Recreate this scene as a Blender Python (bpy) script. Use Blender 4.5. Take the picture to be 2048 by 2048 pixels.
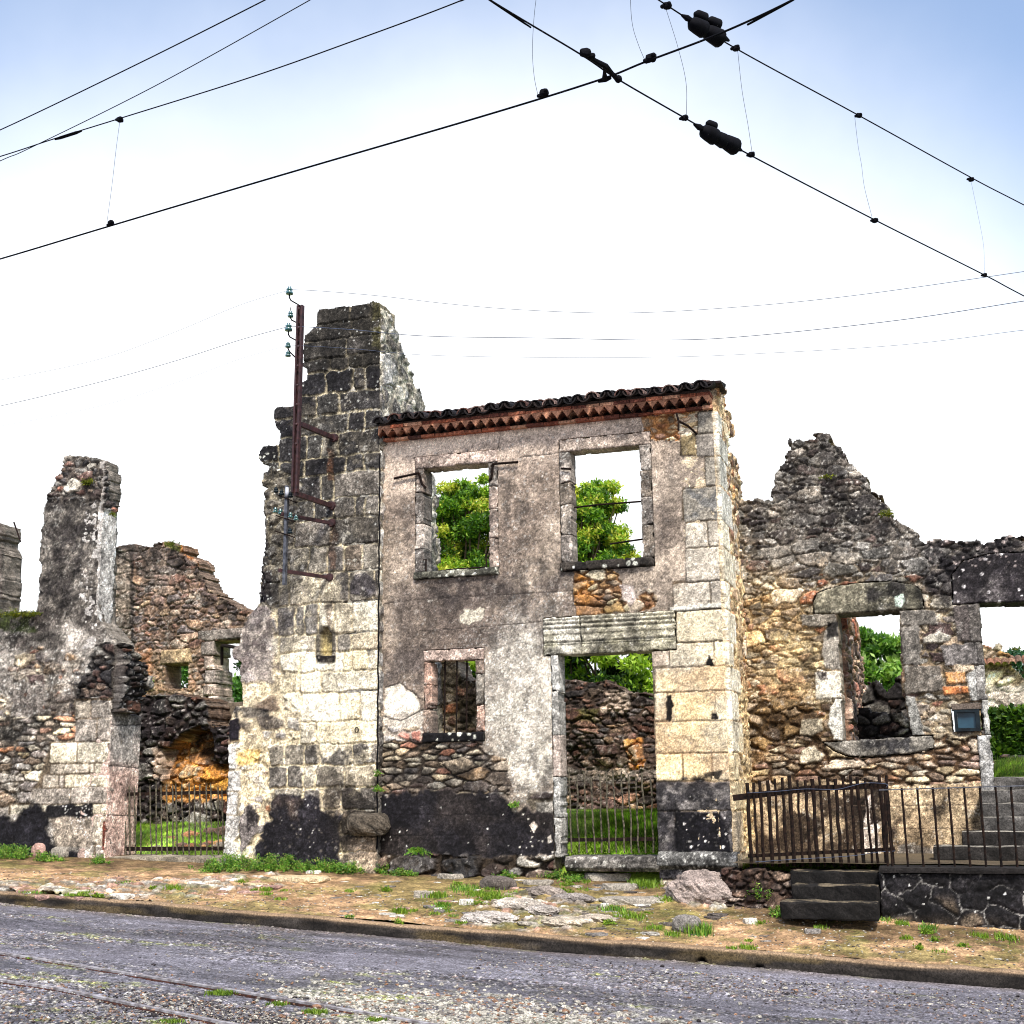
import bpy, bmesh, math, random
import numpy as np
from mathutils import Matrix, Vector

# ------------------------------------------------------------------ scene, camera, light
for o in list(bpy.data.objects): bpy.data.objects.remove(o)
SC = bpy.context.scene
COL = SC.collection
F = 2600.0; TILT = math.radians(11.86); YAW = math.radians(18.2); ROLL = math.radians(0.77)
EYE = np.array([0.0, 0.0, 1.6])
fw = np.array([-math.sin(YAW)*math.cos(TILT), math.cos(YAW)*math.cos(TILT), math.sin(TILT)])
r0 = np.array([math.cos(YAW), math.sin(YAW), 0.0]); u0 = np.cross(r0, fw)
rt = r0*math.cos(ROLL)-u0*math.sin(ROLL); up = u0*math.cos(ROLL)+r0*math.sin(ROLL)

cam = bpy.data.cameras.new('camera'); co = bpy.data.objects.new('camera', cam); COL.objects.link(co)
cam.sensor_fit = 'HORIZONTAL'; cam.sensor_width = 36.0; cam.lens = F/2048*36.0
cam.clip_start = 0.1; cam.clip_end = 2000
co.matrix_world = Matrix(((rt[0], up[0], -fw[0], EYE[0]), (rt[1], up[1], -fw[1], EYE[1]), (rt[2], up[2], -fw[2], EYE[2]), (0, 0, 0, 1)))
SC.camera = co
SC.render.resolution_x = SC.render.resolution_y = 1024
SC.view_settings.view_transform = 'Standard'; SC.view_settings.look = 'None'
SC.view_settings.gamma = 1.0; SC.view_settings.exposure = 1.15
SC.cycles.filter_width = 1.05

SUN_EL, SUN_AZ = math.radians(52), math.radians(150)     # azimuth measured clockwise from +Y: high, behind the camera to the right
world = bpy.data.worlds.new('World'); SC.world = world; world.use_nodes = True
nt = world.node_tree; nt.nodes.clear()
wo = nt.nodes.new('ShaderNodeOutputWorld')
sky = nt.nodes.new('ShaderNodeTexSky'); sky.sky_type = 'NISHITA'; sky.sun_disc = False
sky.sun_elevation = SUN_EL; sky.sun_rotation = SUN_AZ; sky.dust_density = 2.0; sky.air_density = 1.0
bg1 = nt.nodes.new('ShaderNodeBackground'); nt.links.new(sky.outputs[0], bg1.inputs[0]); bg1.inputs[1].default_value = 0.125
bg2 = nt.nodes.new('ShaderNodeBackground'); bg2.inputs[0].default_value = (0.97, 0.985, 1.0, 1); bg2.inputs[1].default_value = 0.68
tc = nt.nodes.new('ShaderNodeTexCoord'); sep = nt.nodes.new('ShaderNodeSeparateXYZ'); nt.links.new(tc.outputs['Generated'], sep.inputs[0])
nz = nt.nodes.new('ShaderNodeTexNoise'); nz.inputs['Scale'].default_value = 1.9; nz.inputs['Detail'].default_value = 6; nz.inputs['Roughness'].default_value = 0.55
nt.links.new(tc.outputs['Generated'], nz.inputs['Vector'])
ad = nt.nodes.new('ShaderNodeMath'); ad.operation = 'MULTIPLY_ADD'; nt.links.new(nz.outputs[0], ad.inputs[0]); ad.inputs[1].default_value = -0.19
nt.links.new(sep.outputs[2], ad.inputs[2])
mr = nt.nodes.new('ShaderNodeMapRange'); mr.interpolation_type = 'SMOOTHSTEP'
mr.inputs['From Min'].default_value = 0.23; mr.inputs['From Max'].default_value = 0.52; mr.inputs['To Min'].default_value = 0.0; mr.inputs['To Max'].default_value = 0.95
dt = nt.nodes.new('ShaderNodeVectorMath'); dt.operation = 'DOT_PRODUCT'; nt.links.new(tc.outputs['Generated'], dt.inputs[0]); dt.inputs[1].default_value = tuple(r0)
sq = nt.nodes.new('ShaderNodeMath'); sq.operation = 'MULTIPLY'; nt.links.new(dt.outputs['Value'], sq.inputs[0]); nt.links.new(dt.outputs['Value'], sq.inputs[1])
a2_ = nt.nodes.new('ShaderNodeMath'); a2_.operation = 'MULTIPLY_ADD'; nt.links.new(sq.outputs[0], a2_.inputs[0]); a2_.inputs[1].default_value = 0.75; nt.links.new(ad.outputs[0], a2_.inputs[2])
a3_ = nt.nodes.new('ShaderNodeMath'); a3_.operation = 'MULTIPLY_ADD'; nt.links.new(dt.outputs['Value'], a3_.inputs[0]); a3_.inputs[1].default_value = 0.10; nt.links.new(a2_.outputs[0], a3_.inputs[2])
nt.links.new(a3_.outputs[0], mr.inputs['Value'])
mx = nt.nodes.new('ShaderNodeMixShader'); nt.links.new(mr.outputs[0], mx.inputs[0]); nt.links.new(bg2.outputs[0], mx.inputs[1]); nt.links.new(bg1.outputs[0], mx.inputs[2])
nt.links.new(mx.outputs[0], wo.inputs[0])

sl = bpy.data.lights.new('sun', 'SUN'); sl.energy = 2.3; sl.angle = math.radians(9); sl.color = (1.0, 0.96, 0.89)
so = bpy.data.objects.new('sun', sl); COL.objects.link(so); so.location = (3, -4, 12)
sd_ = Vector((math.sin(SUN_AZ)*math.cos(SUN_EL), math.cos(SUN_AZ)*math.cos(SUN_EL), math.sin(SUN_EL)))
so.rotation_euler = sd_.to_track_quat('Z', 'Y').to_euler()

# ------------------------------------------------------------------ measuring: a direction seen in the photo meets a real plane of the place
def ray(u, v): return fw*F+rt*(u-1024)-up*(v-1024)
def PY(u, v, Y): d = ray(u, v); return EYE+d*(Y/d[1])
def PX(u, v, x): d = ray(u, v); return EYE+d*(x/d[0])
def PZ(u, v, z): d = ray(u, v); return EYE+d*((z-1.6)/d[2])
def proj(X, Y, Z):
    dx, dy, dz = X, Y, Z-1.6
    w = dx*fw[0]+dy*fw[1]+dz*fw[2]
    return 1024+F*(dx*rt[0]+dy*rt[1]+dz*rt[2])/w, 1024-F*(dx*up[0]+dy*up[1]+dz*up[2])/w

# ------------------------------------------------------------------ noise in numpy
def _tab(seed): return np.random.RandomState(seed & 0xffff).rand(256, 256).astype(np.float32)
_tabs = {}
def tab(seed):
    if seed not in _tabs: _tabs[seed] = _tab(seed)
    return _tabs[seed]
def vn(x, y, seed):
    t = tab(seed); xi = np.floor(x).astype(int); yi = np.floor(y).astype(int)
    fx = x-xi; fy = y-yi; fx = fx*fx*(3-2*fx); fy = fy*fy*(3-2*fy)
    a = t[xi & 255, yi & 255]; b = t[(xi+1) & 255, yi & 255]; c = t[xi & 255, (yi+1) & 255]; d = t[(xi+1) & 255, (yi+1) & 255]
    return (a+(b-a)*fx)*(1-fy)+(c+(d-c)*fx)*fy
def fbm(x, y, seed, octv=4, gain=0.55):
    s = 0; a = 1; n = 0
    for i in range(octv):
        s = s+a*(vn(x*2**i+17.3*i, y*2**i+5.1*i, seed+i)*2-1); n += a; a *= gain
    return s/n
def ss(x, a, b):
    t = np.clip((x-a)/(b-a), 0, 1); return t*t*(3-2*t)
def C(r, g, b, k=0.80):
    c = np.array([r, g, b])/255.0
    return np.where(c <= 0.04045, c/12.92, ((c+0.055)/1.055)**2.4)*k
def sdpoly(U, V, pts, pad=60):
    U = np.asarray(U, float); V = np.asarray(V, float)
    p = np.array(pts, float); out = np.full(U.shape, -999.0)
    m = (U > p[:, 0].min()-pad) & (U < p[:, 0].max()+pad) & (V > p[:, 1].min()-pad) & (V < p[:, 1].max()+pad)
    if not m.any(): return out
    x = U[m]; y = V[m]; d = np.full(x.shape, 1e9); ins = np.zeros(x.shape, bool)
    for i in range(len(p)):
        ax, ay = p[i]; bx, by = p[(i+1) % len(p)]
        ex, ey = bx-ax, by-ay; L = ex*ex+ey*ey+1e-9
        t = np.clip(((x-ax)*ex+(y-ay)*ey)/L, 0, 1)
        d = np.minimum(d, (x-ax-t*ex)**2+(y-ay-t*ey)**2)
        c = (ay > y) != (by > y)
        xs = ax+(y-ay)/(ey if abs(ey) > 1e-9 else 1e-9)*ex
        ins ^= c & (x < xs)
    d = np.sqrt(d); out[m] = np.where(ins, d, -d); return out
def cells(a, b, seed, jit=0.42):
    """staggered jittered cells: distance to nearest and second nearest centre, and a random number pair per cell"""
    r1, r2, r3, r4 = tab(seed), tab(seed+1), tab(seed+2), tab(seed+3)
    d1 = np.full(a.shape, 9.0); d2 = d1.copy(); R = np.zeros(a.shape); S = np.zeros(a.shape)
    jb = np.floor(b).astype(int)
    for dj in (-1, 0, 1):
        j = jb+dj; off = 0.5*(j & 1); ia = np.floor(a-off).astype(int)
        for di in (-1, 0, 1):
            i = ia+di
            ra = r1[i & 255, j & 255]; rb = r2[i & 255, j & 255]
            dd = np.hypot(a-(i+0.5+off+jit*(2*ra-1)), b-(j+0.5+jit*0.8*(2*rb-1)))
            n = dd < d1
            d2 = np.where(n, d1, np.minimum(d2, dd)); R = np.where(n, r3[i & 255, j & 255], R); S = np.where(n, r4[i & 255, j & 255], S)
            d1 = np.where(n, dd, d1)
    return d1, d2, R, S
def spots(A, Z, size, seed, dens=0.5, rmin=0.12, rmax=0.4):
    d1, d2, R, S = cells(A/size, Z/size, seed)
    d1 = d1+0.10*fbm(A/size*3, Z/size*3, seed+7, 2)
    return np.where(R < dens, ss(-d1, -(rmin+(rmax-rmin)*S), -(rmin+(rmax-rmin)*S)*0.7), 0)

# ------------------------------------------------------------------ materials
def newmat(name):
    m = bpy.data.materials.new(name); m.use_nodes = True; t = m.node_tree; return m, t, t.nodes['Principled BSDF']
def N(t, ty, **k):
    n = t.nodes.new(ty)
    for a, b in k.items(): setattr(n, a, b)
    return n
def masonry(name, rough=0.93, bump=0.5, fine=70, spec=0.2, mott=0.45, wet=False):
    m, t, p = newmat(name); at = N(t, 'ShaderNodeAttribute', attribute_name='Col')
    tc = N(t, 'ShaderNodeTexCoord'); L = t.links.new
    n1 = N(t, 'ShaderNodeTexNoise'); n1.inputs['Scale'].default_value = fine; n1.inputs['Detail'].default_value = 5; n1.inputs['Roughness'].default_value = 0.7
    L(tc.outputs['Object'], n1.inputs['Vector'])
    r = N(t, 'ShaderNodeMapRange'); r.inputs['From Min'].default_value = 0.3; r.inputs['From Max'].default_value = 0.7
    r.inputs['To Min'].default_value = 1-mott*1.15; r.inputs['To Max'].default_value = 1+mott*1.15; L(n1.outputs[0], r.inputs['Value'])
    mu = N(t, 'ShaderNodeVectorMath', operation='SCALE'); L(at.outputs['Color'], mu.inputs[0]); L(r.outputs[0], mu.inputs['Scale'])
    L(mu.outputs[0], p.inputs['Base Color'])
    p.inputs['Roughness'].default_value = rough; p.inputs['Specular IOR Level'].default_value = spec
    n3 = N(t, 'ShaderNodeTexNoise'); n3.inputs['Scale'].default_value = fine*0.75; n3.inputs['Detail'].default_value = 2; n3.inputs['Roughness'].default_value = 0.9; L(tc.outputs['Object'], n3.inputs['Vector'])
    r3 = N(t, 'ShaderNodeMapRange'); r3.inputs['From Min'].default_value = 0.38; r3.inputs['From Max'].default_value = 0.62; r3.inputs['To Min'].default_value = 1-mott*0.9; r3.inputs['To Max'].default_value = 1+mott*0.9; L(n3.outputs[0], r3.inputs['Value'])
    mu2 = N(t, 'ShaderNodeVectorMath', operation='SCALE'); L(mu.outputs[0], mu2.inputs[0]); L(r3.outputs[0], mu2.inputs['Scale']); L(mu2.outputs[0], p.inputs['Base Color'])
    b = N(t, 'ShaderNodeBump'); b.inputs['Strength'].default_value = bump; b.inputs['Distance'].default_value = 0.012
    L(n1.outputs[0], b.inputs['Height']); L(b.outputs[0], p.inputs['Normal'])
    if wet:
        n2 = N(t, 'ShaderNodeTexNoise'); n2.inputs['Scale'].default_value = 0.8; n2.inputs['Detail'].default_value = 4; L(tc.outputs['Object'], n2.inputs['Vector'])
        r2 = N(t, 'ShaderNodeMapRange'); r2.inputs['From Min'].default_value = 0.35; r2.inputs['From Max'].default_value = 0.65
        r2.inputs['To Min'].default_value = 0.42; r2.inputs['To Max'].default_value = 0.9; L(n2.outputs[0], r2.inputs['Value']); L(r2.outputs[0], p.inputs['Roughness'])
    return m
M_STONE = masonry('weathered_stone'); M_PLAST = masonry('old_render', bump=0.35, fine=90, mott=0.35)
M_EARTH = masonry('sandy_earth', bump=0.6, fine=60, mott=0.3); M_ROAD = masonry('old_asphalt', rough=0.7, bump=1.0, fine=60, spec=0.35, mott=0.6, wet=True)
def simple(name, col, rough=0.6, metal=0.0, noise=0.3, scale=25, col2=None, spec=0.4):
    m, t, p = newmat(name); L = t.links.new; tc = N(t, 'ShaderNodeTexCoord'); n = N(t, 'ShaderNodeTexNoise'); n.inputs['Scale'].default_value = scale; n.inputs['Detail'].default_value = 5
    L(tc.outputs['Object'], n.inputs['Vector']); cr = N(t, 'ShaderNodeValToRGB'); cr.color_ramp.elements[0].position = 0.35; cr.color_ramp.elements[1].position = 0.65
    c2 = col2 if col2 is not None else [min(1, c*(1+noise)) for c in col]; c1 = col if col2 is not None else [c*(1-noise) for c in col]
    cr.color_ramp.elements[0].color = (*c1, 1); cr.color_ramp.elements[1].color = (*c2, 1)
    L(n.outputs[0], cr.inputs[0]); L(cr.outputs[0], p.inputs['Base Color']); p.inputs['Roughness'].default_value = rough; p.inputs['Metallic'].default_value = metal
    p.inputs['Specular IOR Level'].default_value = spec
    b = N(t, 'ShaderNodeBump'); b.inputs['Strength'].default_value = 0.3; b.inputs['Distance'].default_value = 0.01; L(n.outputs[0], b.inputs['Height']); L(b.outputs[0], p.inputs['Normal'])
    return m
M_IRON = simple('rusted_iron', C(17, 15, 15), 0.9, 0.0, scale=30, col2=C(46, 33, 27), spec=0.1)
M_IRON2 = simple('grey_weathered_iron', C(38, 35, 32), 0.85, 0.0, scale=30, col2=C(120, 112, 94), spec=.15)
M_POLE = simple('dark_red_painted_steel', C(40, 22, 24), 0.6, 0.0, scale=18, col2=C(74, 44, 45))
M_STEEL = simple('grey_painted_steel', C(52, 54, 62), 0.5, 0.3, scale=18, col2=C(110, 112, 120))
M_CABLE_GAP = simple('dark_cable_gap', (0.004, 0.004, 0.006), 0.85, spec=0.08)
M_THIN = simple('thin_grey_wire', C(84, 92, 112), 0.6, spec=0.1)
M_RAILTOP = simple('worn_rail_steel', C(120, 112, 112), 0.4, 0.2, scale=20, col2=C(190, 186, 190))
M_RAILSIDE = simple('rusty_rail_side', C(45, 28, 24), 0.8, 0.2, scale=30, col2=C(95, 55, 40))
M_BLUE = simple('blue_glossy_panel', C(20, 44, 60), 0.3, 0.0, scale=5, col2=C(48, 82, 100), spec=0.35)
M_BLUEF = simple('dark_blue_metal_frame', C(8, 16, 22), 0.6, 0.0, scale=12, col2=C(24, 40, 48), spec=.2)
M_CERAM = simple('white_porcelain', C(190, 192, 200), 0.25, scale=8)
M_BARK = simple('tree_bark', C(70, 58, 45), 0.9, scale=12, col2=C(110, 95, 75))
def glassmat():
    m, t, p = newmat('green_glass'); p.inputs['Base Color'].default_value = (0.02, 0.10, 0.085, 1); p.inputs['Roughness'].default_value = 0.12
    p.inputs['Transmission Weight'].default_value = 0.35; p.inputs['IOR'].default_value = 1.5; return m
M_GLASS = glassmat()
def leafmat(name, trans=0.35):
    m, t, p = newmat(name); L = t.links.new; at = N(t, 'ShaderNodeAttribute', attribute_name='Col'); L(at.outputs['Color'], p.inputs['Base Color'])
    p.inputs['Roughness'].default_value = 0.55; p.inputs['Specular IOR Level'].default_value = 0.3
    tr = N(t, 'ShaderNodeBsdfTranslucent'); mxx = N(t, 'ShaderNodeMixShader'); mxx.inputs[0].default_value = trans
    sc = N(t, 'ShaderNodeVectorMath', operation='MULTIPLY'); sc.inputs[1].default_value = (1.5, 1.6, 0.6); L(at.outputs['Color'], sc.inputs[0]); L(sc.outputs[0], tr.inputs[0])
    L(p.outputs[0], mxx.inputs[1]); L(tr.outputs[0], mxx.inputs[2]); L(mxx.outputs[0], t.nodes['Material Output'].inputs[0]); return m
M_LEAF = leafmat('green_leaves')
def tilemat():
    m = masonry('terracotta_tile', rough=0.85, bump=0.4, fine=40, mott=0.5); return m
M_TILE = tilemat()

# ------------------------------------------------------------------ objects
def tag(o, label=None, cat=None, group=None, kind=None):
    if label: o['label'] = label
    if cat: o['category'] = cat
    if group: o['group'] = group
    if kind: o['kind'] = kind
    return o
def thing(name, label, cat, loc=(0, 0, 0), group=None):
    o = bpy.data.objects.new(name, None); COL.objects.link(o); o.location = loc; o.empty_display_size = 0.2
    return tag(o, label, cat, group)
def attach(o, parent):
    o.parent = parent
    o.matrix_parent_inverse = Matrix.Translation(-parent.location)
    return o
def mesh(name, V, faces, mat, parent=None, cols=None, smooth=False, loc=None):
    """V (n,3), faces: (m,4) int array with -1 in the last column for triangles, or list of tuples"""
    V = np.asarray(V, float)
    if loc is not None: V = V-np.asarray(loc, float)
    me = bpy.data.meshes.new(name)
    if isinstance(faces, np.ndarray):
        n = len(V); me.vertices.add(n); me.vertices.foreach_set('co', V.astype(np.float32).ravel())
        tri = faces[:, 3] < 0 if faces.shape[1] == 4 else np.ones(len(faces), bool)
        cnt = np.where(tri, 3, 4); lp = faces.ravel() if faces.shape[1] == 4 else faces.ravel()
        lp = lp[lp >= 0]; st = np.concatenate([[0], np.cumsum(cnt)[:-1]])
        me.loops.add(len(lp)); me.loops.foreach_set('vertex_index', lp.astype(np.int32))
        me.polygons.add(len(cnt)); me.polygons.foreach_set('loop_start', st.astype(np.int32)); me.polygons.foreach_set('loop_total', cnt.astype(np.int32))
    else:
        me.from_pydata([tuple(v) for v in V], [], faces)
    if cols is not None:
        a = me.color_attributes.new('Col', 'FLOAT_COLOR', 'POINT'); c4 = np.ones((len(V), 4), np.float32); c4[:, :3] = np.clip(cols, 0.002, 0.9)
        a.data.foreach_set('color', c4.ravel())
    me.update(calc_edges=True); me.validate()
    if smooth: me.polygons.foreach_set('use_smooth', np.ones(len(me.polygons), bool))
    me.materials.append(mat)
    o = bpy.data.objects.new(name, me); COL.objects.link(o)
    if loc is not None: o.location = loc
    if parent is not None: attach(o, parent)
    return o

class MB:
    """collects simple shapes of ONE object"""
    def __init__(s): s.v = []; s.f = []; s.c = []
    def add(s, v, f, c=(0.3, 0.3, 0.3)):
        n = len(s.v); s.v += [tuple(x) for x in v]; s.f += [tuple(i+n for i in q) for q in f]
        if np.ndim(c) == 1: s.c += [tuple(c)]*len(v)
        else: s.c += [tuple(x) for x in c]
    def box(s, a, b, c=(0.3,)*3, j=0.0, rng=random):
        x0, y0, z0 = a; x1, y1, z1 = b
        v = [(x, y, z) for x in (x0, x1) for y in (y0, y1) for z in (z0, z1)]
        if j: v = [(x+rng.uniform(-j, j), y+rng.uniform(-j, j), z+rng.uniform(-j, j)) for x, y, z in v]
        s.add(v, [(0, 1, 3, 2), (4, 6, 7, 5), (0, 4, 5, 1), (2, 3, 7, 6), (0, 2, 6, 4), (1, 5, 7, 3)], c)
    def tube(s, pts, r, n=8, c=(0.3,)*3, cap=True):
        P = [Vector(p) for p in pts]; k = len(P); rr = r if isinstance(r, (list, tuple)) else [r]*k
        v = []; f = []
        prev = None
        for i, p in enumerate(P):
            d = (P[min(i+1, k-1)]-P[max(i-1, 0)]).normalized()
            a = Vector((0, 0, 1)) if abs(d.z) < 0.9 else Vector((1, 0, 0))
            if prev is not None: a = prev
            x = d.cross(a).normalized(); y = x.cross(d).normalized(); prev = y
            for q in range(n):
                t = 2*math.pi*q/n; v.append(p+(x*math.cos(t)+y*math.sin(t))*rr[i])
        for i in range(k-1):
            for q in range(n): f.append((i*n+q, i*n+(q+1) % n, (i+1)*n+(q+1) % n, (i+1)*n+q))
        if cap: f.append(tuple(range(n-1, -1, -1))); f.append(tuple((k-1)*n+q for q in range(n)))
        s.add(v, f, c)
    def bar(s, a, b, w, h, c=(0.3,)*3):
        """rectangular bar from a to b, width w (sideways) and height h"""
        a = Vector(a); b = Vector(b); d = (b-a).normalized(); u = Vector((0, 0, 1)) if abs(d.z) < 0.9 else Vector((0, 1, 0))
        x = d.cross(u).normalized(); y = x.cross(d).normalized()
        v = [p+x*sx*w/2+y*sy*h/2 for p in (a, b) for sx, sy in ((-1, -1), (1, -1), (1, 1), (-1, 1))]
        s.add(v, [(0, 1, 2, 3), (7, 6, 5, 4), (0, 4, 5, 1), (1, 5, 6, 2), (2, 6, 7, 3), (3, 7, 4, 0)], c)
    def lathe(s, base, axis, prof, n=12, c=(0.3,)*3):
        p = Vector(base); d = Vector(axis).normalized(); a = Vector((0, 0, 1)) if abs(d.z) < 0.9 else Vector((1, 0, 0)); x = d.cross(a).normalized(); y = x.cross(d)
        v = []; f = []
        for (r, h) in prof:
            for q in range(n): t = 2*math.pi*q/n; v.append(p+d*h+(x*math.cos(t)+y*math.sin(t))*r)
        for i in range(len(prof)-1):
            for q in range(n): f.append((i*n+q, i*n+(q+1) % n, (i+1)*n+(q+1) % n, (i+1)*n+q))
        f.append(tuple(range(n-1, -1, -1))); f.append(tuple((len(prof)-1)*n+q for q in range(n)))
        s.add(v, f, c)
    def build(s, name, mat, parent=None, smooth=False, loc=None):
        return mesh(name, np.array([tuple(x) for x in s.v]), s.f, mat, parent, np.array(s.c), smooth, loc)

# ------------------------------------------------------------------ masonry walls as carved relief meshes
class Wall:
    """axis 'Y': wall face in plane y=c looking towards -y, axis 'X': plane x=c looking towards +x. a is the coordinate along the wall."""
    def __init__(s, axis, c, a0, a1, z0, z1, step=0.011, thick=0.45, seed=1):
        s.axis, s.c, s.thick, s.seed, s.step = axis, c, thick, seed, step
        na = max(2, int(round((a1-a0)/step))+1); nz_ = max(2, int(round((z1-z0)/step))+1)
        s.A, s.Z = np.meshgrid(np.linspace(a0, a1, na), np.linspace(z0, z1, nz_))
        if axis == 'Y': s.U, s.V = proj(s.A, c+0*s.A, s.Z)
        else: s.U, s.V = proj(c+0*s.A, s.A, s.Z)
        s.h = np.zeros(s.A.shape); s.col = np.zeros(s.A.shape+(3,))+0.2; s.keep = np.ones(s.A.shape, bool); s.rs = 0.5+0*s.A
        s.stonerand = 0*s.A; s.sidey = 1.0
    def n(s, f, seed, o=4): return fbm(s.A*f, s.Z*f, s.seed*31+seed, o)
    def m(s, pts, rag=5, soft=3, f=7, seed=0):
        """mask of a shape with ragged soft border"""
        if pts is None: return np.ones(s.A.shape)
        d = sdpoly(s.U, s.V, pts)
        if rag: d = d+rag*1.6*s.n(f, 60+seed)
        return ss(d, -soft/2, soft/2)
    def paint(s, m, col, dh=None, amt=1.0):
        col = np.asarray(col); k = (m*amt)[..., None]; s.col = s.col*(1-k)+col*k
        if dh is not None: s.h = s.h*(1-m)+dh*m
    def outline(s, pts, rag=3, stone=0, f=9, seed=5):
        d = sdpoly(s.U, s.V, pts, 80)+rag*1.6*s.n(f, seed)+stone*2*(s.stonerand-0.5); s.keep &= d > 0
    def hole(s, pts, rag=0, stone=0, f=9, seed=6):
        d = sdpoly(s.U, s.V, pts, 80)+rag*1.6*s.n(f, seed)+stone*2*(s.stonerand-0.5); s.keep &= ~(d > 0)
    def rubble(s, m, sx, sz, pal, mortar, depth=0.03, big=0.35, gap=0.13, seed=0, base=0.0, warp=0.35, smear=0.55):
        q = s.seed*13+seed
        wa = s.A/sx+warp*fbm(s.A/sx*0.9, s.Z/sz*0.9, q+40, 2); wz = s.Z/sz+warp*fbm(s.A/sx*0.9+9, s.Z/sz*0.9, q+44, 2)
        wa = wa+0.11*fbm(s.A/sx*2.9, s.Z/sz*2.9, q+60, 3, 0.7); wz = wz+0.11*fbm(s.A/sx*2.9+5, s.Z/sz*2.9, q+64, 3, 0.7)
        gap = gap*(0.75+1.3*np.clip(0.5+fbm(s.A*3.1, s.Z*3.1, q+68, 4), 0, 1.2))
        d1, d2, R, S = cells(wa, wz, q); e = d2-d1; sc = 1.0+0*e
        if big > 0:
            D1, D2, R2, S2 = cells(wa/1.9, wz/1.9, q+8); E = (D2-D1)*1.9
            b = (R2 < big) & (E > 0.05); e = np.where(b, E, np.where((R2 < big), np.minimum(e, 0.03), e)); R = np.where(b, (R2/big), R); S = np.where(b, S2, S); sc = np.where(b, 1.25, 1.0)
        pal = np.asarray(pal); idx = np.minimum((R*len(pal)).astype(int), len(pal)-1); col = pal[idx]
        k = (0.66+0.68*((S*7.3) % 1))*(1+0.45*fbm(s.A*9, s.Z*9, q+50, 4)); col = col*k[..., None]; gl = col.mean(-1, keepdims=True); col = gl+(col-gl)*(0.55+0.6*((S*3.1) % 1))[..., None]
        st = ss(e, gap*0.6, gap*1.9)
        dome = np.clip(e/0.38, 0, 1)**0.7*(0.8+0.35*fbm(s.A*6, s.Z*9, q+82, 2))
        h = base+depth*(st*(0.35+0.65*dome)*(0.55+0.75*S)*sc)+0.014*fbm(s.A*14, s.Z*14, q+55, 4, 0.7)*st
        mc = np.asarray(mortar)*(1+0.35*fbm(s.A*14, s.Z*14, q+58, 3))[..., None]
        col = mc*(1-st[..., None])+col*st[..., None]
        if smear > 0:
            sm = (ss(fbm(s.A*2.6, s.Z*2.6, q+72, 5, .65)+0.35*fbm(s.A*13, s.Z*13, q+76, 3), 0.12, 0.34)*smear); mm_ = np.asarray(mortar)*1.25*np.exp(0.8*fbm(s.A*9, s.Z*9, q+79, 5, .75))[..., None]
            col = col*(1-sm[..., None])+mm_*sm[..., None]; h = h*(1-0.7*sm)+(base+0.75*depth)*0.7*sm
        s.stonerand = np.where(m > 0.5, (R*3.7+S*2.9) % 1, s.stonerand)
        s.paint(m, col, h)
    def blocks(s, m, rows, uref, cfun, mortar, gap=0.022, depth=0.018, seed=0, rnd=0.02, base=0.0, wob=0.012):
        """coursed blocks: rows = [(vtop, vbot, [joint u...]), ...] measured on the wall face at column uref"""
        rng = random.Random(s.seed*7+seed); A = s.A+wob*s.n(5, 21+seed, 3)+wob*0.7*s.n(17, 121+seed, 3); Z = s.Z+wob*s.n(5, 27+seed, 3)+wob*0.7*s.n(17, 127+seed, 3)
        col = np.zeros(s.col.shape)+np.asarray(mortar)*(1+0.25*s.n(14, 33))[..., None]; h = np.zeros(s.A.shape)+base
        P = PY if s.axis == 'Y' else PX; ia = 0 if s.axis == 'Y' else 1
        for (vt, vb, js) in rows:
            zt = P(uref, vt, s.c)[2]; zb = P(uref, vb, s.c)[2]; vm = (vt+vb)/2
            xs = [P(j, vm, s.c)[ia] for j in js]
            for a0, a1, j0, j1 in zip(xs[:-1], xs[1:], js[:-1], js[1:]):
                g = gap*rng.uniform(0.4, 1.2)
                ca, cz, ha, hz = (a0+a1)/2, (zt+zb)/2, abs(a1-a0)/2-g/2, (zt-zb)/2-g/2
                sel = (abs(A-ca) < ha+0.03) & (abs(Z-cz) < hz+0.03)
                qa = np.maximum(abs(A[sel]-ca)-ha+rnd, 0); qz = np.maximum(abs(Z[sel]-cz)-hz+rnd, 0)
                e = rnd-np.hypot(qa, qz); e = np.where((abs(A[sel]-ca) > ha) | (abs(Z[sel]-cz) > hz), np.minimum(e, -0.001), e)
                k = ss(e, -0.006, 0.009)
                bc = np.asarray(cfun((j0+j1)/2, vm, rng)); kk = rng.uniform(0.85, 1.15)*(1+0.22*fbm(s.A[sel]*6, s.Z[sel]*6, s.seed+seed+90, 4))
                bc = bc[None, :]*kk[:, None]; sr = rng.random(); hh = base+depth*rng.uniform(0.5, 1.2)
                col[sel] = col[sel]*(1-k[:, None])+bc*k[:, None]; h[sel] = np.maximum(h[sel], hh*k)
                t = s.stonerand[sel]; t[k > 0.5] = sr; s.stonerand[sel] = t
        s.paint(m, col, h+0.004*s.n(25, 35, 3))
    def crust(s, m, amt=1.0, f=5, bias=0.0, col=None, seed=0, soft=0.5):  # noisy colour blotches: crust and stains, also the painted shade in the ruin's corner
        k = ss(s.n(f, 70+seed, 5)+bias, -soft/2, soft/2)*m*amt
        s.paint(k, C(38, 36, 36) if col is None else col)
    def flecks(s, m, size=0.03, dens=0.4, col=None, seed=0, amt=0.8, rmin=0.12, rmax=0.4):
        s.paint(spots(s.A, s.Z, size, s.seed+80+seed, dens, rmin, rmax)*m, C(205, 205, 196) if col is None else col, amt=amt)
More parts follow.
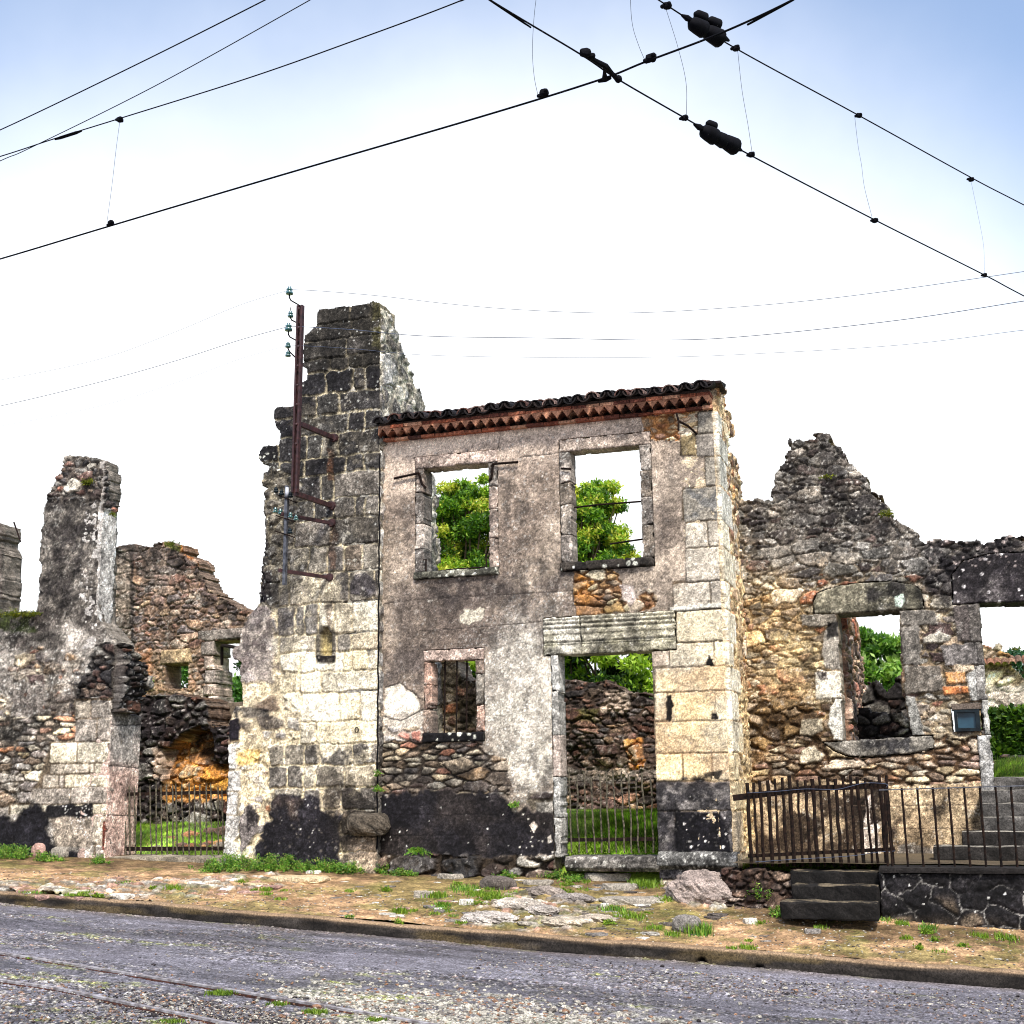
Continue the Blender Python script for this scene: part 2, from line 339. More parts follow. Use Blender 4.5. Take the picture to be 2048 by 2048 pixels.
    def grain(s, a=0.18, seed=0, lich=1.0, calm=None, bump=1.0):
        cm = 1.0 if calm is None else 1-0.75*calm
        q = s.seed*17+seed; r = np.random.RandomState(s.seed+seed).rand(*s.A.shape)-0.5
        r1 = fbm(s.A*27, s.Z*27, q+600, 3, 0.9); r2 = fbm(s.A*5.5+0.3*r1, s.Z*4.5, q+610, 6, 0.78); r3 = fbm(s.A*4.0, s.Z*0.7, q+620, 4, 0.7)
        k = a/0.18
        s.col = s.col*np.exp(k*(1.15*r2*cm+1.15*r1*(0.4+0.6*cm)+0.6*r+0.30*r3*cm))[..., None]; lum = s.col.mean(-1)
        w = ss(fbm(s.A*8, s.Z*8, q+630, 6, 0.82), 0.16, 0.34)*ss(r1+0.5*r, -0.1, 0.25)*0.55*lich*cm*ss(lum, 0.03, 0.10); s.col = s.col*(1-w[..., None])+C(188, 184, 174)*w[..., None]
        d = ss(fbm(s.A*6, s.Z*6, q+640, 6, 0.82), 0.14, 0.34)*ss(r1+0.4*r, -0.15, 0.2)*0.42*lich*cm; s.col = s.col*(1-d[..., None])+C(48, 44, 43)*d[..., None]
        s.h = s.h+0.006*r1+0.006*r2*bump; lm = np.maximum(s.col.mean(-1), 0.004); s.col = s.col*np.clip((lm/0.19)**0.27, 0.45, 1.25)[..., None]
    def build(s, name, mat=None, parent=None, depthcol=0.95, K=None, off=None):
        mat = mat or M_STONE; K = K or max(3, int(s.thick/0.028))
        nz_, na = s.A.shape; k = s.keep; cell = k[:-1, :-1] & k[1:, :-1] & k[:-1, 1:] & k[1:, 1:]
        idx = np.arange(nz_*na).reshape(nz_, na)
        v00, v10, v11, v01 = idx[:-1, :-1], idx[:-1, 1:], idx[1:, 1:], idx[1:, :-1]
        q = np.stack([v00, v10, v11, v01], -1)[cell]
        # jitter inside the plane keeps borders from looking stepped
        ja = s.step*0.35*s.n(38, 91, 2); jz = s.step*0.35*s.n(38, 95, 2)
        A = s.A+ja; Z = s.Z+jz
        def pos(h):
            if s.axis == 'Y': return np.stack([A, s.c-h, Z], -1).reshape(-1, 3)
            return np.stack([s.c+h, A, Z], -1).reshape(-1, 3)
        h = s.h
        if off is not None: h = h+off
        front = pos(h)
        e = []
        cp = np.pad(cell, 1)
        c = cell
        for (nb, p, r) in ((cp[:-2, 1:-1], v10, v00), (cp[2:, 1:-1], v01, v11), (cp[1:-1, :-2], v00, v01), (cp[1:-1, 2:], v11, v10)):
            mm = c & ~nb; e.append(np.stack([p[mm], r[mm]], -1))
        e = np.concatenate(e); bv = np.unique(e); mp = np.full(nz_*na, -1); mp[bv] = np.arange(len(bv))
        V = [front]; Cc = [s.col.reshape(-1, 3)]; faces = [q]; base = len(front); prev = None
        fb = front[bv]; bb = pos(-s.thick+0*s.h)[bv]; cb = Cc[0][bv]; nb_ = len(bv); rs = np.random.RandomState(s.seed)
        for L in range(1, K+1):
            t = L/K; pp = fb*(1-t)+bb*t
            if L < K:
                ia = 0 if s.axis == 'Y' else 1; am = min(1.0, s.thick/0.4)*s.sidey
                dn = t*s.thick; q1 = fb[:, ia]+fb[:, 2]; jx = fbm(dn*7+q1*1.5+3.1, q1*7+dn, s.seed+901, 4, 0.7)*0.035*am; jz_ = fbm(dn*9+q1, q1*9+dn*2+7, s.seed+905, 4, 0.7)*0.02*am
                pp[:, ia] += jx; pp[:, 2] += jz_
            dn = t*s.thick; q1 = fb[:, 2]+0.3*fb[:, 0 if s.axis == 'Y' else 1]
            tn = np.exp(1.1*fbm(dn*9+0*q1, q1*9, s.seed+911, 5, 0.75)+0.5*(rs.rand(nb_)-0.5)); wt = min(1.0, L/2.0)*0.75
            avg = cb.copy(); m_ = s.col[s.keep].mean(0); avg = cb*(1-wt)+m_*wt*1.05
            V.append(pp); Cc.append(avg*depthcol*tn[:, None])
            a0 = (e if L == 1 else base+(L-2)*nb_+mp[e]); a1 = base+(L-1)*nb_+mp[e]
            faces.append(np.stack([a0[:, 0], a0[:, 1], a1[:, 1], a1[:, 0]], -1))
        # back: coarse copy of the whole face
        ringb = base+(K-1)*nb_
        back = pos(-s.thick+0*s.h); kk = np.unique(q); mb = np.full(nz_*na, -1)
        isb = mp[kk] >= 0; inner = kk[~isb]; tot = base+K*nb_; mb[bv] = ringb+mp[bv]; mb[inner] = tot+np.arange(len(inner))
        V.append(back[inner]); Cc.append(Cc[0][inner]); faces.append(mb[q][:, ::-1])
        V = np.concatenate(V); Cc = np.concatenate(Cc); fc = np.concatenate(faces)
        used = np.unique(fc); rm = np.full(len(V), -1); rm[used] = np.arange(len(used))
        return mesh(name, V[used], rm[fc], mat, parent, Cc[used])
def pc(*a): return np.array([C(*x) for x in a])
# ------------------------------------------------------------------ palettes (real surface colours)
DARK = C(50, 48, 48); BLACK = C(26, 25, 28); CREAM = C(236, 226, 200); OCHRE = C(196, 146, 82); GREYST = C(142, 136, 124); PINK = C(190, 158, 142)
MORT = C(205, 188, 155); MOSS = C(88, 96, 40)
P_MIX = pc((150, 132, 112), (120, 108, 98), (176, 156, 128), (142, 98, 78), (100, 92, 88), (188, 172, 145), (134, 112, 88), (92, 76, 72))
P_GREY = pc((112, 108, 102), (92, 88, 86), (138, 132, 122), (84, 72, 68), (124, 106, 92), (158, 152, 140), (74, 70, 70), (128, 92, 78))
P_WARM = pc((196, 164, 118), (176, 138, 92), (208, 182, 140), (164, 112, 76), (150, 124, 92), (214, 196, 162), (182, 146, 104))
P_OCHRE = pc((206, 152, 78), (190, 132, 62), (216, 176, 112), (170, 118, 66), (200, 186, 148), (156, 128, 92))
P_RED = pc((144, 108, 92), (124, 98, 86), (160, 130, 106), (112, 98, 92), (172, 148, 122), (134, 112, 98), (104, 88, 82))

# ================================================================== MAIN HOUSE
YF = 14.2; XR = -2.23; XL = -6.33
house = thing('ruined_house', 'roofless two storey rendered house front with tiled eaves, upper windows and an open doorway', 'ruin', (-4.3, 14.2, 0.6))
W = Wall('Y', YF, XL, XR-0.03, 0.35, 5.74, 0.0105, 0.30, 11)
# render base
n1 = W.n(1.1, 1, 5)[..., None]; n2 = W.n(4, 2, 5)[..., None]
base = C(178, 162, 144)*(1-ss(n1, -0.35, 0.4))+C(144, 128, 114)*ss(n1, -0.35, 0.4)
W.col = base*(1+0.35*n2); W.h = 0.004*W.n(9, 3)
top = W.m([(700, 1010), (820, 985), (1110, 925), (1330, 850), (1330, 780), (700, 850)], 10, 90)
W.paint(top, C(206, 186, 168)*1.0, amt=0.75)
top2 = W.m([(700, 850), (700, 935), (860, 905), (990, 878), (1120, 860), (1310, 830), (1310, 780)], 5, 10)
W.paint(top2, C(216, 196, 176), amt=0.7)
lite = W.m([(1010, 1230), (1110, 1230), (1120, 1560), (1060, 1600), (985, 1500), (950, 1430), (975, 1290)], 22, 60)
W.paint(lite, C(196, 190, 176), amt=0.75)
W.flecks(W.m([(930, 1230), (1125, 1150), (1125, 1600), (1030, 1600), (960, 1480), (920, 1400)], 30, 50), 0.035, 0.6, C(226, 224, 216), 1, 0.85)
W.flecks(W.m([(760, 900), (1310, 840), (1310, 1280), (760, 1420)], 10, 30), 0.045, 0.22, C(196, 192, 184), 2, 0.55)
W.flecks(W.m([(760, 900), (1310, 840), (1310, 1280), (760, 1420)], 10, 30), 0.04, 0.3, C(84, 78, 76), 3, 0.5)
W.crust(W.m([(765, 1130), (1140, 1120), (1150, 1330), (960, 1320), (765, 1360)], 20, 90), 0.5, 4, 0.05, C(78, 70, 68), 1)
for u_, v0_, v1_, w_ in ((862, 1160, 1290, 16), (905, 1165, 1230, 22), (985, 1150, 1300, 14), (1045, 1000, 1230, 20), (1095, 1120, 1240, 24), (800, 1150, 1270, 18), (1250, 1130, 1160, 30), (1330, 1000, 1160, 16), (815, 1010, 1130, 10), (1010, 960, 1100, 12)):
    W.crust(W.m([(u_-w_, v0_), (u_+w_, v0_), (u_+w_*0.4, v1_), (u_-w_*0.4, v1_)], 6, 16), 0.6, 6, 0.12, C(82, 75, 70), 70+u_ % 9)
W.crust(W.m([(845, 1165), (1010, 1150), (1060, 1200), (860, 1220)], 14, 40), 0.75, 7, 0.15, C(52, 48, 50), 2)
W.crust(W.m([(1000, 1490), (1120, 1510), (1130, 1640), (1010, 1600)], 18, 40), 0.6, 6, 0.1, C(66, 60, 58), 3)
W.crust(W.m([(765, 1290), (850, 1290), (850, 1380), (765, 1370)], 10, 30), 0.6, 5, 0.15, C(84, 78, 78), 5)
# white bare patches and the chip of lost render
for i, (pp, cc) in enumerate([([(770, 1378), (800, 1366), (838, 1400), (846, 1428), (805, 1440), (768, 1425)], (232, 222, 204)),
                              ([(768, 1432), (845, 1420), (846, 1470), (768, 1478)], (190, 180, 166)),
                              ([(918, 1232), (935, 1216), (948, 1222), (968, 1216), (969, 1232), (950, 1243), (935, 1250), (920, 1246)], (236, 228, 204)),
                              ([(855, 1200), (872, 1195), (868, 1206)], (215, 208, 195))]):
    mm = W.m(pp, 4, 2.5, 14, i); W.paint(mm, C(*cc), dh=None); W.h -= 0.006*mm
# hairline joints in the render
def crack(Wl, pts, w=0.9, col=(60, 54, 52), dep=0.006):
    d = np.full(Wl.U.shape, 1e9); wob = 2.2*Wl.n(10, 77)
    for (ax, ay), (bx, by) in zip(pts[:-1], pts[1:]):
        ex, ey = bx-ax, by-ay; t = np.clip(((Wl.U-ax)*ex+(Wl.V-ay)*ey)/(ex*ex+ey*ey), 0, 1)
        d = np.minimum(d, np.hypot(Wl.U-ax-t*ex, Wl.V+wob-ay-t*ey))
    k = ss(-d, -w*1.7, -w*0.5); Wl.paint(k, C(*col), amt=0.85); Wl.h -= dep*k
crack(W, [(766, 1208), (850, 1198), (1150, 1181)]); crack(W, [(840, 1262), (960, 1254), (1110, 1241)]); crack(W, [(831, 935), (829, 915), (836, 897), (832, 870)])
crack(W, [(995, 898), (1002, 865)]); crack(W, [(1040, 914), (1120, 905)]); crack(W, [(770, 1374), (800, 1366), (846, 1400)], 1.2)
crack(W, [(768, 1432), (800, 1442), (846, 1418)], 1.2); crack(W, [(1000, 1320), (960, 1262)], 0.6)
# exposed rubble
W.rubble(W.m([(1148, 1140), (1185, 1128), (1215, 1130), (1240, 1152), (1248, 1200), (1262, 1222), (1150, 1234)], 4, 2, 12), 0.135, 0.07, P_OCHRE, C(150, 104, 52), 0.045, seed=3, gap=0.12, base=-0.02)
W.rubble(W.m([(1272, 1196), (1298, 1178), (1312, 1192), (1310, 1215), (1280, 1222), (1258, 1222)], 3, 2, 12, 2), 0.12, 0.08, P_WARM, C(160, 110, 60), 0.03, seed=4, base=-0.012)
W.paint(W.m([(1240, 1170), (1268, 1172), (1272, 1200), (1262, 1208), (1246, 1196)], 3, 2, 12, 3), C(222, 206, 196))
W.rubble(W.m([(1282, 835), (1400, 815), (1400, 868), (1368, 880), (1296, 884), (1286, 868)], 5, 2, 12), 0.16, 0.075, P_WARM, C(170, 120, 74), 0.035, seed=5, base=-0.012)
W.rubble(W.m([(760, 1478), (846, 1470), (870, 1488), (962, 1486), (980, 1512), (1012, 1520), (1024, 1560), (1016, 1590), (760, 1592)], 6, 2, 12), 0.19, 0.072, np.concatenate([P_MIX, pc((178, 168, 146), (160, 150, 130))]), C(70, 60, 50), 0.030, seed=6, base=-0.012, gap=0.11, warp=0.14, smear=0.35)
W.crust(W.m([(840, 1490), (1010, 1500), (1010, 1560), (765, 1575), (765, 1540)], 12, 30), 0.75, 8, 0.02, BLACK, 8)
W.rubble(W.m([(768, 1455), (846, 1452), (846, 1480), (768, 1482)], 5, 2, 12), 0.2, 0.1, pc((188, 172, 150), (150, 140, 132), (196, 110, 78), (170, 164, 158)), C(176, 164, 150), 0.02, seed=7)
# tarred black base
W.crust(W.m([(765, 1010), (1120, 960), (1400, 930), (1400, 1480), (765, 1480)], 10, 60), 0.5, 1.6, -0.05, C(112, 100, 92), 50)
W.paint(top2, C(218, 198, 178), amt=0.55)
blk = W.m([(700, 1590), (785, 1587), (1000, 1584), (1016, 1600), (1028, 1622), (1140, 1622), (1140, 1716), (700, 1716)], 9, 9, 9)
W.crust(W.m([(700, 1560), (1030, 1560), (1140, 1600), (1140, 1730), (700, 1730)], 20, 60), 0.6, 5, 0.1, C(84, 74, 68), 61)
W.paint(blk, C(46, 43, 47), dh=0.012+0.002*W.n(12, 9)); W.crust(blk, 0.6, 3, 0, C(28, 26, 31), 9); W.crust(blk, 0.35, 2.2, -0.12, C(74, 64, 56), 19)
W.flecks(blk, 0.06, 0.05, C(205, 202, 195), 4, 0.9, 0.05, 0.18); W.flecks(blk*(W.U > 1030), 0.05, 0.2, C(190, 184, 172), 5, 0.8, 0.06, 0.3)
W.paint(W.m([(1060, 1650), (1068, 1642), (1076, 1652), (1068, 1662)], 2, 2), C(205, 190, 175)); W.paint(W.m([(1096, 1675), (1102, 1670), (1104, 1684), (1098, 1686)], 1, 2), C(210, 200, 185))
for y_ in (1628, 1670): crack(W, [(780, y_), (1010, y_+1)], 0.7, (20, 18, 20), 0.003)
ft = W.m([(700, 1708), (1140, 1714), (1140, 1800), (700, 1800)], 8, 3, 10)
W.rubble(ft, 0.3, 0.14, P_GREY, C(60, 50, 40), 0.08, seed=12, base=0.0, gap=0.14)
W.rubble(W.m([(1060, 1622), (1060, 1590), (1125, 1580), (1130, 1624)], 10, 8), 0.4, 0.2, P_GREY, C(90, 82, 70), 0.02, seed=13)
# quoins of the corner pier
rows = [(822, 866, [1395, 1440]), (866, 912, [1362, 1392, 1440]), (912, 972, [1409, 1440]), (972, 1041, [1366, 1442]), (1041, 1094, [1370, 1416, 1445]), (1094, 1162, [1371, 1450]),
        (1162, 1213, [1345, 1422, 1450]), (1219, 1283, [1352, 1455]), (1283, 1332, [1338, 1428, 1458]), (1332, 1382, [1309, 1460]), (1382, 1441, [1309, 1336, 1430, 1462]),
        (1441, 1505, [1310, 1465]), (1505, 1562, [1310, 1367, 1425, 1468]), (1562, 1622, [1310, 1470]), (1622, 1706, [1310, 1352, 1440, 1475]), (1706, 1760, [1310, 1480])]
pier = W.m([(1395, 800), (1500, 800), (1500, 1760), (1306, 1760), (1306, 1332), (1338, 1330), (1338, 1284), (1352, 1283), (1352, 1219), (1345, 1216), (1345, 1162), (1371, 1160), (1371, 1042), (1364, 1040), (1364, 974), (1409, 971), (1409, 913), (1360, 911), (1360, 868), (1395, 866)], 1, 2)
def qc(u, v, rng):
    c = [C(232, 214, 178), C(214, 200, 170), C(230, 208, 166), C(204, 192, 172)][rng.randrange(4)]
    if v < 1042: c = [C(158, 150, 136), C(142, 134, 124)][rng.randrange(2)]
    elif v < 1220: c = [C(180, 170, 154), C(198, 190, 172)][rng.randrange(2)]
    if 1562 < v < 1622: c = C(122, 116, 112)
    if v > 1622: c = C(112, 106, 104)
    if 1370 < u < 1400 and v < 900: c = C(170, 150, 112)
    return c
W.blocks(pier, rows, 1425, qc, C(104, 90, 72), 0.017, 0.016, 2, 0.016, 0.004, 0.009)
W.crust(W.m([(1372, 976), (1440, 974), (1440, 1038), (1372, 1038)], 5, 14), 0.7, 12, 0.0, C(94, 96, 98), 20)
W.crust(pier*W.m([(1300, 1160), (1470, 1160), (1470, 1560), (1300, 1560)], 0, 40), 0.5, 3, -0.08, C(150, 142, 132), 21, soft=0.25); W.crust(pier*W.m([(1300, 1160), (1470, 1160), (1470, 1560), (1300, 1560)], 0, 40), 0.4, 2.2, -0.1, C(206, 160, 104), 25)
W.crust(pier*W.m([(1300, 1562), (1480, 1562), (1480, 1760), (1300, 1760)], 6, 10), 0.85, 11, 0.05, C(48, 46, 50), 22)
W.crust(W.m([(1358, 1545), (1400, 1550), (1445, 1540), (1440, 1562), (1362, 1562)], 5, 4), 0.9, 16, 0.12, BLACK, 23)
W.paint(W.m([(1350, 1624), (1438, 1624), (1456, 1660), (1462, 1708), (1385, 1702), (1352, 1712)], 3, 2.5), C(33, 31, 36)); W.flecks(W.m([(1345, 1624), (1465, 1624), (1465, 1704), (1350, 1704)], 2, 3), 0.06, 0.22, C(220, 214, 208), 6, 0.95, 0.08, 0.3)
for pp in ([(1332, 1394), (1344, 1388), (1346, 1410), (1342, 1442), (1330, 1442), (1334, 1420)], [(1418, 1310), (1428, 1318), (1430, 1332), (1412, 1333)], [(1424, 1425), (1434, 1428), (1438, 1440), (1422, 1441)]):
    W.paint(W.m(pp, 3, 2, 14), C(44, 38, 36))
# string course ledge on the pier
led = W.m([(1340, 1216), (1460, 1204), (1460, 1213), (1340, 1224)], 0.5, 1.5); W.paint(led, C(206, 202, 188), dh=0.03)
W.flecks(pier, 0.04, 0.25, C(120, 116, 112), 7, 0.5)
W.crust(W.m([(1120, 1100), (1160, 1100), (1160, 1180), (1100, 1180)], 8, 16), 0.6, 8, 0.1, C(70, 62, 60), 24)
# openings (front faces of the reveals)
aWL = (PY(848, 1040, YF)[0], PY(978, 1040, YF)[0], PY(855, 1144, YF)[2], PY(870, 935, YF)[2])
aWR = (PY(1142, 1000, YF)[0], PY(1282, 1000, YF)[0], PY(1155, 1124, YF)[2], PY(1142, 903, YF)[2])
aWS = (PY(864, 1400, YF)[0], PY(952, 1400, YF)[0], PY(870, 1466, YF)[2], PY(864, 1323, YF)[2])
aDR = (PY(1120, 1500, YF)[0], PY(1309, 1500, YF)[0], 0.2, PY(1125, 1310, YF)[2])
DOORZ = PY(1200, 1712, YF)[2]
def rect_keep(Wl, a, pad=0.0):
    return ~((Wl.A > a[0]-pad) & (Wl.A < a[1]+pad) & (Wl.Z > a[2]-pad) & (Wl.Z < a[3]+pad))
# surrounds are parts: cut them out of the wall
SUR = {'WL': (aWL, 0.115, 0.15, 0.085), 'WR': (aWR, 0.13, 0.15, 0.10), 'WS': (aWS, 0.10, 0.13, 0.105)}
for k_, (a, jw, lh, sh) in SUR.items():
    W.keep &= ~((W.A > a[0]-jw) & (W.A < a[1]+jw) & (W.Z > a[2]-sh) & (W.Z < a[3]+lh))
W.keep &= ~((W.A > aDR[0]-0.085) & (W.A < aDR[1]) & (W.Z < aDR[3])); 
W.keep &= ~((W.A > PY(1087, 1290, YF)[0]) & (W.A < PY(1352, 1270, YF)[0]) & (W.Z > aDR[3]) & (W.Z < PY(1352, 1222, YF)[2]))
W.keep &= ~((W.A > aDR[0]-0.01) & (W.A < aDR[1]) & (W.Z < aDR[3]))
W.grain(0.17, 0, 0.9, np.clip(np.maximum(0.62+top2+0.3*top, 1.05*pier*(W.V > 1215)*(W.V < 1600)), 0, 1.1)*(W.V < 1590), 0.25); W.build('wall', M_PLAST, house)
# surrounds
def slab(axis, c, a0, a1, z0, z1, thick, seed, colf, name, parent, step=0.0115, rag=0.6, post=None, off=0.0):
    Wl = Wall(axis, c, a0, a1, z0, z1, step, thick, seed); Wl.col = Wl.col*0+colf; Wl.col = Wl.col*(1+0.4*Wl.n(5, 1, 5)[..., None]); Wl.h = 0.004*Wl.n(14, 3)+off
    if post: post(Wl)
    # worn corners
    e = np.minimum(np.minimum(Wl.A-a0, a1-Wl.A), np.minimum(Wl.Z-z0, z1-Wl.Z)); Wl.h -= 0.010*ss(-e, -0.02, 0.0)*(0.6+0.8*Wl.n(8, 5))
    if rag: Wl.keep &= (e+0.006*Wl.n(9, 8)*rag) > -0.001
    Wl.grain(0.16, 3); return Wl.build(name, M_STONE, parent)
GREY1 = C(150, 140, 130); PK = C(196, 168, 152)
def jambset(key, cl, cj, cs, parent, reveal):
    a, jw, lh, sh = SUR[key]; zs = []
    rng = random.Random(len(key)*3+ord(key[1]))
    for side in (0, 1):
        z = a[2]; i = 0
        while z < a[3]-0.02:
            hgt = rng.uniform(0.26, 0.42); z1 = min(a[3], z+hgt)
            if a[3]-z1 < 0.12: z1 = a[3]
            x0, x1 = (a[0]-jw, a[0]) if side == 0 else (a[1], a[1]+jw)
            k = rng.uniform(0.8, 1.15)
            slab('Y', YF-0.004, x0, x1, z+0.003, z1-0.003, reveal, 200+i+side*20+ord(key[1]), cj[rng.randrange(len(cj))]*k, 'jamb', parent,
                 post=lambda Wl: (Wl.crust(1.0+0*Wl.A, 0.55, 6, -0.05, C(72, 68, 66), 3), Wl.flecks(1+0*Wl.A, 0.03, 0.3, C(190, 188, 180), 2, 0.6)), off=0.004)
            z = z1; i += 1
    slab('Y', YF-0.006, a[0]-jw, a[1]+jw, a[3]+0.002, a[3]+lh-0.002, reveal, 300+ord(key[1]), cl, 'lintel', parent, post=lambda Wl: Wl.crust(1.0+0*Wl.A, 0.35, 4, 0, C(110, 98, 92), 3), off=0.008)
    slab('Y', YF-0.03, a[0]-jw, a[1]+jw, a[2]-sh+0.002, a[2]-0.002, reveal+0.02, 320+ord(key[1]), cs, 'sill', parent,
         post=lambda Wl: (Wl.crust(1.0+0*Wl.A, 0.6, 7, 0, BLACK, 3), Wl.flecks(1+0*Wl.A, 0.09, 0.45, C(200, 200, 185), 2, 0.9)), off=0.02)
jambset('WL', C(186, 166, 152), [GREY1, C(168, 150, 136), C(132, 124, 116)], C(120, 118, 104), house, 0.27)
jambset('WR', C(186, 168, 152), [GREY1, C(160, 146, 130), C(140, 130, 118)], C(70, 64, 58), house, 0.24)
jambset('WS', C(190, 168, 154), [C(180, 148, 130), C(160, 140, 124), C(150, 142, 130)], C(36, 34, 36), house, 0.20)
# door jambs, fluted lintel in two stones, threshold
rng = random.Random(5); z = DOORZ-0.02; i = 0
while z < aDR[3]-0.02:
    z1 = min(aDR[3], z+rng.uniform(0.3, 0.5)); z1 = aDR[3] if aDR[3]-z1 < 0.15 else z1
    slab('Y', YF-0.004, aDR[0]-0.085, aDR[0], z+0.003, z1-0.003, 0.27, 400+i, [C(176, 172, 164), C(158, 156, 150), C(186, 170, 158)][i % 3], 'jamb', house, off=0.006,
         post=lambda Wl: Wl.crust(1+0*Wl.A, 0.3, 6, -0.1, C(110, 108, 104), 3)); z = z1; i += 1
def flutes(Wl):
    zt, zb = Wl.Z.max(), Wl.Z.min(); t = (zt-Wl.Z)/(zt-zb)
    for f0, f1, d in ((0.07, 0.10, -0.014), (0.17, 0.21, -0.018), (0.28, 0.32, -0.02), (0.46, 0.485, -0.008), (0.655, 0.69, -0.022), (0.72, 0.75, -0.014)):
        k = ss(t, f0-0.012, f0)*ss(-t, -f1-0.012, -f1); Wl.h += d*k
        Wl.paint(k, C(84, 80, 62), amt=0.45)
    Wl.h += 0.035*(1-ss(t, 0.0, 0.5))-0.01*ss(t, 0.5, 0.52)
    Wl.crust(ss(t, 0.5, 0.8), 0.7, 6, 0.1, C(70, 68, 60), 4); Wl.crust(1+0*Wl.A, 0.4, 5, -0.05, C(140, 134, 104), 5)
xm = PY(1161, 1270, YF)[0]; lz0, lz1 = aDR[3], PY(1340, 1223, YF)[2]
for x0, x1, sd, cc in ((PY(1088, 1280, YF)[0], xm, 420, C(204, 198, 182)), (xm+0.003, PY(1352, 1270, YF)[0], 421, C(180, 173, 154))):
    slab('Y', YF-0.006, x0, x1, lz0+0.002, lz1, 0.30, sd, cc, 'lintel', house, post=flutes, off=0.02)
WB = Wall('Y', YF-0.05, PY(1135, 1735, YF)[0], PY(1322, 1730, YF)[0], DOORZ-0.16, DOORZ-0.005, 0.011, 0.42, 431); WB.col = C(140, 134, 126)*(1+0.4*WB.n(5, 1))[..., None]; WB.h = 0.05+0.02*WB.n(3, 2)-0.05*ss(abs(WB.Z-DOORZ+0.08), 0.03, 0.085)
WB.crust(1+0*WB.A, 0.6, 8, 0, DARK, 2); WB.flecks(1+0*WB.A, 0.05, 0.2, C(200, 198, 186)); WB.grain(); WB.build('threshold', M_STONE, house)
# pier foot boulder, proud of the wall
WB = Wall('Y', YF-0.04, PY(1318, 1720, YF)[0], PY(1476, 1720, YF)[0], PY(1400, 1742, YF)[2], PY(1400, 1703, YF)[2], 0.011, 0.2, 433)
WB.col = C(128, 126, 122)*(1+0.4*WB.n(5, 1))[..., None]; WB.h = 0.07+0.03*WB.n(3, 2)-0.09*ss(abs(WB.Z-WB.Z.mean()), 0.03, 0.10); WB.crust(1+0*WB.A, 0.6, 8, 0, DARK, 2); WB.flecks(1+0*WB.A, 0.05, 0.3, C(200, 198, 190)); WB.grain(); WB.build('footing_stone', M_STONE, house)
# side wall running back from the corner
W = Wall('X', XR, YF+0.002, 16.05, 0.35, 6.35, 0.011, 0.42, 12)
srows = [(t, b, [1428+(t-822)*0.047-2] + {0: [1448], 1: [1452]}[i % 2] + [1500]) for i, (t, b, _) in enumerate(rows)]
W.rubble(None if False else np.ones(W.A.shape), 0.2, 0.10, P_WARM, C(196, 168, 128), 0.035, seed=1, gap=0.2)
zz = [PY(1425, t, YF)[2] for t, b, j in rows]+[0.3]
rng = random.Random(8); col = W.col.copy(); hh = W.h.copy()
for i in range(len(rows)):
    za, zb = zz[i], zz[i+1]; L = [0.32, 0.62, 0.42, 0.75, 0.5, 0.8][i % 6]+rng.uniform(-.05, .05); v_ = rows[i][0]
    cc = C(222, 210, 184) if v_ > 1030 else C(196, 192, 178)
    if v_ > 1500: cc = C(205, 186, 150)
    if v_ > 1600: cc = C(160, 148, 130)
    e = np.minimum(np.minimum(W.Z-zb, za-W.Z), YF+L-W.A)-0.007+0.004*W.n(8, 40); k = ss(e, -0.004, 0.006); kk = (rng.uniform(0.88, 1.08)*(1+0.2*W.n(5, 44+i)))[..., None]
    col = col*(1-k[..., None])+cc*kk*k[..., None]; hh = hh*(1-k)+(0.030+0.004*rng.random())*k
W.col = col; W.h = hh*0.8+0.003*W.n(18, 46)-0.02*0
W.paint(W.m([(1475, 1380), (1530, 1380), (1530, 1760), (1478, 1760)], 8, 20), C(206, 178, 128), amt=0.5)
W.crust(W.m([(1440, 760), (1520, 760), (1530, 1060), (1476, 1060), (1455, 850)], 8, 14), 0.75, 7, 0.12, C(92, 84, 78), 3)
W.outline([(1424, 772), (1446, 768), (1451, 790), (1450, 812), (1456, 830), (1462, 868), (1456, 895), (1463, 905), (1471, 925), (1478, 962), (1484, 990), (1500, 1010), (1530, 1060), (1560, 1780), (1380, 1780)], 3, 4)
W.grain(0.15); W.build('side_wall', M_STONE, house)

# eaves: two courses of bricks, tile arcade and the covering canal tiles
def arch(mb, x, y0, y1, z, r, th, up_=True, n=8, c=(0.3,)*3, sl=0.0, a=math.pi, taper=1.0):
    """half round tile along y, open end at y0"""
    v = []; s_ = 1 if up_ else -1
    for (y, zz_, rr) in ((y0, z, r), (y1, z+sl, r*taper)):
        for R in (rr, rr-th):
            for i in range(n+1):
                t = (math.pi-a)/2+a*i/n; v.append((x+R*math.cos(t), y, zz_+s_*R*math.sin(t)*0.95))
    m = n+1; f = []
    for i in range(n):
        f += [(i, i+1, 2*m+i+1, 2*m+i), (m+i, 3*m+i, 3*m+i+1, m+i+1), (i, m+i, m+i+1, i+1), (2*m+i, 2*m+i+1, 3*m+i+1, 3*m+i)]
    f += [(0, 2*m, 3*m, m), (n, m+n, 3*m+n, 2*m+n)]
    mb.add(v, f, c)
rng = random.Random(4)
TER = [C(168, 96, 70), C(186, 116, 88), C(146, 84, 64), C(112, 66, 54), C(204, 152, 122), C(88, 58, 50)]
zc0 = 5.735
mb = MB(); x = XL+0.02
while x < XR-0.05:
    w = rng.uniform(0.16, 0.22); mb.box((x, YF-0.075+rng.uniform(-.012, .012), zc0), (min(x+w-0.006, XR-0.02), YF+0.3, zc0+0.032+rng.uniform(-.004, .004)), TER[rng.randrange(6)]*rng.uniform(0.75, 1.25), 0.003, rng); x += w
x = XL+0.02
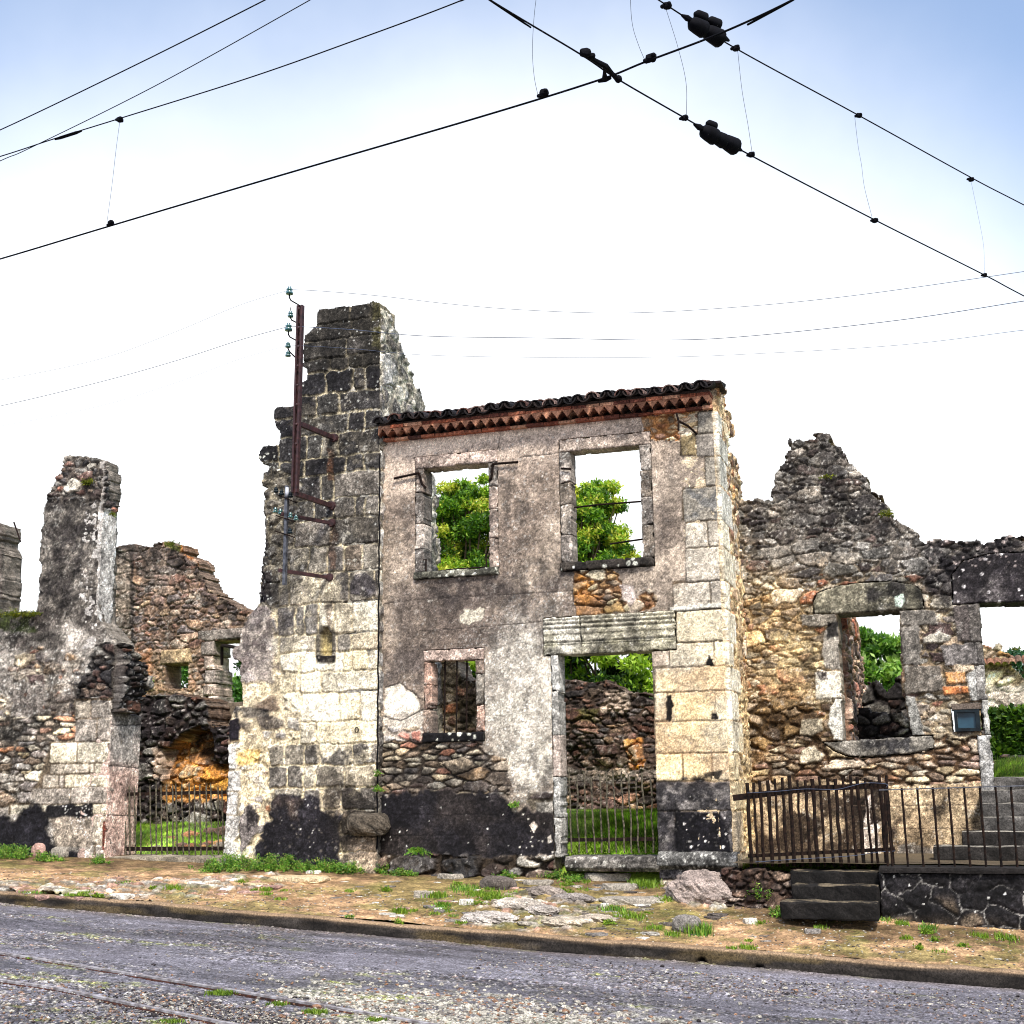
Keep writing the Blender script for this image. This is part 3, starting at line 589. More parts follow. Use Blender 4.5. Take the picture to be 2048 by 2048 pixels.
while x < XR-0.04:
    w = rng.uniform(0.16, 0.24); mb.box((x, YF-0.19+rng.uniform(-.012, .012), zc0+0.125), (min(x+w-0.006, XR-0.02), YF+0.3, zc0+0.162+rng.uniform(-.004, .004)), TER[rng.randrange(5)]*rng.uniform(0.8, 1.35), 0.003, rng); x += w
mb.build('eaves_brick_course', M_TILE, house)
mb = MB(); x = XL+0.08; P_ = 0.126
while x < XR-0.04:
    cc = TER[rng.randrange(6)]*rng.uniform(0.15, 0.4)  # tile colour cut down to paint the shaded insides of the arches
    arch(mb, x, YF-0.165+rng.uniform(-.012, .012), YF+0.25, zc0+0.036, 0.060+rng.uniform(-.002, .003), 0.012, True, 8, cc)
    x += P_+rng.uniform(-.004, .004)
mb.build('eaves_tile_arcade', M_TILE, house, smooth=False)
# pale mortar filling between the arches
Wm = Wall('Y', YF-0.185, XL+0.02, XR-0.03, zc0+0.034, zc0+0.124, 0.007, 0.3, 44); Wm.col = np.zeros(Wm.col.shape)+C(198, 142, 112)*np.exp(0.8*Wm.n(6, 3, 5)[..., None]); Wm.h = 0.006*Wm.n(10, 2)
ph = ((Wm.A-(XL+0.08)+P_/2) % P_)-P_/2; ins = (np.abs(ph) < 0.060*(1-((Wm.Z-zc0-0.034)/0.082))) & (Wm.Z < zc0+0.112)
Wm.keep &= ~ins; Wm.crust(1+0*Wm.A, 0.6, 3, 0, C(120, 80, 66), 5); Wm.build('eaves_mortar', M_PLAST, house)
Wm = Wall('Y', YF-0.0, XL+0.02, XR-0.03, zc0+0.034, zc0+0.122, 0.015, 0.25, 45); Wm.col[:] = C(70, 56, 50); Wm.h = 0.02*Wm.n(10, 2); Wm.build('eaves_infill', M_PLAST, house)  # backing coloured dark for the shade inside the arches
mb = MB(); x = XL+0.07; PT = 0.178; TD = [C(40, 34, 34), C(30, 28, 30), C(52, 42, 40), C(96, 66, 58), C(120, 98, 90), C(44, 40, 42)]
k = 0
while x < XR-0.02:
    xj = x+rng.uniform(-.012, .012); zt = zc0+0.175+0.012*math.sin(k*0.9)+rng.uniform(-.006, .008)
    for r_ in range(3):
        y0 = YF-0.27+r_*0.27+rng.uniform(-.02, .02); cc = TD[rng.randrange(6)]*rng.uniform(0.7, 1.15)
        arch(mb, xj+rng.uniform(-.012, .012), y0, y0+0.36, zt+r_*0.075+0.018, 0.083, 0.014, True, 8, cc, 0.068, taper=0.86)
        arch(mb, xj+PT/2+rng.uniform(-.01, .01), y0-0.02*(r_ == 0), y0+0.36, zt+r_*0.075+0.062, 0.078, 0.013, False, 8, TD[rng.randrange(3)]*0.7, 0.068, taper=0.9)
        if r_ == 0:   # plug in the open end, near-black for the shade inside the tile
            n_ = 8; vv = [(xj, y0+0.035, zt+0.03)]+[(xj+0.068*math.cos(math.pi*i/n_), y0+0.03, zt+0.018+0.065*math.sin(math.pi*i/n_)) for i in range(n_+1)]
            mb.add(vv, [(0, i+2, i+1) for i in range(n_)], C(38, 34, 33))
    x += PT; k += 1
mb.build('roof_tiles', M_TILE, house)
mb = MB(); mb.box((XL+0.02, YF-0.16, zc0+0.164), (XR-0.03, YF+0.42, zc0+0.20), C(96, 80, 70), 0.004); mb.box((XL+0.02, YF+0.0, zc0), (XR-0.04, YF+0.40, zc0+0.30), C(110, 96, 84), 0.01); mb.build('wall_plate', M_PLAST, house)
mb = MB(); mb.box((XR-0.09, YF-0.13, zc0+0.27), (XR+0.10, YF+0.32, zc0+0.295), C(60, 50, 48), 0.008); mb.build('edge_tile', M_TILE, house)

# ================================================================== PARTY WALL / CHIMNEY STACK
stack = thing('ruined_party_wall', 'tall dark stone party wall stub with stepped left side rising above the tiled eaves', 'ruin', (-7.3, 14.1, 0.6))
YT = 14.10
W = Wall('Y', YT, PY(440, 1700, YT)[0], XL, 0.45, 7.62, 0.0105, 0.45, 21)
P_CR = pc((222, 208, 178), (190, 180, 164), (176, 160, 140), (206, 188, 150), (160, 150, 142), (186, 132, 96), (140, 120, 100))
W.rubble(np.ones(W.A.shape), 0.22, 0.12, P_CR, C(214, 196, 162), 0.02, 0.4, 0.26, 1)
tr = [(600, 636, [560, 702, 740, 775]), (636, 669, [560, 704, 775]), (669, 706, [560, 694, 775]), (706, 732, [560, 660, 697, 775]), (732, 777, [560, 653, 707, 731, 775]), (777, 820, [540, 634, 680, 775]), (820, 858, [540, 598, 698, 730, 775]),
      (858, 906, [500, 560, 615, 645, 676, 775]), (906, 940, [500, 560, 610, 692, 729, 775]), (940, 991, [500, 548, 592, 642, 668, 775]), (991, 1031, [520, 560, 592, 628, 668, 711, 732, 775]), (1031, 1086, [520, 552, 590, 664, 775]),
      (1086, 1140, [520, 550, 580, 618, 655, 690, 726, 775]), (1140, 1201, [520, 545, 580, 640, 699, 750, 775]), (1201, 1264, [555, 592, 612, 640, 668, 706, 775]), (1264, 1299, [560, 632, 675, 704, 775]), (1299, 1339, [560, 600, 632, 688, 706, 737, 775]),
      (1339, 1381, [565, 602, 644, 775]), (1381, 1441, [565, 602, 679, 720, 775]), (1441, 1486, [600, 633, 775]), (1486, 1529, [540, 571, 610, 642, 705, 775]), (1529, 1574, [530, 577, 607, 632, 690, 775]), (1574, 1618, [547, 607, 645, 684, 775]), (1618, 1670, [560, 645, 684, 775]), (1670, 1705, [560, 684, 775]), (1705, 1760, [684, 775])]
def tc_(u, v, rng):
    r = rng.random()
    if v < 732: return C(74, 70, 66)*rng.uniform(0.8, 1.3) if u < 735 else C(70, 64, 48)
    if v < 945: return [C(64, 61, 61), C(78, 75, 73), C(90, 87, 82), C(56, 54, 56)][int(r*4)] if r < 0.93 else C(150, 142, 126)
    if v < 1090: return [C(96, 92, 86), C(118, 112, 104), C(80, 77, 75), C(134, 126, 116)][int(r*4)]
    if v < 1200: return [C(150, 142, 128), C(168, 158, 140), C(120, 114, 108), C(134, 120, 104)][int(r*4)]
    if v < 1300: return [C(232, 224, 202), C(206, 194, 168), C(150, 142, 130), C(190, 176, 150)][int(r*4)] if u > 640 else [C(138, 132, 124), C(182, 172, 154), C(110, 104, 100)][int(r*3)]
    if v < 1486: return [C(236, 226, 202), C(222, 212, 188), C(238, 222, 186), C(196, 188, 176)][int(r*4)]
    if v < 1620: return [C(136, 128, 114), C(112, 106, 98), C(150, 142, 126), C(172, 160, 138)][int(r*4)]
    return C(120, 108, 92)
bl = W.m([(545, 580), (790, 580), (790, 1765), (560, 1765), (540, 1620), (538, 1486), (600, 1480), (596, 1420), (560, 1385), (556, 1265), (545, 1200), (530, 1150), (520, 1090), (500, 900), (520, 840)], 3, 3)
W.blocks(bl, tr, 745, tc_, C(176, 164, 136)*(W.V < 1110)[..., None]+C(212, 196, 162)*(W.V >= 1110)[..., None], 0.022, 0.022, 1, 0.03, 0.0, 0.024)
# rough mortared strip of the torn left edge
W.rubble(W.m([(500, 940), (600, 940), (586, 1090), (560, 1210), (500, 1260)], 8, 4), 0.17, 0.12, pc((122, 116, 106), (94, 90, 86), (150, 142, 128)), C(150, 140, 118), 0.035, 0.3, 0.2, 4)
W.crust(W.m([(505, 940), (580, 940), (565, 1200), (500, 1230)], 6, 12), 0.5, 9, 0.1, C(60, 56, 52), 31)
W.paint(W.m([(455, 1330), (462, 1285), (480, 1252), (505, 1215), (540, 1215), (552, 1300), (545, 1362), (455, 1365)], 6, 8), C(158, 148, 142), dh=0.02, amt=0.85)
W.crust(W.m([(455, 1330), (462, 1285), (480, 1252), (505, 1215), (540, 1215), (545, 1300), (515, 1345), (455, 1350)], 8, 10), 0.7, 12, 0.05, C(88, 78, 78), 32)
for pp, cc in (([(525, 1145), (545, 1140), (548, 1200), (520, 1205)], (42, 38, 44)), ([(522, 1080), (535, 1080), (530, 1150), (522, 1150)], (70, 66, 66))): W.paint(W.m(pp, 3, 3), C(*cc))
W.flecks(W.m([(515, 1100), (546, 1100), (546, 1200), (515, 1205)], 0, 4), 0.05, 0.4, C(205, 205, 196), 3, 0.9)
W.paint(W.m([(702, 1170), (712, 1150), (732, 1146), (750, 1160), (752, 1188), (738, 1196), (704, 1188)], 2, 2), C(84, 80, 84), dh=0.03)
# lower left: grey gate-side blocks and ochre stone
W.blocks(W.m([(440, 1483), (478, 1483), (476, 1765), (440, 1765)], 8, 6), [(1483, 1540, [440, 478]), (1540, 1584, [440, 484]), (1584, 1630, [440, 476]), (1630, 1765, [440, 480])], 470, lambda u, v, r: C(168, 164, 158), C(150, 138, 118), 0.02, 0.01, 5)
W.paint(W.m([(472, 1505), (495, 1495), (520, 1502), (518, 1525), (492, 1532), (472, 1525)], 5, 5), C(216, 178, 116)); W.paint(W.m([(460, 1440), (478, 1436), (486, 1455), (480, 1480), (460, 1484)], 3, 3), C(46, 40, 48), dh=0.03)
W.crust(W.m([(458, 1412), (485, 1412), (545, 1420), (540, 1435), (470, 1436)], 4, 5), 0.9, 8, 0.2, C(70, 68, 72), 33)
W.paint(W.m([(480, 1650), (490, 1615), (505, 1608), (518, 1630), (516, 1660), (504, 1680), (482, 1720)], 4, 3), C(120, 112, 108), dh=0.035); W.crust(W.m([(490, 1612), (505, 1606), (520, 1630), (515, 1665), (500, 1660)], 3, 3), 0.9, 10, 0.1, C(44, 38, 42), 34)
# tarred plaster at the foot
blk = W.m([(505, 1770), (512, 1690), (528, 1665), (545, 1605), (560, 1590), (640, 1598), (645, 1628), (684, 1632), (684, 1770)], 10, 8, 8)
W.crust(W.m([(500, 1770), (505, 1690), (520, 1640), (540, 1570), (690, 1570), (700, 1770)], 20, 50), 0.6, 5, 0.08, C(96, 84, 74), 62)
W.paint(blk, C(48, 45, 50), dh=0.028); W.crust(blk, 0.6, 3, 0, C(28, 26, 32), 35); W.crust(W.m([(545, 1590), (610, 1595), (600, 1640), (545, 1640)], 6, 10), 0.5, 4, 0.1, C(110, 92, 78), 36)
W.flecks(blk, 0.055, 0.08, C(205, 202, 198), 6, 0.9, 0.05, 0.2)
W.crust(W.m([(690, 1590), (780, 1590), (780, 1680), (690, 1680)], 8, 20), 0.6, 5, 0.1, C(66, 58, 46), 37)
W.paint(W.m([(698, 1674), (776, 1674), (778, 1740), (698, 1740)], 4, 6), C(176, 156, 134), amt=0.85)
# rust streaks under the pole brackets
for u_, v0, v1 in ((668, 1048, 1140), (660, 1160, 1275), (664, 900, 960)):
    W.paint(W.m([(u_-7, v0), (u_+6, v0), (u_+5, v1), (u_-6, v1)], 5, 4), C(120, 76, 44), amt=0.55)
    W.crust(W.m([(u_-10, v0-20), (u_+8, v0-20), (u_+8, v0+(v1-v0)*0.6), (u_-8, v0+(v1-v0)*0.6)], 5, 5), 0.8, 8, 0.1, C(36, 30, 28), 38+u_ % 7)
# niche
W.paint(W.m([(632, 1300), (634, 1262), (645, 1248), (660, 1250), (672, 1266), (674, 1300), (672, 1325), (634, 1325)], 3, 3), C(84, 78, 68), amt=0.85)
nic = W.m([(641, 1311), (642, 1270), (648, 1256), (656, 1255), (664, 1272), (663, 1311)], 1, 2, 12); W.paint(nic, C(170, 154, 108)); W.h -= 0.10*nic
W.paint(W.m([(634, 1311), (674, 1311), (672, 1324), (638, 1325)], 2, 2), C(40, 36, 34), dh=0.03)
# soot and lichen, ledge lines
sm_ = ss(W.n(2.3, 301, 5)+0.3*W.n(14, 302, 3), 0.10, 0.30)*(W.V > 740)*(W.U > 560); W.paint(sm_*(W.V < 1100), C(120, 112, 98)*np.exp(0.8*W.n(9, 303, 5))[..., None], amt=0.55); W.paint(sm_*(W.V >= 1100)*(W.V < 1600), C(222, 208, 178)*np.exp(0.6*W.n(9, 303, 5))[..., None], amt=0.6)
W.crust(W.m([(560, 560), (800, 560), (800, 735), (560, 735)], 6, 12), 0.9, 3, 0.32, C(66, 62, 56), 45)
W.crust(W.m([(560, 560), (790, 560), (790, 1000), (500, 1000)], 0, 60), 0.35, 5, -0.05, C(40, 38, 39), 46)
W.crust(W.m([(500, 960), (790, 960), (790, 1230), (500, 1230)], 0, 60), 0.5, 4, -0.02, C(70, 64, 58), 48); W.crust(W.m([(560, 1180), (790, 1180), (790, 1490), (460, 1490)], 0, 40), 0.45, 5, -0.10, C(128, 118, 102), 49)
W.flecks(W.m([(500, 560), (790, 560), (790, 1060), (500, 1060)], 0, 30), 0.06, 0.16, C(186, 186, 178), 8, 0.8, 0.05, 0.25)
W.flecks(W.m([(516, 910), (560, 905), (560, 935), (520, 940)], 0, 4), 0.05, 0.7, C(205, 205, 190), 9, 0.9)
W.flecks(W.m([(560, 1040), (790, 1040), (790, 1720), (460, 1720)], 0, 30), 0.05, 0.2, C(120, 112, 104), 10, 0.6)
for v_ in (1086, 1140, 1201, 1264, 1381): crack(W, [(690, v_+4), (758, v_-2)], 1.4, (48, 40, 34), 0.012)
W.crust(W.m([(745, 600), (775, 600), (775, 700), (745, 700)], 4, 8), 0.6, 8, 0.2, C(84, 80, 44), 47)
W.crust(W.m([(645, 1560), (800, 1560), (800, 1680), (690, 1690), (650, 1640)], 14, 40), 0.8, 5, 0.16, C(52, 46, 42), 51)
W.outline([(636, 626), (640, 621), (700, 612), (735, 609), (748, 602), (757, 606), (790, 606), (800, 1800), (440, 1800), (457, 1560), (457, 1484), (462, 1478), (461, 1440), (468, 1413), (484, 1410), (482, 1335), (484, 1325), (468, 1318), (465, 1303), (470, 1294), (480, 1290), (482, 1272), (488, 1255), (500, 1230), (520, 1204), (524, 1130), (530, 1090), (530, 985), (538, 976), (527, 972), (527, 946), (538, 942), (540, 930), (528, 927), (518, 914), (519, 902), (528, 893), (558, 890), (562, 884), (560, 862), (552, 856), (550, 822), (556, 815), (602, 812), (602, 765), (616, 760), (616, 740), (606, 733), (608, 700), (609, 672), (622, 660), (634, 652)], 2.2, 0, 8)
W.grain(0.18, 0, 1.0, 0.6*(W.V > 1190)*(W.V < 1486)); W.build('front_wall', M_STONE, stack)
# return face running back, broken slope
W = Wall('X', XL+0.0, YT+0.004, 16.2, 0.45, 7.62, 0.0125, 0.5, 22)
W.rubble(np.ones(W.A.shape), 0.3, 0.2, pc((176, 172, 162), (150, 146, 140), (128, 122, 116), (190, 186, 174), (112, 104, 98)), C(188, 180, 160), 0.03, 0.4, 0.14, 1)
W.crust(W.m([(757, 600), (800, 650), (850, 820), (850, 860), (820, 860), (790, 740), (770, 660)], 6, 14), 0.6, 8, 0.05, C(74, 70, 66), 3)
W.crust(np.ones(W.A.shape), 0.35, 4, -0.1, C(110, 106, 100), 4)
W.outline([(750, 600), (760, 606), (766, 616), (776, 624), (784, 634), (786, 648), (793, 660), (800, 676), (804, 696), (812, 712), (816, 730), (826, 752), (828, 772), (838, 792), (843, 812), (842, 836), (850, 870), (870, 1000), (900, 1800), (740, 1800)], 3, 5)
W.paint(ss(W.V, 1470, 1520), C(84, 76, 68), amt=0.9); W.grain(0.15); W.build('return_wall', M_STONE, stack)
# thin black tube added as the shade of the gap between stack and house
mb = MB(); pts = [(XL+0.012+0.006*math.sin(i*2.1), YT-0.006+0.006*math.sin(i*1.3), 0.9+i*0.12) for i in range(40)]; mb.tube(pts, 0.009, 6, C(40, 36, 36)); mb.build('gap_shade_line', M_CABLE_GAP, stack)
mb = MB(); q = PY(714, 1460, YT-0.03)
mb.tube([q+np.array([0.022*math.sin(t), -0.01, 0.03*math.cos(t)]) for t in np.linspace(0, 2*math.pi, 14)], 0.006, 6, C(60, 40, 30)); tag(mb.build('tether_ring', M_IRON), 'small rusty iron ring hanging on the cream stone wall', 'ring')

# ================================================================== LEFT HOUSE
lh = thing('ruined_house', 'broken grey house front at the left edge with a tall chimney pier', 'ruin', (-11.0, 14.2, 0.8))
W = Wall('Y', YF, -14.0, PY(217, 1550, YF)[0], 0.6, 6.05, 0.0135, 0.42, 31)
W.col[:] = C(158, 150, 140); W.col *= np.exp(0.9*W.n(3, 2, 6))[..., None]; W.h = 0.012*W.n(10, 3)
pierm = W.m([(60, 880), (260, 880), (260, 1260), (60, 1240)], 8, 30)
W.paint(pierm, C(128, 120, 110), amt=0.8); W.crust(pierm, 0.8, 6, 0.0, C(62, 56, 54), 1); W.crust(pierm, 0.5, 14, 0.0, C(40, 38, 40), 11); W.h += pierm*0.012*W.n(20, 8, 3)
W.rubble(W.m([(100, 880), (240, 880), (240, 1000), (90, 1000)], 10, 14), 0.14, 0.08, P_GREY, C(96, 88, 80), 0.035, seed=2)
W.crust(W.m([(-200, 1215), (110, 1215), (120, 1270), (90, 1300), (-200, 1300)], 12, 30), 0.85, 5, 0.12, C(58, 54, 50), 2)
W.flecks(W.m([(-200, 1290), (230, 1290), (160, 1440), (-200, 1440)], 10, 20), 0.05, 0.4, C(222, 220, 212), 1, 0.6); W.flecks(W.m([(-200, 1290), (160, 1290), (150, 1440), (-200, 1440)], 8, 10), 0.12, 0.14, C(168, 118, 92), 7, 0.8)
W.rubble(W.m([(-200, 1300), (170, 1300), (150, 1436), (-200, 1436)], 12, 10)*ss(W.n(2.2, 333, 5), 0.02, 0.2), 0.17, 0.085, P_MIX, C(150, 140, 126), 0.03, seed=23)
W.crust(W.m([(-200, 1216), (240, 1216), (240, 1436), (-200, 1436)], 0, 30), 0.6, 4, -0.02, C(74, 66, 62), 24)
W.rubble(W.m([(170, 1330), (200, 1290), (225, 1290), (280, 1300), (280, 1425), (150, 1432)], 8, 5), 0.16, 0.09, P_GREY, C(70, 64, 60), 0.06, seed=3)
W.crust(W.m([(150, 1290), (290, 1290), (290, 1430), (150, 1430)], 10, 16), 0.75, 7, 0.12, C(40, 38, 40), 3)
W.rubble(W.m([(-200, 1436), (150, 1430), (240, 1425), (240, 1600), (-200, 1630)], 6, 4), 0.24, 0.075, P_CR, C(86, 78, 68), 0.03, 0.3, 0.13, 4)
W.crust(W.m([(-200, 1436), (110, 1436), (150, 1470), (80, 1500), (-200, 1540)], 14, 30), 0.85, 6, 0.1, C(44, 42, 40), 4)
lrows = [(1400, 1437, [150, 182, 236]), (1437, 1483, [150, 195, 236]), (1483, 1526, [100, 155, 240]), (1526, 1548, [100, 180, 190, 240]), (1548, 1574, [85, 118, 130, 182, 240]), (1574, 1608, [60, 142, 240]), (1608, 1630, [20, 140, 240]), (1630, 1690, [185, 240]), (1690, 1722, [190, 240])]
W.blocks(W.m([(150, 1400), (240, 1395), (240, 1725), (186, 1725), (186, 1612), (15, 1632), (15, 1606), (60, 1604), (84, 1545), (98, 1500), (100, 1483), (150, 1480)], 3, 3), lrows, 200, lambda u, v, r: [C(206, 196, 174), C(188, 176, 158), C(214, 202, 176), C(168, 158, 146)][r.randrange(4)]*(0.7 if v < 1480 else 1), C(120, 106, 88), 0.018, 0.015, 5)
W.paint(W.m([(-200, 1632), (30, 1632), (60, 1605), (88, 1608), (100, 1650), (110, 1700), (160, 1700), (160, 1760), (-200, 1760)], 12, 12), C(42, 40, 46)); W.paint(W.m([(92, 1610), (184, 1610), (184, 1695), (112, 1692)], 4, 4), C(150, 138, 124), dh=0.01); W.paint(W.m([(92, 1608), (185, 1608), (185, 1635), (90, 1636)], 3, 5), C(40, 38, 40)); W.flecks(W.m([(120, 1610), (184, 1610), (180, 1680), (140, 1660)], 6, 6), 0.035, 0.6, C(220, 216, 210), 3, 0.8)
W.paint(W.m([(206, 1640), (222, 1640), (222, 1700), (206, 1700)], 2, 2), C(120, 60, 46)); W.paint(W.m([(208, 1530), (240, 1480), (240, 1580), (212, 1580)], 4, 8), C(196, 168, 156))
W.crust(W.m([(-200, 1226), (30, 1222), (85, 1230), (75, 1262), (-200, 1262)], 8, 6), 0.8, 9, 0.0, C(66, 78, 30), 9)
W.outline([(-400, 1044), (-8, 1043), (3, 1043), (4, 1056), (-1, 1085), (5, 1105), (2, 1170), (0, 1216), (70, 1222), (76, 1150), (82, 1060), (85, 1020), (95, 990), (108, 970), (118, 950), (128, 935), (129, 912), (160, 913), (200, 917), (203, 935), (205, 960), (204, 990), (200, 1010), (197, 1100), (196, 1240), (215, 1258), (236, 1290), (250, 1310), (272, 1330), (278, 1380), (240, 1425), (236, 1432), (222, 1432), (216, 1800), (-400, 1800)], 3, 2, 8)
W.keep &= W.A < PY(217, 1550, YF)[0]-0.002+0.05*(W.Z > 2.6)
W.paint((W.U < 50)*(W.V < 1212)*1.0, C(96, 88, 82), amt=0.85); W.grain(0.18); W.build('wall', M_STONE, lh)
Wr = Wall('X', PY(217, 1550, YF)[0], YF+0.004, 14.85, 0.6, 2.60, 0.0125, 0.4, 32)
Wr.col[:] = C(196, 166, 152); Wr.col *= (1+0.3*Wr.n(3, 2, 5))[..., None]; Wr.paint(Wr.m([(210, 1400), (285, 1400), (285, 1530), (215, 1530)], 8, 40), C(170, 162, 154)); Wr.crust(Wr.m([(210, 1400), (285, 1400), (285, 1450), (215, 1450)], 8, 20), 0.7, 6, 0.1, C(70, 64, 62), 3)
crack(Wr, [(217, 1530), (280, 1536)], 1.2); crack(Wr, [(217, 1630), (280, 1632)], 1.2); crack(Wr, [(217, 1450), (280, 1450)], 1.2); Wr.keep &= (Wr.Z < 2.56+0.03*Wr.n(6, 4)); Wr.grain(); Wr.build('gate_reveal', M_STONE, lh)
Wr = Wall('X', PY(197, 1100, YF)[0]+0.03, YF+0.004, 14.85, 3.3, 6.0, 0.0125, 0.3, 33); Wr.sidey = .5; Wr.col[:] = C(206, 200, 192); Wr.col *= (1+0.35*Wr.n(3, 2, 5))[..., None]; Wr.crust(1+0*Wr.A, 0.4, 5, -0.05, C(110, 104, 100), 3)
Wr.rubble(Wr.m([(150, 850), (260, 850), (260, 1030), (150, 1010)], 6, 6), 0.16, 0.08, P_GREY, C(80, 72, 66), 0.04)
Wr.outline([(150, 900), (203, 916), (209, 920), (212, 935), (214, 960), (215, 990), (226, 1000), (232, 1020), (234, 1035), (233, 1100), (228, 1180), (224, 1250), (230, 1300), (150, 1300)], 3); Wr.grain(); Wr.build('pier_return', M_STONE, lh)
mb = MB(); q = PY(28, 1045, YF-0.02); q2 = PY(41, 1083, YF-0.25); mb.tube([q, q2], 0.012, 6, C(60, 56, 54)); mb.build('iron_pin', M_IRON, lh)
# broken end of the cross wall above the gate reveal, leaning out a little
xs0 = PY(217, 1550, YF)[0]
Ws = Wall('X', xs0+0.06, YF+0.01, 15.0, 2.57, 3.95, 0.0125, 0.5, 34)
Ws.rubble(np.ones(Ws.A.shape), 0.15, 0.09, P_GREY, C(72, 66, 62), 0.07, 0.4, 0.13, 1); Ws.crust(1+0*Ws.A, 0.7, 6, 0.1, C(42, 40, 42), 2); Ws.flecks(1+0*Ws.A, 0.05, 0.3, C(170, 166, 160), 3, 0.7)
Ws.h += 0.06*Ws.n(2, 8, 3)+0.10*ss(Ws.Z, 2.6, 3.0)*ss(-Ws.Z, -3.5, -3.1)
Ws.outline([(180, 1240), (222, 1262), (236, 1275), (250, 1300), (276, 1312), (280, 1360), (279, 1400), (279, 1450), (180, 1450)], 4, 6); Ws.grain(); Ws.build('wall_stub', M_STONE, lh)
# ================================================================== RIGHT RUIN (set back behind a terrace)
ruin = thing('ruined_house', 'set back rubble stone ruin with a pointed gable, one window opening and a doorway', 'ruin', (-0.8, 15.6, 0.78))
YR = 15.6; XR1 = 3.4
W = Wall('Y', YR, -2.45, XR1, 0.7, 5.85, 0.0115, 0.42, 51)
W.rubble(np.ones(W.A.shape), 0.17, 0.08, np.concatenate([P_MIX, pc((170, 160, 140), (150, 142, 126), (126, 120, 108))]), C(134, 118, 94), 0.034, 0.42, 0.10, 1, smear=0.6)
up1 = W.m([(1480, 850), (2120, 850), (2120, 1180), (1900, 1190), (1700, 1130), (1480, 1180)], 16, 90)
g = W.col.mean(-1, keepdims=True); W.col = W.col*(1-0.75*up1[..., None])+(g*np.array([0.66, 0.62, 0.58]))*0.75*up1[..., None]
W.crust(W.m([(1480, 850), (1860, 850), (1860, 1090), (1640, 1060), (1480, 1090)], 14, 60), 0.6, 7, 0.0, C(50, 46, 48), 2)
W.flecks(W.m([(1480, 850), (2120, 850), (2120, 1250), (1480, 1200)], 0, 40), 0.05, 0.3, C(176, 172, 164), 3, 0.6)
W.crust(W.m([(1480, 1340), (1560, 1360), (1640, 1420), (1640, 1560), (1480, 1560)], 14, 50), 0.7, 3, 0.15, C(112, 80, 50), 41)  # shade near the corner painted in: browner and darker stones
warm = W.m([(1480, 1150), (1560, 1140), (1680, 1240), (1680, 1500), (1700, 1600), (1480, 1600)], 16, 80)
W.col = W.col*(1-warm[..., None]*0.6)+W.col*np.array([1.30, 1.12, 0.82])*0.95*warm[..., None]*0.6+warm[..., None]*C(206, 178, 122)*0.10
W.rubble(W.m([(1495, 1400), (1600, 1400), (1650, 1430), (1650, 1490), (1600, 1500), (1496, 1500)], 8, 4), 0.25, 0.14, pc((150, 122, 84), (124, 98, 68), (170, 142, 104), (108, 86, 64)), C(84, 64, 40), 0.06, 0.4, 0.13, 7)
W.rubble(W.m([(1560, 1480), (2000, 1470), (2000, 1585), (1520, 1585), (1500, 1540)], 8, 4), 0.22, 0.075, pc((188, 164, 132), (168, 142, 112), (160, 122, 98), (204, 188, 158), (130, 108, 88), (176, 156, 122)), C(92, 70, 50), 0.045, 0.3, 0.13, 8)
W.paint(W.m([(1552, 1270), (1600, 1265), (1640, 1290), (1630, 1350), (1560, 1345)], 16, 30), C(206, 184, 138), amt=0.5)
W.crust(W.m([(1600, 1265), (1645, 1265), (1650, 1370), (1600, 1370)], 10, 14), 0.6, 6, 0.1, C(70, 62, 54), 9)
# dark parapet course to the right
W.crust(W.m([(1838, 1075), (2120, 1060), (2120, 1215), (1880, 1215), (1845, 1180)], 10, 20), 0.85, 5, 0.22, C(42, 38, 42), 4); W.flecks(W.m([(1840, 1075), (2120, 1060), (2120, 1130), (1860, 1140)], 6, 10), 0.07, 0.5, C(176, 162, 156), 5, 0.8)
for u_, v_, r_ in ((1956, 1120, 5), (1964, 1134, 4), (1988, 1164, 3), (2007, 1166, 2.5), (1995, 1193, 4.5)): W.paint(ss(-np.hypot(W.U-u_, W.V-v_)+1.2*W.n(20, 3), -r_-1, -r_+1), C(228, 226, 218))
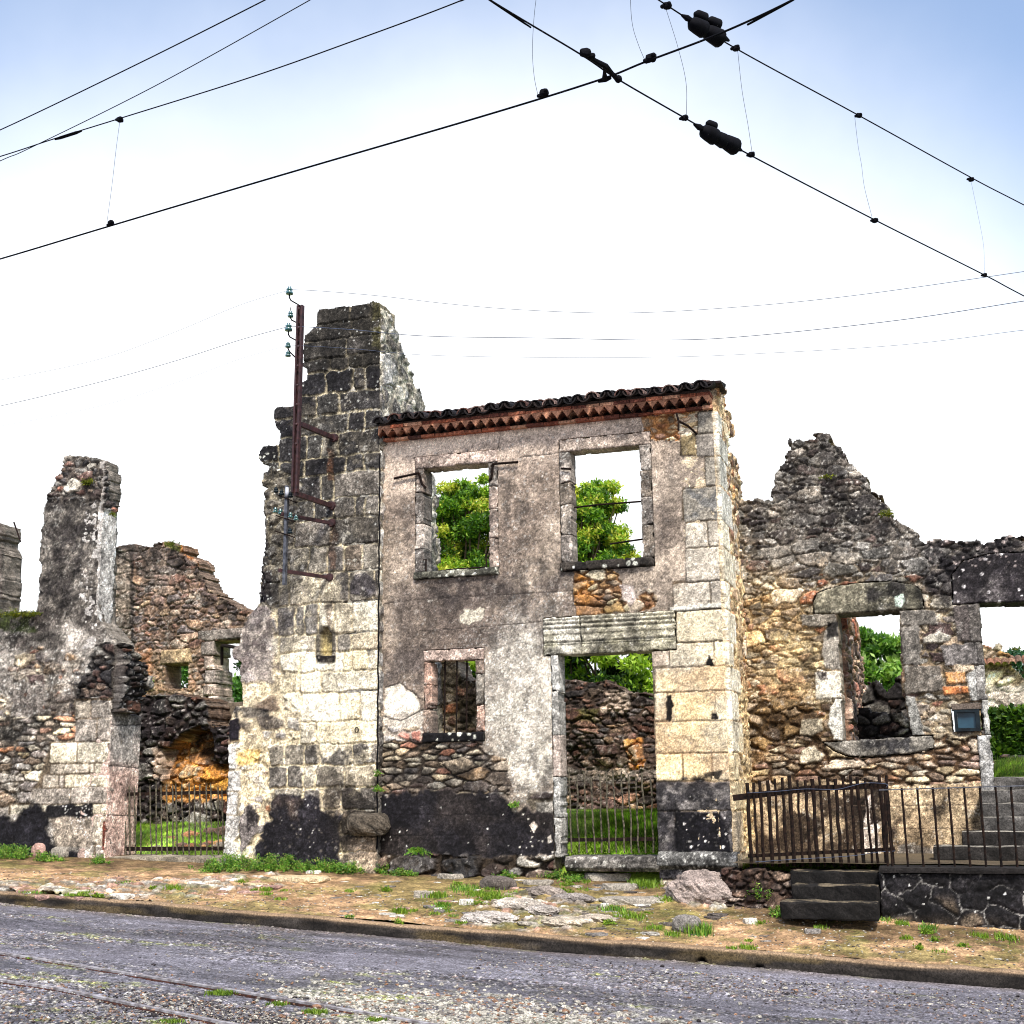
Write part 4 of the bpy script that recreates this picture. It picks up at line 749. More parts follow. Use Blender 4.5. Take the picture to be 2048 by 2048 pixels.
# pale dressed pieces in the masonry
for pp, cc, hh in (([(1600, 1230), (1672, 1227), (1674, 1246), (1640, 1256), (1606, 1252)], (132, 124, 112), 0.055), ([(1630, 1345), (1682, 1342), (1684, 1396), (1632, 1400)], (206, 198, 180), 0.06),
                   ([(1650, 1262), (1668, 1246), (1678, 1246), (1681, 1340), (1652, 1338), (1644, 1310)], (158, 150, 138), 0.06), ([(1660, 1420), (1672, 1398), (1686, 1400), (1688, 1482), (1668, 1480), (1656, 1450)], (200, 196, 184), 0.06),
                   ([(1603, 1440), (1620, 1438), (1644, 1440), (1646, 1460), (1622, 1472), (1600, 1468)], (170, 158, 136), 0.07), ([(1602, 1500), (1628, 1492), (1650, 1510), (1640, 1522), (1600, 1528)], (196, 184, 160), 0.07),
                   ([(1800, 1222), (1868, 1220), (1876, 1250), (1802, 1252)], (120, 114, 106), 0.05), ([(1802, 1254), (1838, 1254), (1842, 1330), (1806, 1330)], (128, 122, 114), 0.05), ([(1808, 1332), (1880, 1332), (1890, 1380), (1812, 1390)], (124, 116, 106), 0.06),
                   ([(1882, 1292), (1960, 1284), (1962, 1328), (1890, 1332)], (126, 120, 116), 0.05), ([(1848, 1276), (1878, 1265), (1904, 1272), (1898, 1284), (1846, 1288)], (170, 164, 150), 0.06),
                   ([(1932, 1350), (1962, 1330), (1968, 1400), (1942, 1402)], (160, 158, 152), 0.05), ([(1905, 1212), (1955, 1210), (1958, 1282), (1916, 1284)], (100, 92, 88), 0.05),
                   ([(1810, 1392), (1830, 1394), (1850, 1470), (1822, 1476)], (140, 138, 132), 0.05), ([(1890, 1345), (1930, 1345), (1932, 1366), (1892, 1370)], (196, 146, 96), 0.055), ([(1886, 1374), (1936, 1372), (1938, 1386), (1888, 1390)], (190, 120, 74), 0.05)):
    mm = W.m(pp, 2, 2.5, 14, len(pp)); W.paint(mm, C(*cc)*1.0, dh=hh+0.004*W.n(16, 4)); W.col *= (1-0.25*mm*ss(W.n(12, 8), -0.2, 0.4))[..., None]
W.crust(W.m([(1655, 1245), (1680, 1240), (1682, 1275), (1655, 1275)], 6, 6), 0.9, 10, 0.15, BLACK, 14); W.paint(W.m([(1636, 1345), (1656, 1342), (1658, 1362), (1642, 1362)], 4, 4), C(76, 68, 64))
# lower rendered dado with dark damp stains
dado = W.m([(1440, 1560), (1500, 1570), (1660, 1560), (1760, 1575), (1800, 1572), (2000, 1565), (2000, 1760), (1440, 1760)], 6, 4)
W.paint(dado, C(196, 172, 138), dh=0.035+0.003*W.n(10, 4)); W.crust(dado, 0.35, 3, 0, C(160, 140, 112), 15)
W.crust(dado*W.m([(1500, 1565), (1770, 1565), (1800, 1600), (1790, 1740), (1500, 1740)], 20, 50), 0.9, 4.5, 0.14, C(58, 44, 36), 16)
W.crust(dado*W.m([(1680, 1580), (1760, 1580), (1800, 1640), (1790, 1690), (1740, 1650), (1690, 1620)], 14, 20), 0.9, 4, 0.2, C(40, 30, 27), 17)
W.crust(dado*W.m([(1845, 1585), (1880, 1580), (1905, 1615), (1880, 1640), (1855, 1620)], 8, 16), 0.9, 5, 0.3, C(52, 44, 36), 18)
W.crust(dado*W.m([(1980, 1580), (1930, 1640), (1920, 1690), (1870, 1740), (1990, 1740)], 10, 30), 0.8, 5, 0.1, C(70, 60, 44), 19)
W.paint(W.m([(1795, 1690), (1900, 1690), (1880, 1730), (1795, 1730)], 8, 8), C(160, 156, 150), amt=0.8)
W.paint(W.m([(1725, 1655), (1760, 1650), (1762, 1730), (1722, 1730)], 5, 3), C(216, 200, 184)); W.paint(W.m([(1730, 1590), (1745, 1585), (1738, 1650), (1728, 1650)], 5, 3), C(206, 190, 176))
crack(W, [(1700, 1658), (1960, 1656)], 0.7, (110, 92, 76), 0.003); crack(W, [(1700, 1612), (1960, 1610)], 0.7, (110, 92, 76), 0.003)
# openings
aRW = (PY(1675, 1300, YR)[0], PY(1801, 1290, YR)[0], PY(1700, 1481, YR)[2], PY(1675, 1228, YR)[2]); aRD = (PY(1955, 1215, YR)[0]+0.012, 1.62, PY(1985, 1740, YR)[2]-0.5, PY(1955, 1208, YR)[2])
W.hole([(1675, 1200), (1797, 1200), (1805, 1392), (1811, 1394), (1823, 1470), (1823, 1482), (1688, 1482)], 0.8, 0)
W.keep &= ~((W.A > aRD[0]) & (W.A < aRD[1]) & (W.Z < aRD[3]))
SLAB = [(1626, 1205), (1634, 1188), (1650, 1180), (1680, 1172), (1725, 1165), (1790, 1163), (1826, 1170), (1843, 1182), (1849, 1219), (1675, 1228.5), (1628, 1229)]
SILL = [(1644, 1484), (1688, 1482), (1865, 1470), (1868, 1498), (1820, 1508), (1740, 1514), (1700, 1514), (1670, 1502)]
DL = [(1903, 1150), (1926, 1122), (1980, 1108), (2160, 1100), (2235, 1110), (2235, 1197), (1955, 1208.5), (1905, 1210)]
for pp in (SLAB, SILL, DL): W.hole(pp, 0)
W.keep &= ~((W.A > PY(1905, 1450, YR)[0]) & (W.A < PY(1966, 1450, YR)[0]) & (W.Z < PY(1935, 1416, YR)[2]) & (W.Z > PY(1935, 1462, YR)[2]))
W.outline([(1440, 1000), (1500, 1000), (1512, 995), (1527, 1000), (1541, 998), (1537, 976), (1545, 965), (1548, 948), (1562, 925), (1570, 910), (1580, 896), (1582, 880), (1600, 872), (1622, 873), (1640, 869), (1657, 870), (1663, 886), (1680, 893), (1692, 915), (1705, 937), (1725, 950), (1735, 960), (1748, 985), (1760, 995), (1776, 1010), (1786, 1030), (1800, 1045), (1815, 1055), (1836, 1064), (1842, 1080), (1855, 1085), (1870, 1078), (1885, 1083), (1905, 1088), (1950, 1082), (1985, 1075), (2020, 1072), (2048, 1076), (2150, 1080), (2230, 1060), (2290, 1120), (2360, 1140), (2400, 1230), (2480, 1260), (2560, 1380), (2620, 1800), (1440, 1780)], 4, 6, 10)
W.crust(dado*W.m([(1500, 1565), (1985, 1565), (1985, 1740), (1500, 1740)], 10, 20), 0.6, 2.6, 0.0, C(84, 66, 48), 42); W.grain(0.15); W.build('wall', M_STONE, ruin)
def outl(pts, c0, name, thick, seed, crust, hh=0.05, par=ruin, Y=YR, extra=None, rag=0.7):
    xs = [PY(u, v, Y)[0] for u, v in pts]; zs = [PY(u, v, Y)[2] for u, v in pts]
    Wl = Wall('Y', Y, min(xs)-.02, max(xs)+.02, min(zs)-.02, max(zs)+.02, 0.0115, thick, seed); Wl.col[:] = c0; Wl.col *= (1+0.4*Wl.n(4, 2, 5))[..., None]; Wl.h = hh+0.007*Wl.n(8, 3)
    d = sdpoly(Wl.U, Wl.V, pts); Wl.h -= 0.02*ss(-d, -3, 0); crust(Wl)
    Wl.outline(pts, rag); Wl.keep &= Wl.A < XR1
    Wl.grain(0.16); return Wl.build(name, M_STONE, par)
outl(SLAB, C(136, 130, 112), 'lintel', 0.42, 61, lambda w: (w.crust(w.m([(1725, 1160), (1860, 1160), (1860, 1235), (1730, 1225)], 14, 30), 0.9, 7, 0.2, C(44, 42, 44), 2), w.crust(w.m(None), 0.5, 7, -0.1, C(78, 76, 64), 4), w.paint(w.m([(1790, 1194), (1806, 1190), (1810, 1204), (1802, 1216), (1790, 1214)], 2, 2), C(176, 190, 176))))
outl(SILL, C(134, 128, 118), 'sill', 0.44, 62, lambda w: w.crust(w.m([(1720, 1470), (1870, 1470), (1820, 1514), (1740, 1516)], 8, 20), 0.85, 8, 0.15, C(44, 44, 50), 2))
outl(DL, C(92, 86, 86), 'lintel', 0.42, 63, lambda w: (w.crust(w.m(None), 0.85, 5, 0.12, C(42, 38, 42), 2), w.flecks(w.m(None), 0.07, 0.12, C(206, 200, 198), 4, 0.9), w.flecks(w.m([(1900, 1100), (2100, 1090), (2100, 1130), (1900, 1140)], 5, 8), 0.06, 0.5, C(150, 138, 134), 5, 0.8)))
# door jamb: tall dressed post stones on the edge of the doorway
zz = [0.55, 1.35, 1.98, 2.32, 2.62, 2.95, 3.5]; zz = [PY(1980, 1625, YR)[2], PY(1975, 1470, YR)[2], PY(1968, 1400, YR)[2], PY(1962, 1330, YR)[2], PY(1958, 1285, YR)[2], aRD[3]]
for i, (z0, z1) in enumerate(zip(zz[:-1], zz[1:])):
    slab('Y', YR-0.05, aRD[0]-[0.13, 0.05, 0.1, 0.06, 0.12][i], aRD[0]+0.004, z0+0.003, z1-0.003, 0.42, 640+i, [C(176, 174, 170), C(170, 168, 160), C(150, 146, 140), C(120, 114, 108), C(104, 98, 92)][i], 'jamb', ruin, off=0.008, post=lambda Wl: Wl.crust(1+0*Wl.A, 0.45, 9, -0.02, C(84, 80, 78), 3))
slab('Y', YR-0.03, aRD[0]-0.55, aRD[0]+0.02, 0.65, PY(1980, 1627, YR)[2], 0.4, 649, C(120, 100, 76), 'plinth', ruin, off=0.0)
# blue letter box / panel set in the wall
bp = thing('wall_cabinet', 'blue glazed rectangular cabinet with a dark frame set in the rubble wall beside the doorway', 'cabinet', tuple(PY(1935, 1440, YR-0.04)))
a = PY(1907, 1420, YR-0.07); b = PY(1962, 1461, YR-0.07); mb = MB(); x0, x1, z0, z1 = a[0], b[0], b[2]-0.005, a[2]
for q in (((x0, z0), (x1, z0+0.035)), ((x0, z1-0.03), (x1, z1)), ((x0, z0+0.036), (x0+0.035, z1-0.031)), ((x1-0.045, z0+0.036), (x1, z1-0.031))): mb.box((q[0][0], YR-0.085, q[0][1]), (q[1][0], YR+0.05, q[1][1]))
mb.build('frame', M_BLUEF, bp); mb = MB(); mb.box((x0+0.036, YR-0.045, z0+0.037), (x1-0.046, YR+0.04, z1-0.032)); mb.build('panel', M_BLUE, bp)
mb = MB(); mb.box((x0-0.01, YR-0.02, z0-0.05), (x1+0.03, YR+0.3, z0-0.003), C(150, 130, 104), 0.006); mb.build('niche_sill', M_STONE, ruin); mb = MB(); mb.box((x0-0.02, YR-0.03, z1+0.003), (x1+0.03, YR+0.3, z1+0.07), C(110, 98, 88), 0.006)
mb.build('niche_lintel', M_STONE, ruin)
# return wall seen through the window, going back
W = Wall('X', PX(1690, 1300, aRW[0]+0.0)[0]+0.03, 16.15, 19.6, 0.9, 4.6, 0.016, 0.4, 71)
xw = W.c
W.rubble(np.ones(W.A.shape), 0.24, 0.12, pc((176, 140, 112), (150, 118, 98), (188, 158, 132), (168, 104, 80), (122, 100, 90)), C(140, 110, 86), 0.05, 0.3, 0.14, 1)
W.outline([(1640, 1180), (1704, 1232), (1710, 1250), (1713, 1270), (1718, 1278), (1716, 1300), (1724, 1330), (1728, 1360), (1735, 1388), (1738, 1405), (1760, 1700), (1600, 1700)], 2, 3); W.grain(); W.build('inner_wall', M_STONE, ruin)
# ruined dark inner walls low behind the window
dk = thing('rubble_wall', 'blackened broken rubble wall seen low through the window of the gabled ruin', 'wall', (-0.5, 19, 0.8))
W = Wall('Y', 18.6, -1.6, 0.9, 0.7, 3.1, 0.016, 0.5, 72)
W.rubble(np.ones(W.A.shape), 0.26, 0.14, P_GREY, C(50, 44, 42), 0.07, 0.4, 0.13, 1); W.crust(np.ones(W.A.shape), 0.7, 4, 0.15, C(36, 32, 34), 2)
W.outline([(1600, 1415), (1690, 1410), (1722, 1400), (1735, 1368), (1745, 1358), (1758, 1360), (1768, 1378), (1773, 1392), (1785, 1370), (1795, 1355), (1830, 1352), (1900, 1370), (1900, 1700), (1600, 1700)], 4, 5); W.grain(); W.build('wall', M_STONE, dk)
W = Wall('Y', 17.2, -1.4, 0.2, 0.7, 2.5, 0.014, 0.4, 73)
W.rubble(np.ones(W.A.shape), 0.2, 0.12, P_GREY, C(40, 36, 34), 0.06, 0.4, 0.13, 1); W.crust(np.ones(W.A.shape), 0.75, 4, 0.2, C(30, 28, 30), 2)
W.outline([(1660, 1412), (1730, 1410), (1742, 1425), (1765, 1424), (1800, 1426), (1822, 1440), (1830, 1500), (1830, 1700), (1660, 1700)], 3, 5); W.grain(); W.build('hearth_block', M_STONE, dk)

# ------------------------------------------------------------------ terrace, front steps, parapet, stair into the doorway
TZ = 0.78
def rough_box(mb, a, b, seg, amp, c, rng, cn=0.2, rmax=0.022, dust_light=None):
    """box surface subdivided to about seg metres and roughened, rounded at the edges"""
    a = np.array(a, float); b = np.array(b, float); cc = (a+b)/2; hs = (b-a)/2
    sd = rng.randrange(1000)
    for ax in range(3):
        for sg in (-1, 1):
            i, j = [(1, 2), (2, 0), (0, 1)][ax]
            ni = max(2, int(2*hs[i]/seg)+1); nj = max(2, int(2*hs[j]/seg)+1)
            I, J = np.meshgrid(np.linspace(-1, 1, ni+1), np.linspace(-1, 1, nj+1), indexing='ij')
            P = np.zeros(I.shape+(3,)); P[..., ax] = sg*hs[ax]; P[..., i] = I*hs[i]; P[..., j] = J*hs[j]
            W_ = P+cc; r = min(min(hs)*0.35, rmax)
            q = np.clip(P, -(hs-r), hs-r); dd = P-q; nn = np.linalg.norm(dd, axis=-1, keepdims=True); P = q+dd/np.maximum(nn, 1e-6)*np.minimum(nn, r)
            na = fbm(W_[..., 0]*6+W_[..., 2]*4, W_[..., 1]*6+W_[..., 2]*5, sd, 4)
            P = P*(1+0*na[..., None])+dd/np.maximum(nn, 1e-6)*(amp*na)[..., None]
            col = np.asarray(c)*np.exp(cn*3*fbm(W_[..., 0]*7+W_[..., 2]*3, W_[..., 1]*7+W_[..., 2]*6, sd+4, 6, 0.8))[..., None]
            if dust_light is not None and ax == 2 and sg == 1: kd = ss(fbm(W_[..., 0]*5, W_[..., 1]*9, sd+14, 5, 0.75), -0.15, 0.2)[..., None]; col = col*(1-kd)+np.asarray(dust_light)*kd  # paler upward faces: dust, and light on the treads put into the colour
            f = [(x*(nj+1)+y, (x+1)*(nj+1)+y, (x+1)*(nj+1)+y+1, x*(nj+1)+y+1) for x in range(ni) for y in range(nj)]
            if sg < 0: f = [q_[::-1] for q_ in f]
            mb.add((P+cc).reshape(-1, 3), f, np.clip(col.reshape(-1, 3), 0.003, 0.9))
rng = random.Random(9)
st = thing('stone_steps', 'three broad soot black steps leading from the verge up to the rusty gate', 'steps', (-1.2, 13.1, 0.3))
sx0, sx1 = PY(1583, 1790, 13.2)[0], PY(1760, 1790, 13.3)[0]-0.003
s1 = PY(1670, 1772, 13.05)[2]
lev = []
for i, (vt, Yf, ul) in enumerate(((1806, 12.85, 1560), (1772, 13.15, 1585), (1743, 13.45, 1583))):
    z = PY(1700, vt, Yf)[2]; lev.append(z); xl = PY(ul, 1790, Yf)[0]
    mb = MB(); rough_box(mb, (xl, Yf, z-0.155), (sx1, Yf+0.42, z), 0.016, 0.016, C(26, 24, 23), rng, 0.5, 0.012, C(120, 108, 88)); mb.build('step', M_STONE, st)
mb = MB(); rough_box(mb, (sx0, 13.5, 0.2), (sx1, 13.9, lev[2]-0.16), 0.1, 0.01, C(44, 40, 38), rng); mb.build('foundation', M_STONE, st)
pw = thing('parapet_wall', 'low black crazy paved retaining wall with a flat coping under the thin railing', 'wall', (0.4, 13.35, 0.3))
YPw = 13.30
W = Wall('Y', YPw, PY(1762, 1790, YPw)[0], 4.2, -0.15, PY(1900, 1748, YPw)[2], 0.011, 0.3, 81)
d1, d2, R, S = cells(W.A/0.27+0.35*W.n(4, 2), W.Z/0.2+0.35*W.n(4, 3), 812); e = d2-d1
W.col = C(34, 32, 34)*np.exp(1.3*W.n(5, 4, 6))[..., None]+np.where(R < 0.45, 1, 0)[..., None]*C(120, 104, 84)*0.8*(ss(e, 0.1, 0.5)*ss(-W.Z, -0.58, -0.35))[..., None]
k = ss(-e, -0.055, -0.02)*ss(W.n(2.6, 9), -0.35, 0.15)*0.85; W.paint(k, C(150, 146, 140), amt=0.8); W.h = 0.012*ss(e, 0.0, 0.4)+0.004*W.n(14, 5)
W.flecks(np.ones(W.A.shape), 0.06, 0.13, C(206, 204, 198), 4, 0.85, 0.06, 0.2); W.crust(ss(-W.Z, -0.4, -0.2), 0.5, 6, 0, C(96, 84, 68), 5); W.grain(); W.build('wall', M_STONE, pw)
mb = MB(); rough_box(mb, (PY(1762, 1740, YPw)[0]-0.02, YPw-0.05, PY(1900, 1747, YPw)[2]+0.002), (4.2, YPw+0.36, PY(1900, 1735, YPw)[2]), 0.05, 0.008, C(36, 33, 32), rng, 0.4); mb.build('coping', M_STONE, pw)
CZ = PY(1900, 1735, YPw)[2]
# earth and stones between the pier foot and the steps
rb = thing('rubble_bank', 'small bank of loose stones and earth between the corner pier and the black steps', 'rubble', (-1.9, 13.6, 0.4))
W = Wall('Y', 13.62, -2.30, sx0+0.02, 0.1, 0.74, 0.011, 0.3, 83)
W.rubble(np.ones(W.A.shape), 0.13, 0.07, pc((128, 104, 88), (104, 84, 74), (150, 128, 110), (92, 66, 58)), C(66, 48, 38), 0.07, 0.4, 0.14, 1); W.h += 0.25*(0.74-W.Z)/0.64*1.0+0.05*W.n(3, 2)
W.crust(np.ones(W.A.shape), 0.5, 5, 0, C(50, 38, 32), 2); W.outline([(1480, 1735), (1560, 1738), (1600, 1742), (1610, 1840), (1440, 1860), (1440, 1730)], 5, 8); W.grain(); W.build('stones', M_STONE, rb)
# stair in front of the doorway
ds = thing('doorway_steps', 'grey stone stair rising from the terrace into the right hand doorway', 'steps', (0.4, 14.6, 0.8))
lv = [(1712, 14.35, 1866), (1709-28, 14.62, 1924), (1674-22, 14.9, 1962), (1642-16, 15.18, 1963), (1614-16, 15.46, 1964), (1584-8, 15.75, 1985)]
zprev = TZ
for i in range(6):
    z = TZ+0.135*(i+1)+0.02; Yf = 14.25+0.27*i; ul = (1866, 1924, 1962, 1962, 1963, 1987)[i]
    mb = MB(); rough_box(mb, (PY(ul, 1700-25*i, Yf)[0], Yf, z-0.15), (1.61, Yf+0.40, z), 0.035, 0.012, C(84, 81, 78) if i > 1 else C(44, 41, 39), rng, 0.6, 0.014, C(150, 144, 132)); mb.build('step', M_STONE, ds)  # treads coloured lighter than risers, as if lit, so the steps read
# ruins and garden wall seen beyond the doorway
fh = thing('ruined_outbuilding', 'small ruined outbuilding with clay tile remains seen through the right doorway', 'ruin', (3.0, 24, 1))
YB = 24.0
W = Wall('Y', YB, PY(1930, 1400, YB)[0], PY(2110, 1400, YB)[0], 0.8, PY(1980, 1262, YB)[2], 0.02, 0.4, 91)
W.rubble(np.ones(W.A.shape), 0.3, 0.15, P_WARM, C(150, 130, 104), 0.05, 0.3, 0.14, 1); W.paint(W.m([(1960, 1370), (2100, 1360), (2100, 1440), (1960, 1440)], 8, 10), C(196, 188, 174), amt=0.8)
W.crust(W.m([(1960, 1280), (2100, 1280), (2100, 1360), (1960, 1350)], 6, 20), 0.5, 4, 0, C(90, 76, 66), 4)
W.outline([(1930, 1292), (1962, 1286), (1985, 1291), (1996, 1283), (2008, 1283), (2010, 1298), (2020, 1310), (2030, 1334), (2044, 1350), (2110, 1372), (2110, 1800), (1930, 1800)], 3, 4); W.grain(); W.build('wall', M_STONE, fh)
mb = MB()
for r_ in range(1):
    for i in range(8):
        x = PY(1962, 1320, YB)[0]+0.03+i*0.115+r_*0.02; y = YB-0.22; z = PY(1980, 1332, YB)[2]
        arch(mb, x, y, y+0.3, z, 0.062, 0.012, True, 6, (TER[(i*7+r_*3) % 6]*0.35+C(140, 116, 96)*0.5), 0.12)
mb.build('tile_remains', M_TILE, fh)
gw = thing('garden_wall', 'low dry stone garden wall behind the stair in the right doorway', 'wall', (2, 19, 0.8))
W = Wall('Y', 19.5, PY(1940, 1550, 19.5)[0], PY(2120, 1550, 19.5)[0], 0.8, PY(2000, 1505, 19.5)[2], 0.016, 0.4, 93)
W.rubble(np.ones(W.A.shape), 0.16, 0.08, P_GREY, C(44, 40, 40), 0.06, 0.3, 0.13, 1); W.h += 0.04*W.n(2, 2); W.outline([(1930, 1515), (2000, 1512), (2050, 1516), (2130, 1520), (2130, 1800), (1930, 1800)], 6, 8); W.grain(); W.build('wall', M_STONE, gw)

# ================================================================== inner ruins seen through the gate gap on the left
bw = thing('ruined_house', 'reddish rubble wall with tiny square window and sloping broken top behind left gate', 'ruin', (-12, 19, 0.8))
Y = 19.0
W = Wall('Y', Y, PY(222, 1200, Y)[0], PY(560, 1300, Y)[0], 0.7, PY(340, 1080, Y)[2]+0.05, 0.015, 0.5, 101)
W.rubble(np.ones(W.A.shape), 0.18, 0.085, P_RED, C(120, 98, 80), 0.035, 0.3, 0.11, 1, smear=.6)
W.paint(W.m([(225, 1100), (268, 1095), (268, 1380), (225, 1380)], 8, 12), C(146, 134, 120), amt=0.75); W.paint(W.m([(262, 1100), (270, 1100), (270, 1300), (262, 1300)], 2, 3), C(66, 58, 54), amt=0.8)
W.paint(W.m([(275, 1100), (350, 1095), (370, 1130), (340, 1190), (275, 1180)], 14, 30), C(116, 106, 98), amt=0.6)
W.crust(W.m([(225, 1080), (420, 1080), (510, 1240), (400, 1210), (340, 1140), (225, 1150)], 10, 30), 0.7, 6, 0.05, C(58, 52, 50), 2)
W.paint(W.m([(270, 1310), (400, 1295), (385, 1400), (270, 1400)], 8, 14), C(176, 146, 112), amt=0.5); W.paint(W.m([(275, 1300), (300, 1300), (300, 1380), (275, 1390)], 8, 14), C(186, 126, 84), amt=0.6)
W.crust(W.m([(395, 1230), (500, 1230), (500, 1280), (400, 1280)], 5, 6), 0.6, 6, 0.1, C(120, 108, 96), 5)
W.paint(W.m([(362, 1084), (395, 1110), (398, 1130), (360, 1105)], 4, 5), C(172, 112, 62), amt=0.8); W.paint(W.m([(330, 1083), (362, 1086), (365, 1106), (335, 1096)], 5, 5), C(92, 96, 36), amt=0.8)
W.hole([(330, 1329), (378, 1326), (377, 1376), (346, 1378), (330, 1374)], 1.0); W.keep &= ~((W.A > PY(415, 1350, Y)[0]) & (W.A < PY(520, 1350, Y)[0]) & (W.Z < PY(415, 1284, Y)[2]))
W.outline([(180, 1095), (236, 1096), (262, 1090), (300, 1092), (316, 1086), (340, 1085), (362, 1092), (368, 1106), (392, 1118), (398, 1136), (408, 1156), (420, 1176), (436, 1190), (452, 1200), (470, 1212), (490, 1218), (500, 1224), (560, 1240), (560, 1900), (180, 1900)], 3, 4)
W.grain(); W.build('wall', M_STONE, bw)
def L19(pts, c0, name, seed, par=bw, Yq=Y): return outl(pts, c0, name, 0.5, seed, lambda w: w.crust(w.m(None), 0.45, 6, 0, C(84, 76, 70), 2), 0.05, par, Yq)
L19([(398, 1262), (500, 1254), (500, 1276), (415, 1283), (398, 1282)], C(142, 132, 122), 'lintel', 111)
for i, (u0_, v0, u1_, v1) in enumerate(((404, 1284, 431, 1312), (410, 1313, 428, 1340), (412, 1341, 435, 1368), (408, 1369, 434, 1392), (418, 1393, 438, 1420), (416, 1421, 440, 1450))):
    L19([(u0_, v0), (u1_, v0-1), (u1_, v1-1), (u0_, v1)], C(206, 184, 166) if i % 2 else C(178, 164, 152), 'jamb', 112+i)
L19([(325, 1300), (385, 1296), (386, 1326), (322, 1330)], C(170, 146, 112), 'lintel', 120)
mb = MB(); q = [PY(444, 1292, 18.9), PY(449, 1291, 18.6), PY(478, 1296, 17.2)]; mb.tube(q, 0.03, 6); mb.tube([PY(444, 1330, 18.9), q[0]], 0.025, 6); mb.build('iron_bracket', M_IRON, bw)
# dark rubble mass with an ochre cavity
lm = thing('ruined_oven_wall', 'blackened rubble mass with a collapsed ochre cavity behind the left gate', 'ruin', (-9.6, 16.6, 0.8))
Y = 16.6
W = Wall('Y', Y, PY(262, 1500, Y)[0], PY(475, 1500, Y)[0], 0.75, PY(330, 1385, Y)[2]+0.05, 0.0125, 0.7, 121)
W.rubble(np.ones(W.A.shape), 0.22, 0.13, P_GREY, C(66, 56, 52), 0.06, 0.3, 0.14, 1); W.crust(np.ones(W.A.shape), 0.75, 5, 0.1, C(46, 38, 42), 2); W.flecks(np.ones(W.A.shape), 0.06, 0.3, C(160, 152, 148), 3, 0.7)
W.h += 0.10*W.n(1.6, 4, 3)
cav = W.m([(322, 1500), (352, 1480), (366, 1465), (400, 1455), (425, 1470), (430, 1520), (470, 1540), (470, 1600), (330, 1600), (328, 1560)], 7, 5)
W.rubble(cav, 0.19, 0.10, P_OCHRE, C(168, 112, 52), 0.06, 0.3, 0.14, 4); W.h -= cav*(0.10+0.32*ss(-W.V, -1560, -1470))
W.crust(cav*W.m([(360, 1455), (430, 1455), (440, 1540), (400, 1530), (370, 1500)], 8, 10), 0.8, 4, 0.2, C(40, 30, 24), 6)
W.paint(W.m([(325, 1560), (470, 1560), (470, 1600), (325, 1600)], 8, 16), C(206, 148, 78), amt=0.6)
W.paint(W.m([(305, 1498), (335, 1496), (336, 1560), (305, 1560)], 6, 5), C(190, 166, 146), amt=0.7)
W.hole([(470, 1420), (430, 1420), (428, 1440), (432, 1452), (480, 1452)], 2)
W.outline([(255, 1405), (282, 1398), (292, 1388), (318, 1386), (350, 1390), (385, 1392), (405, 1400), (416, 1420), (424, 1445), (432, 1455), (480, 1452), (480, 1900), (255, 1900)], 4, 6); W.grain(); W.build('wall', M_STONE, lm)
mb = MB(); rough_box(mb, tuple(PY(425, 1452, 17.2)*[1, 1, 1]), tuple(PY(425, 1452, 17.2)+np.array([0.75, 0.3, 0.34])), 0.05, 0.015, C(110, 98, 84), rng); mb.build('cross_beam', M_STONE, lm)
# fallen stones along its foot
P_F = [C(150, 104, 78), C(176, 128, 92), C(120, 96, 84), C(142, 130, 118), C(196, 150, 104)]
def ico(r, sub=2):
    bm = bmesh.new(); bmesh.ops.create_icosphere(bm, subdivisions=sub, radius=r); v = np.array([x.co[:] for x in bm.verts]); f = [tuple(q.index for q in p.verts) for p in bm.faces]; bm.free(); return v, f
ICO = {s: ico(1.0, s) for s in (1, 2, 3, 4, 5, 6)}
def rockshape(mb, c, size, col, rng, sub=2, amp=0.28, flat=0.0, dark=0.5):
    v, f = ICO[sub]; v = v.copy(); sd = rng.randrange(4000); fr = 1.1
    n_ = fbm(v[:, 0]*fr+v[:, 2]*0.7+9, v[:, 1]*fr-v[:, 2]*0.6+5, sd, 5)
    v = np.sign(v)*np.abs(v)**0.75; v *= (1+amp*2*n_)[:, None]; 
    if flat: v[:, 2] = np.clip(v[:, 2], -1, 1-flat+0.15*fbm(v[:, 0]*2, v[:, 1]*2, sd+3, 3))
    a = rng.uniform(-0.4, 0.4); ca, sa = math.cos(a), math.sin(a); s = np.array(size)/2
    v = v*s; v = np.stack([v[:, 0]*ca-v[:, 1]*sa, v[:, 0]*sa+v[:, 1]*ca, v[:, 2]], -1)+np.array(c)
    k = 1+dark*fbm(v[:, 0]*22+v[:, 2]*13, v[:, 1]*22+v[:, 2]*17, sd+9, 5)
    mb.add(v, f, np.clip(np.asarray(col)*k[:, None], 0.004, 0.9))
mb = MB(); _p = PY(735, 1647, YT-0.03); rockshape(mb, tuple(_p), (0.44, 0.34, 0.27), C(84, 76, 66), random.Random(11), 5, 0.20, 0.15, 1.3); mb.build('corner_boulder', M_STONE, stack)
# heap as one countless mass
mb = MB(); rng = random.Random(31)
for i in range(150):
    u_ = rng.uniform(275, 470); q = PY(u_, 1640, rng.uniform(15.3, 16.5)); s = rng.uniform(0.06, 0.2)
    rockshape(mb, (q[0], q[1], 0.80+rng.uniform(0, 0.28)*max(0, (u_-250)/200)*(1 if q[1] > 15.8 else 0.4)), (s*1.4, s, s*0.8), P_F[rng.randrange(5)], rng, 1)
tag(mb.build('rubble_heap', M_STONE), 'fallen ochre stones heaped on the grass behind the left gate', 'rubble', kind='stuff')

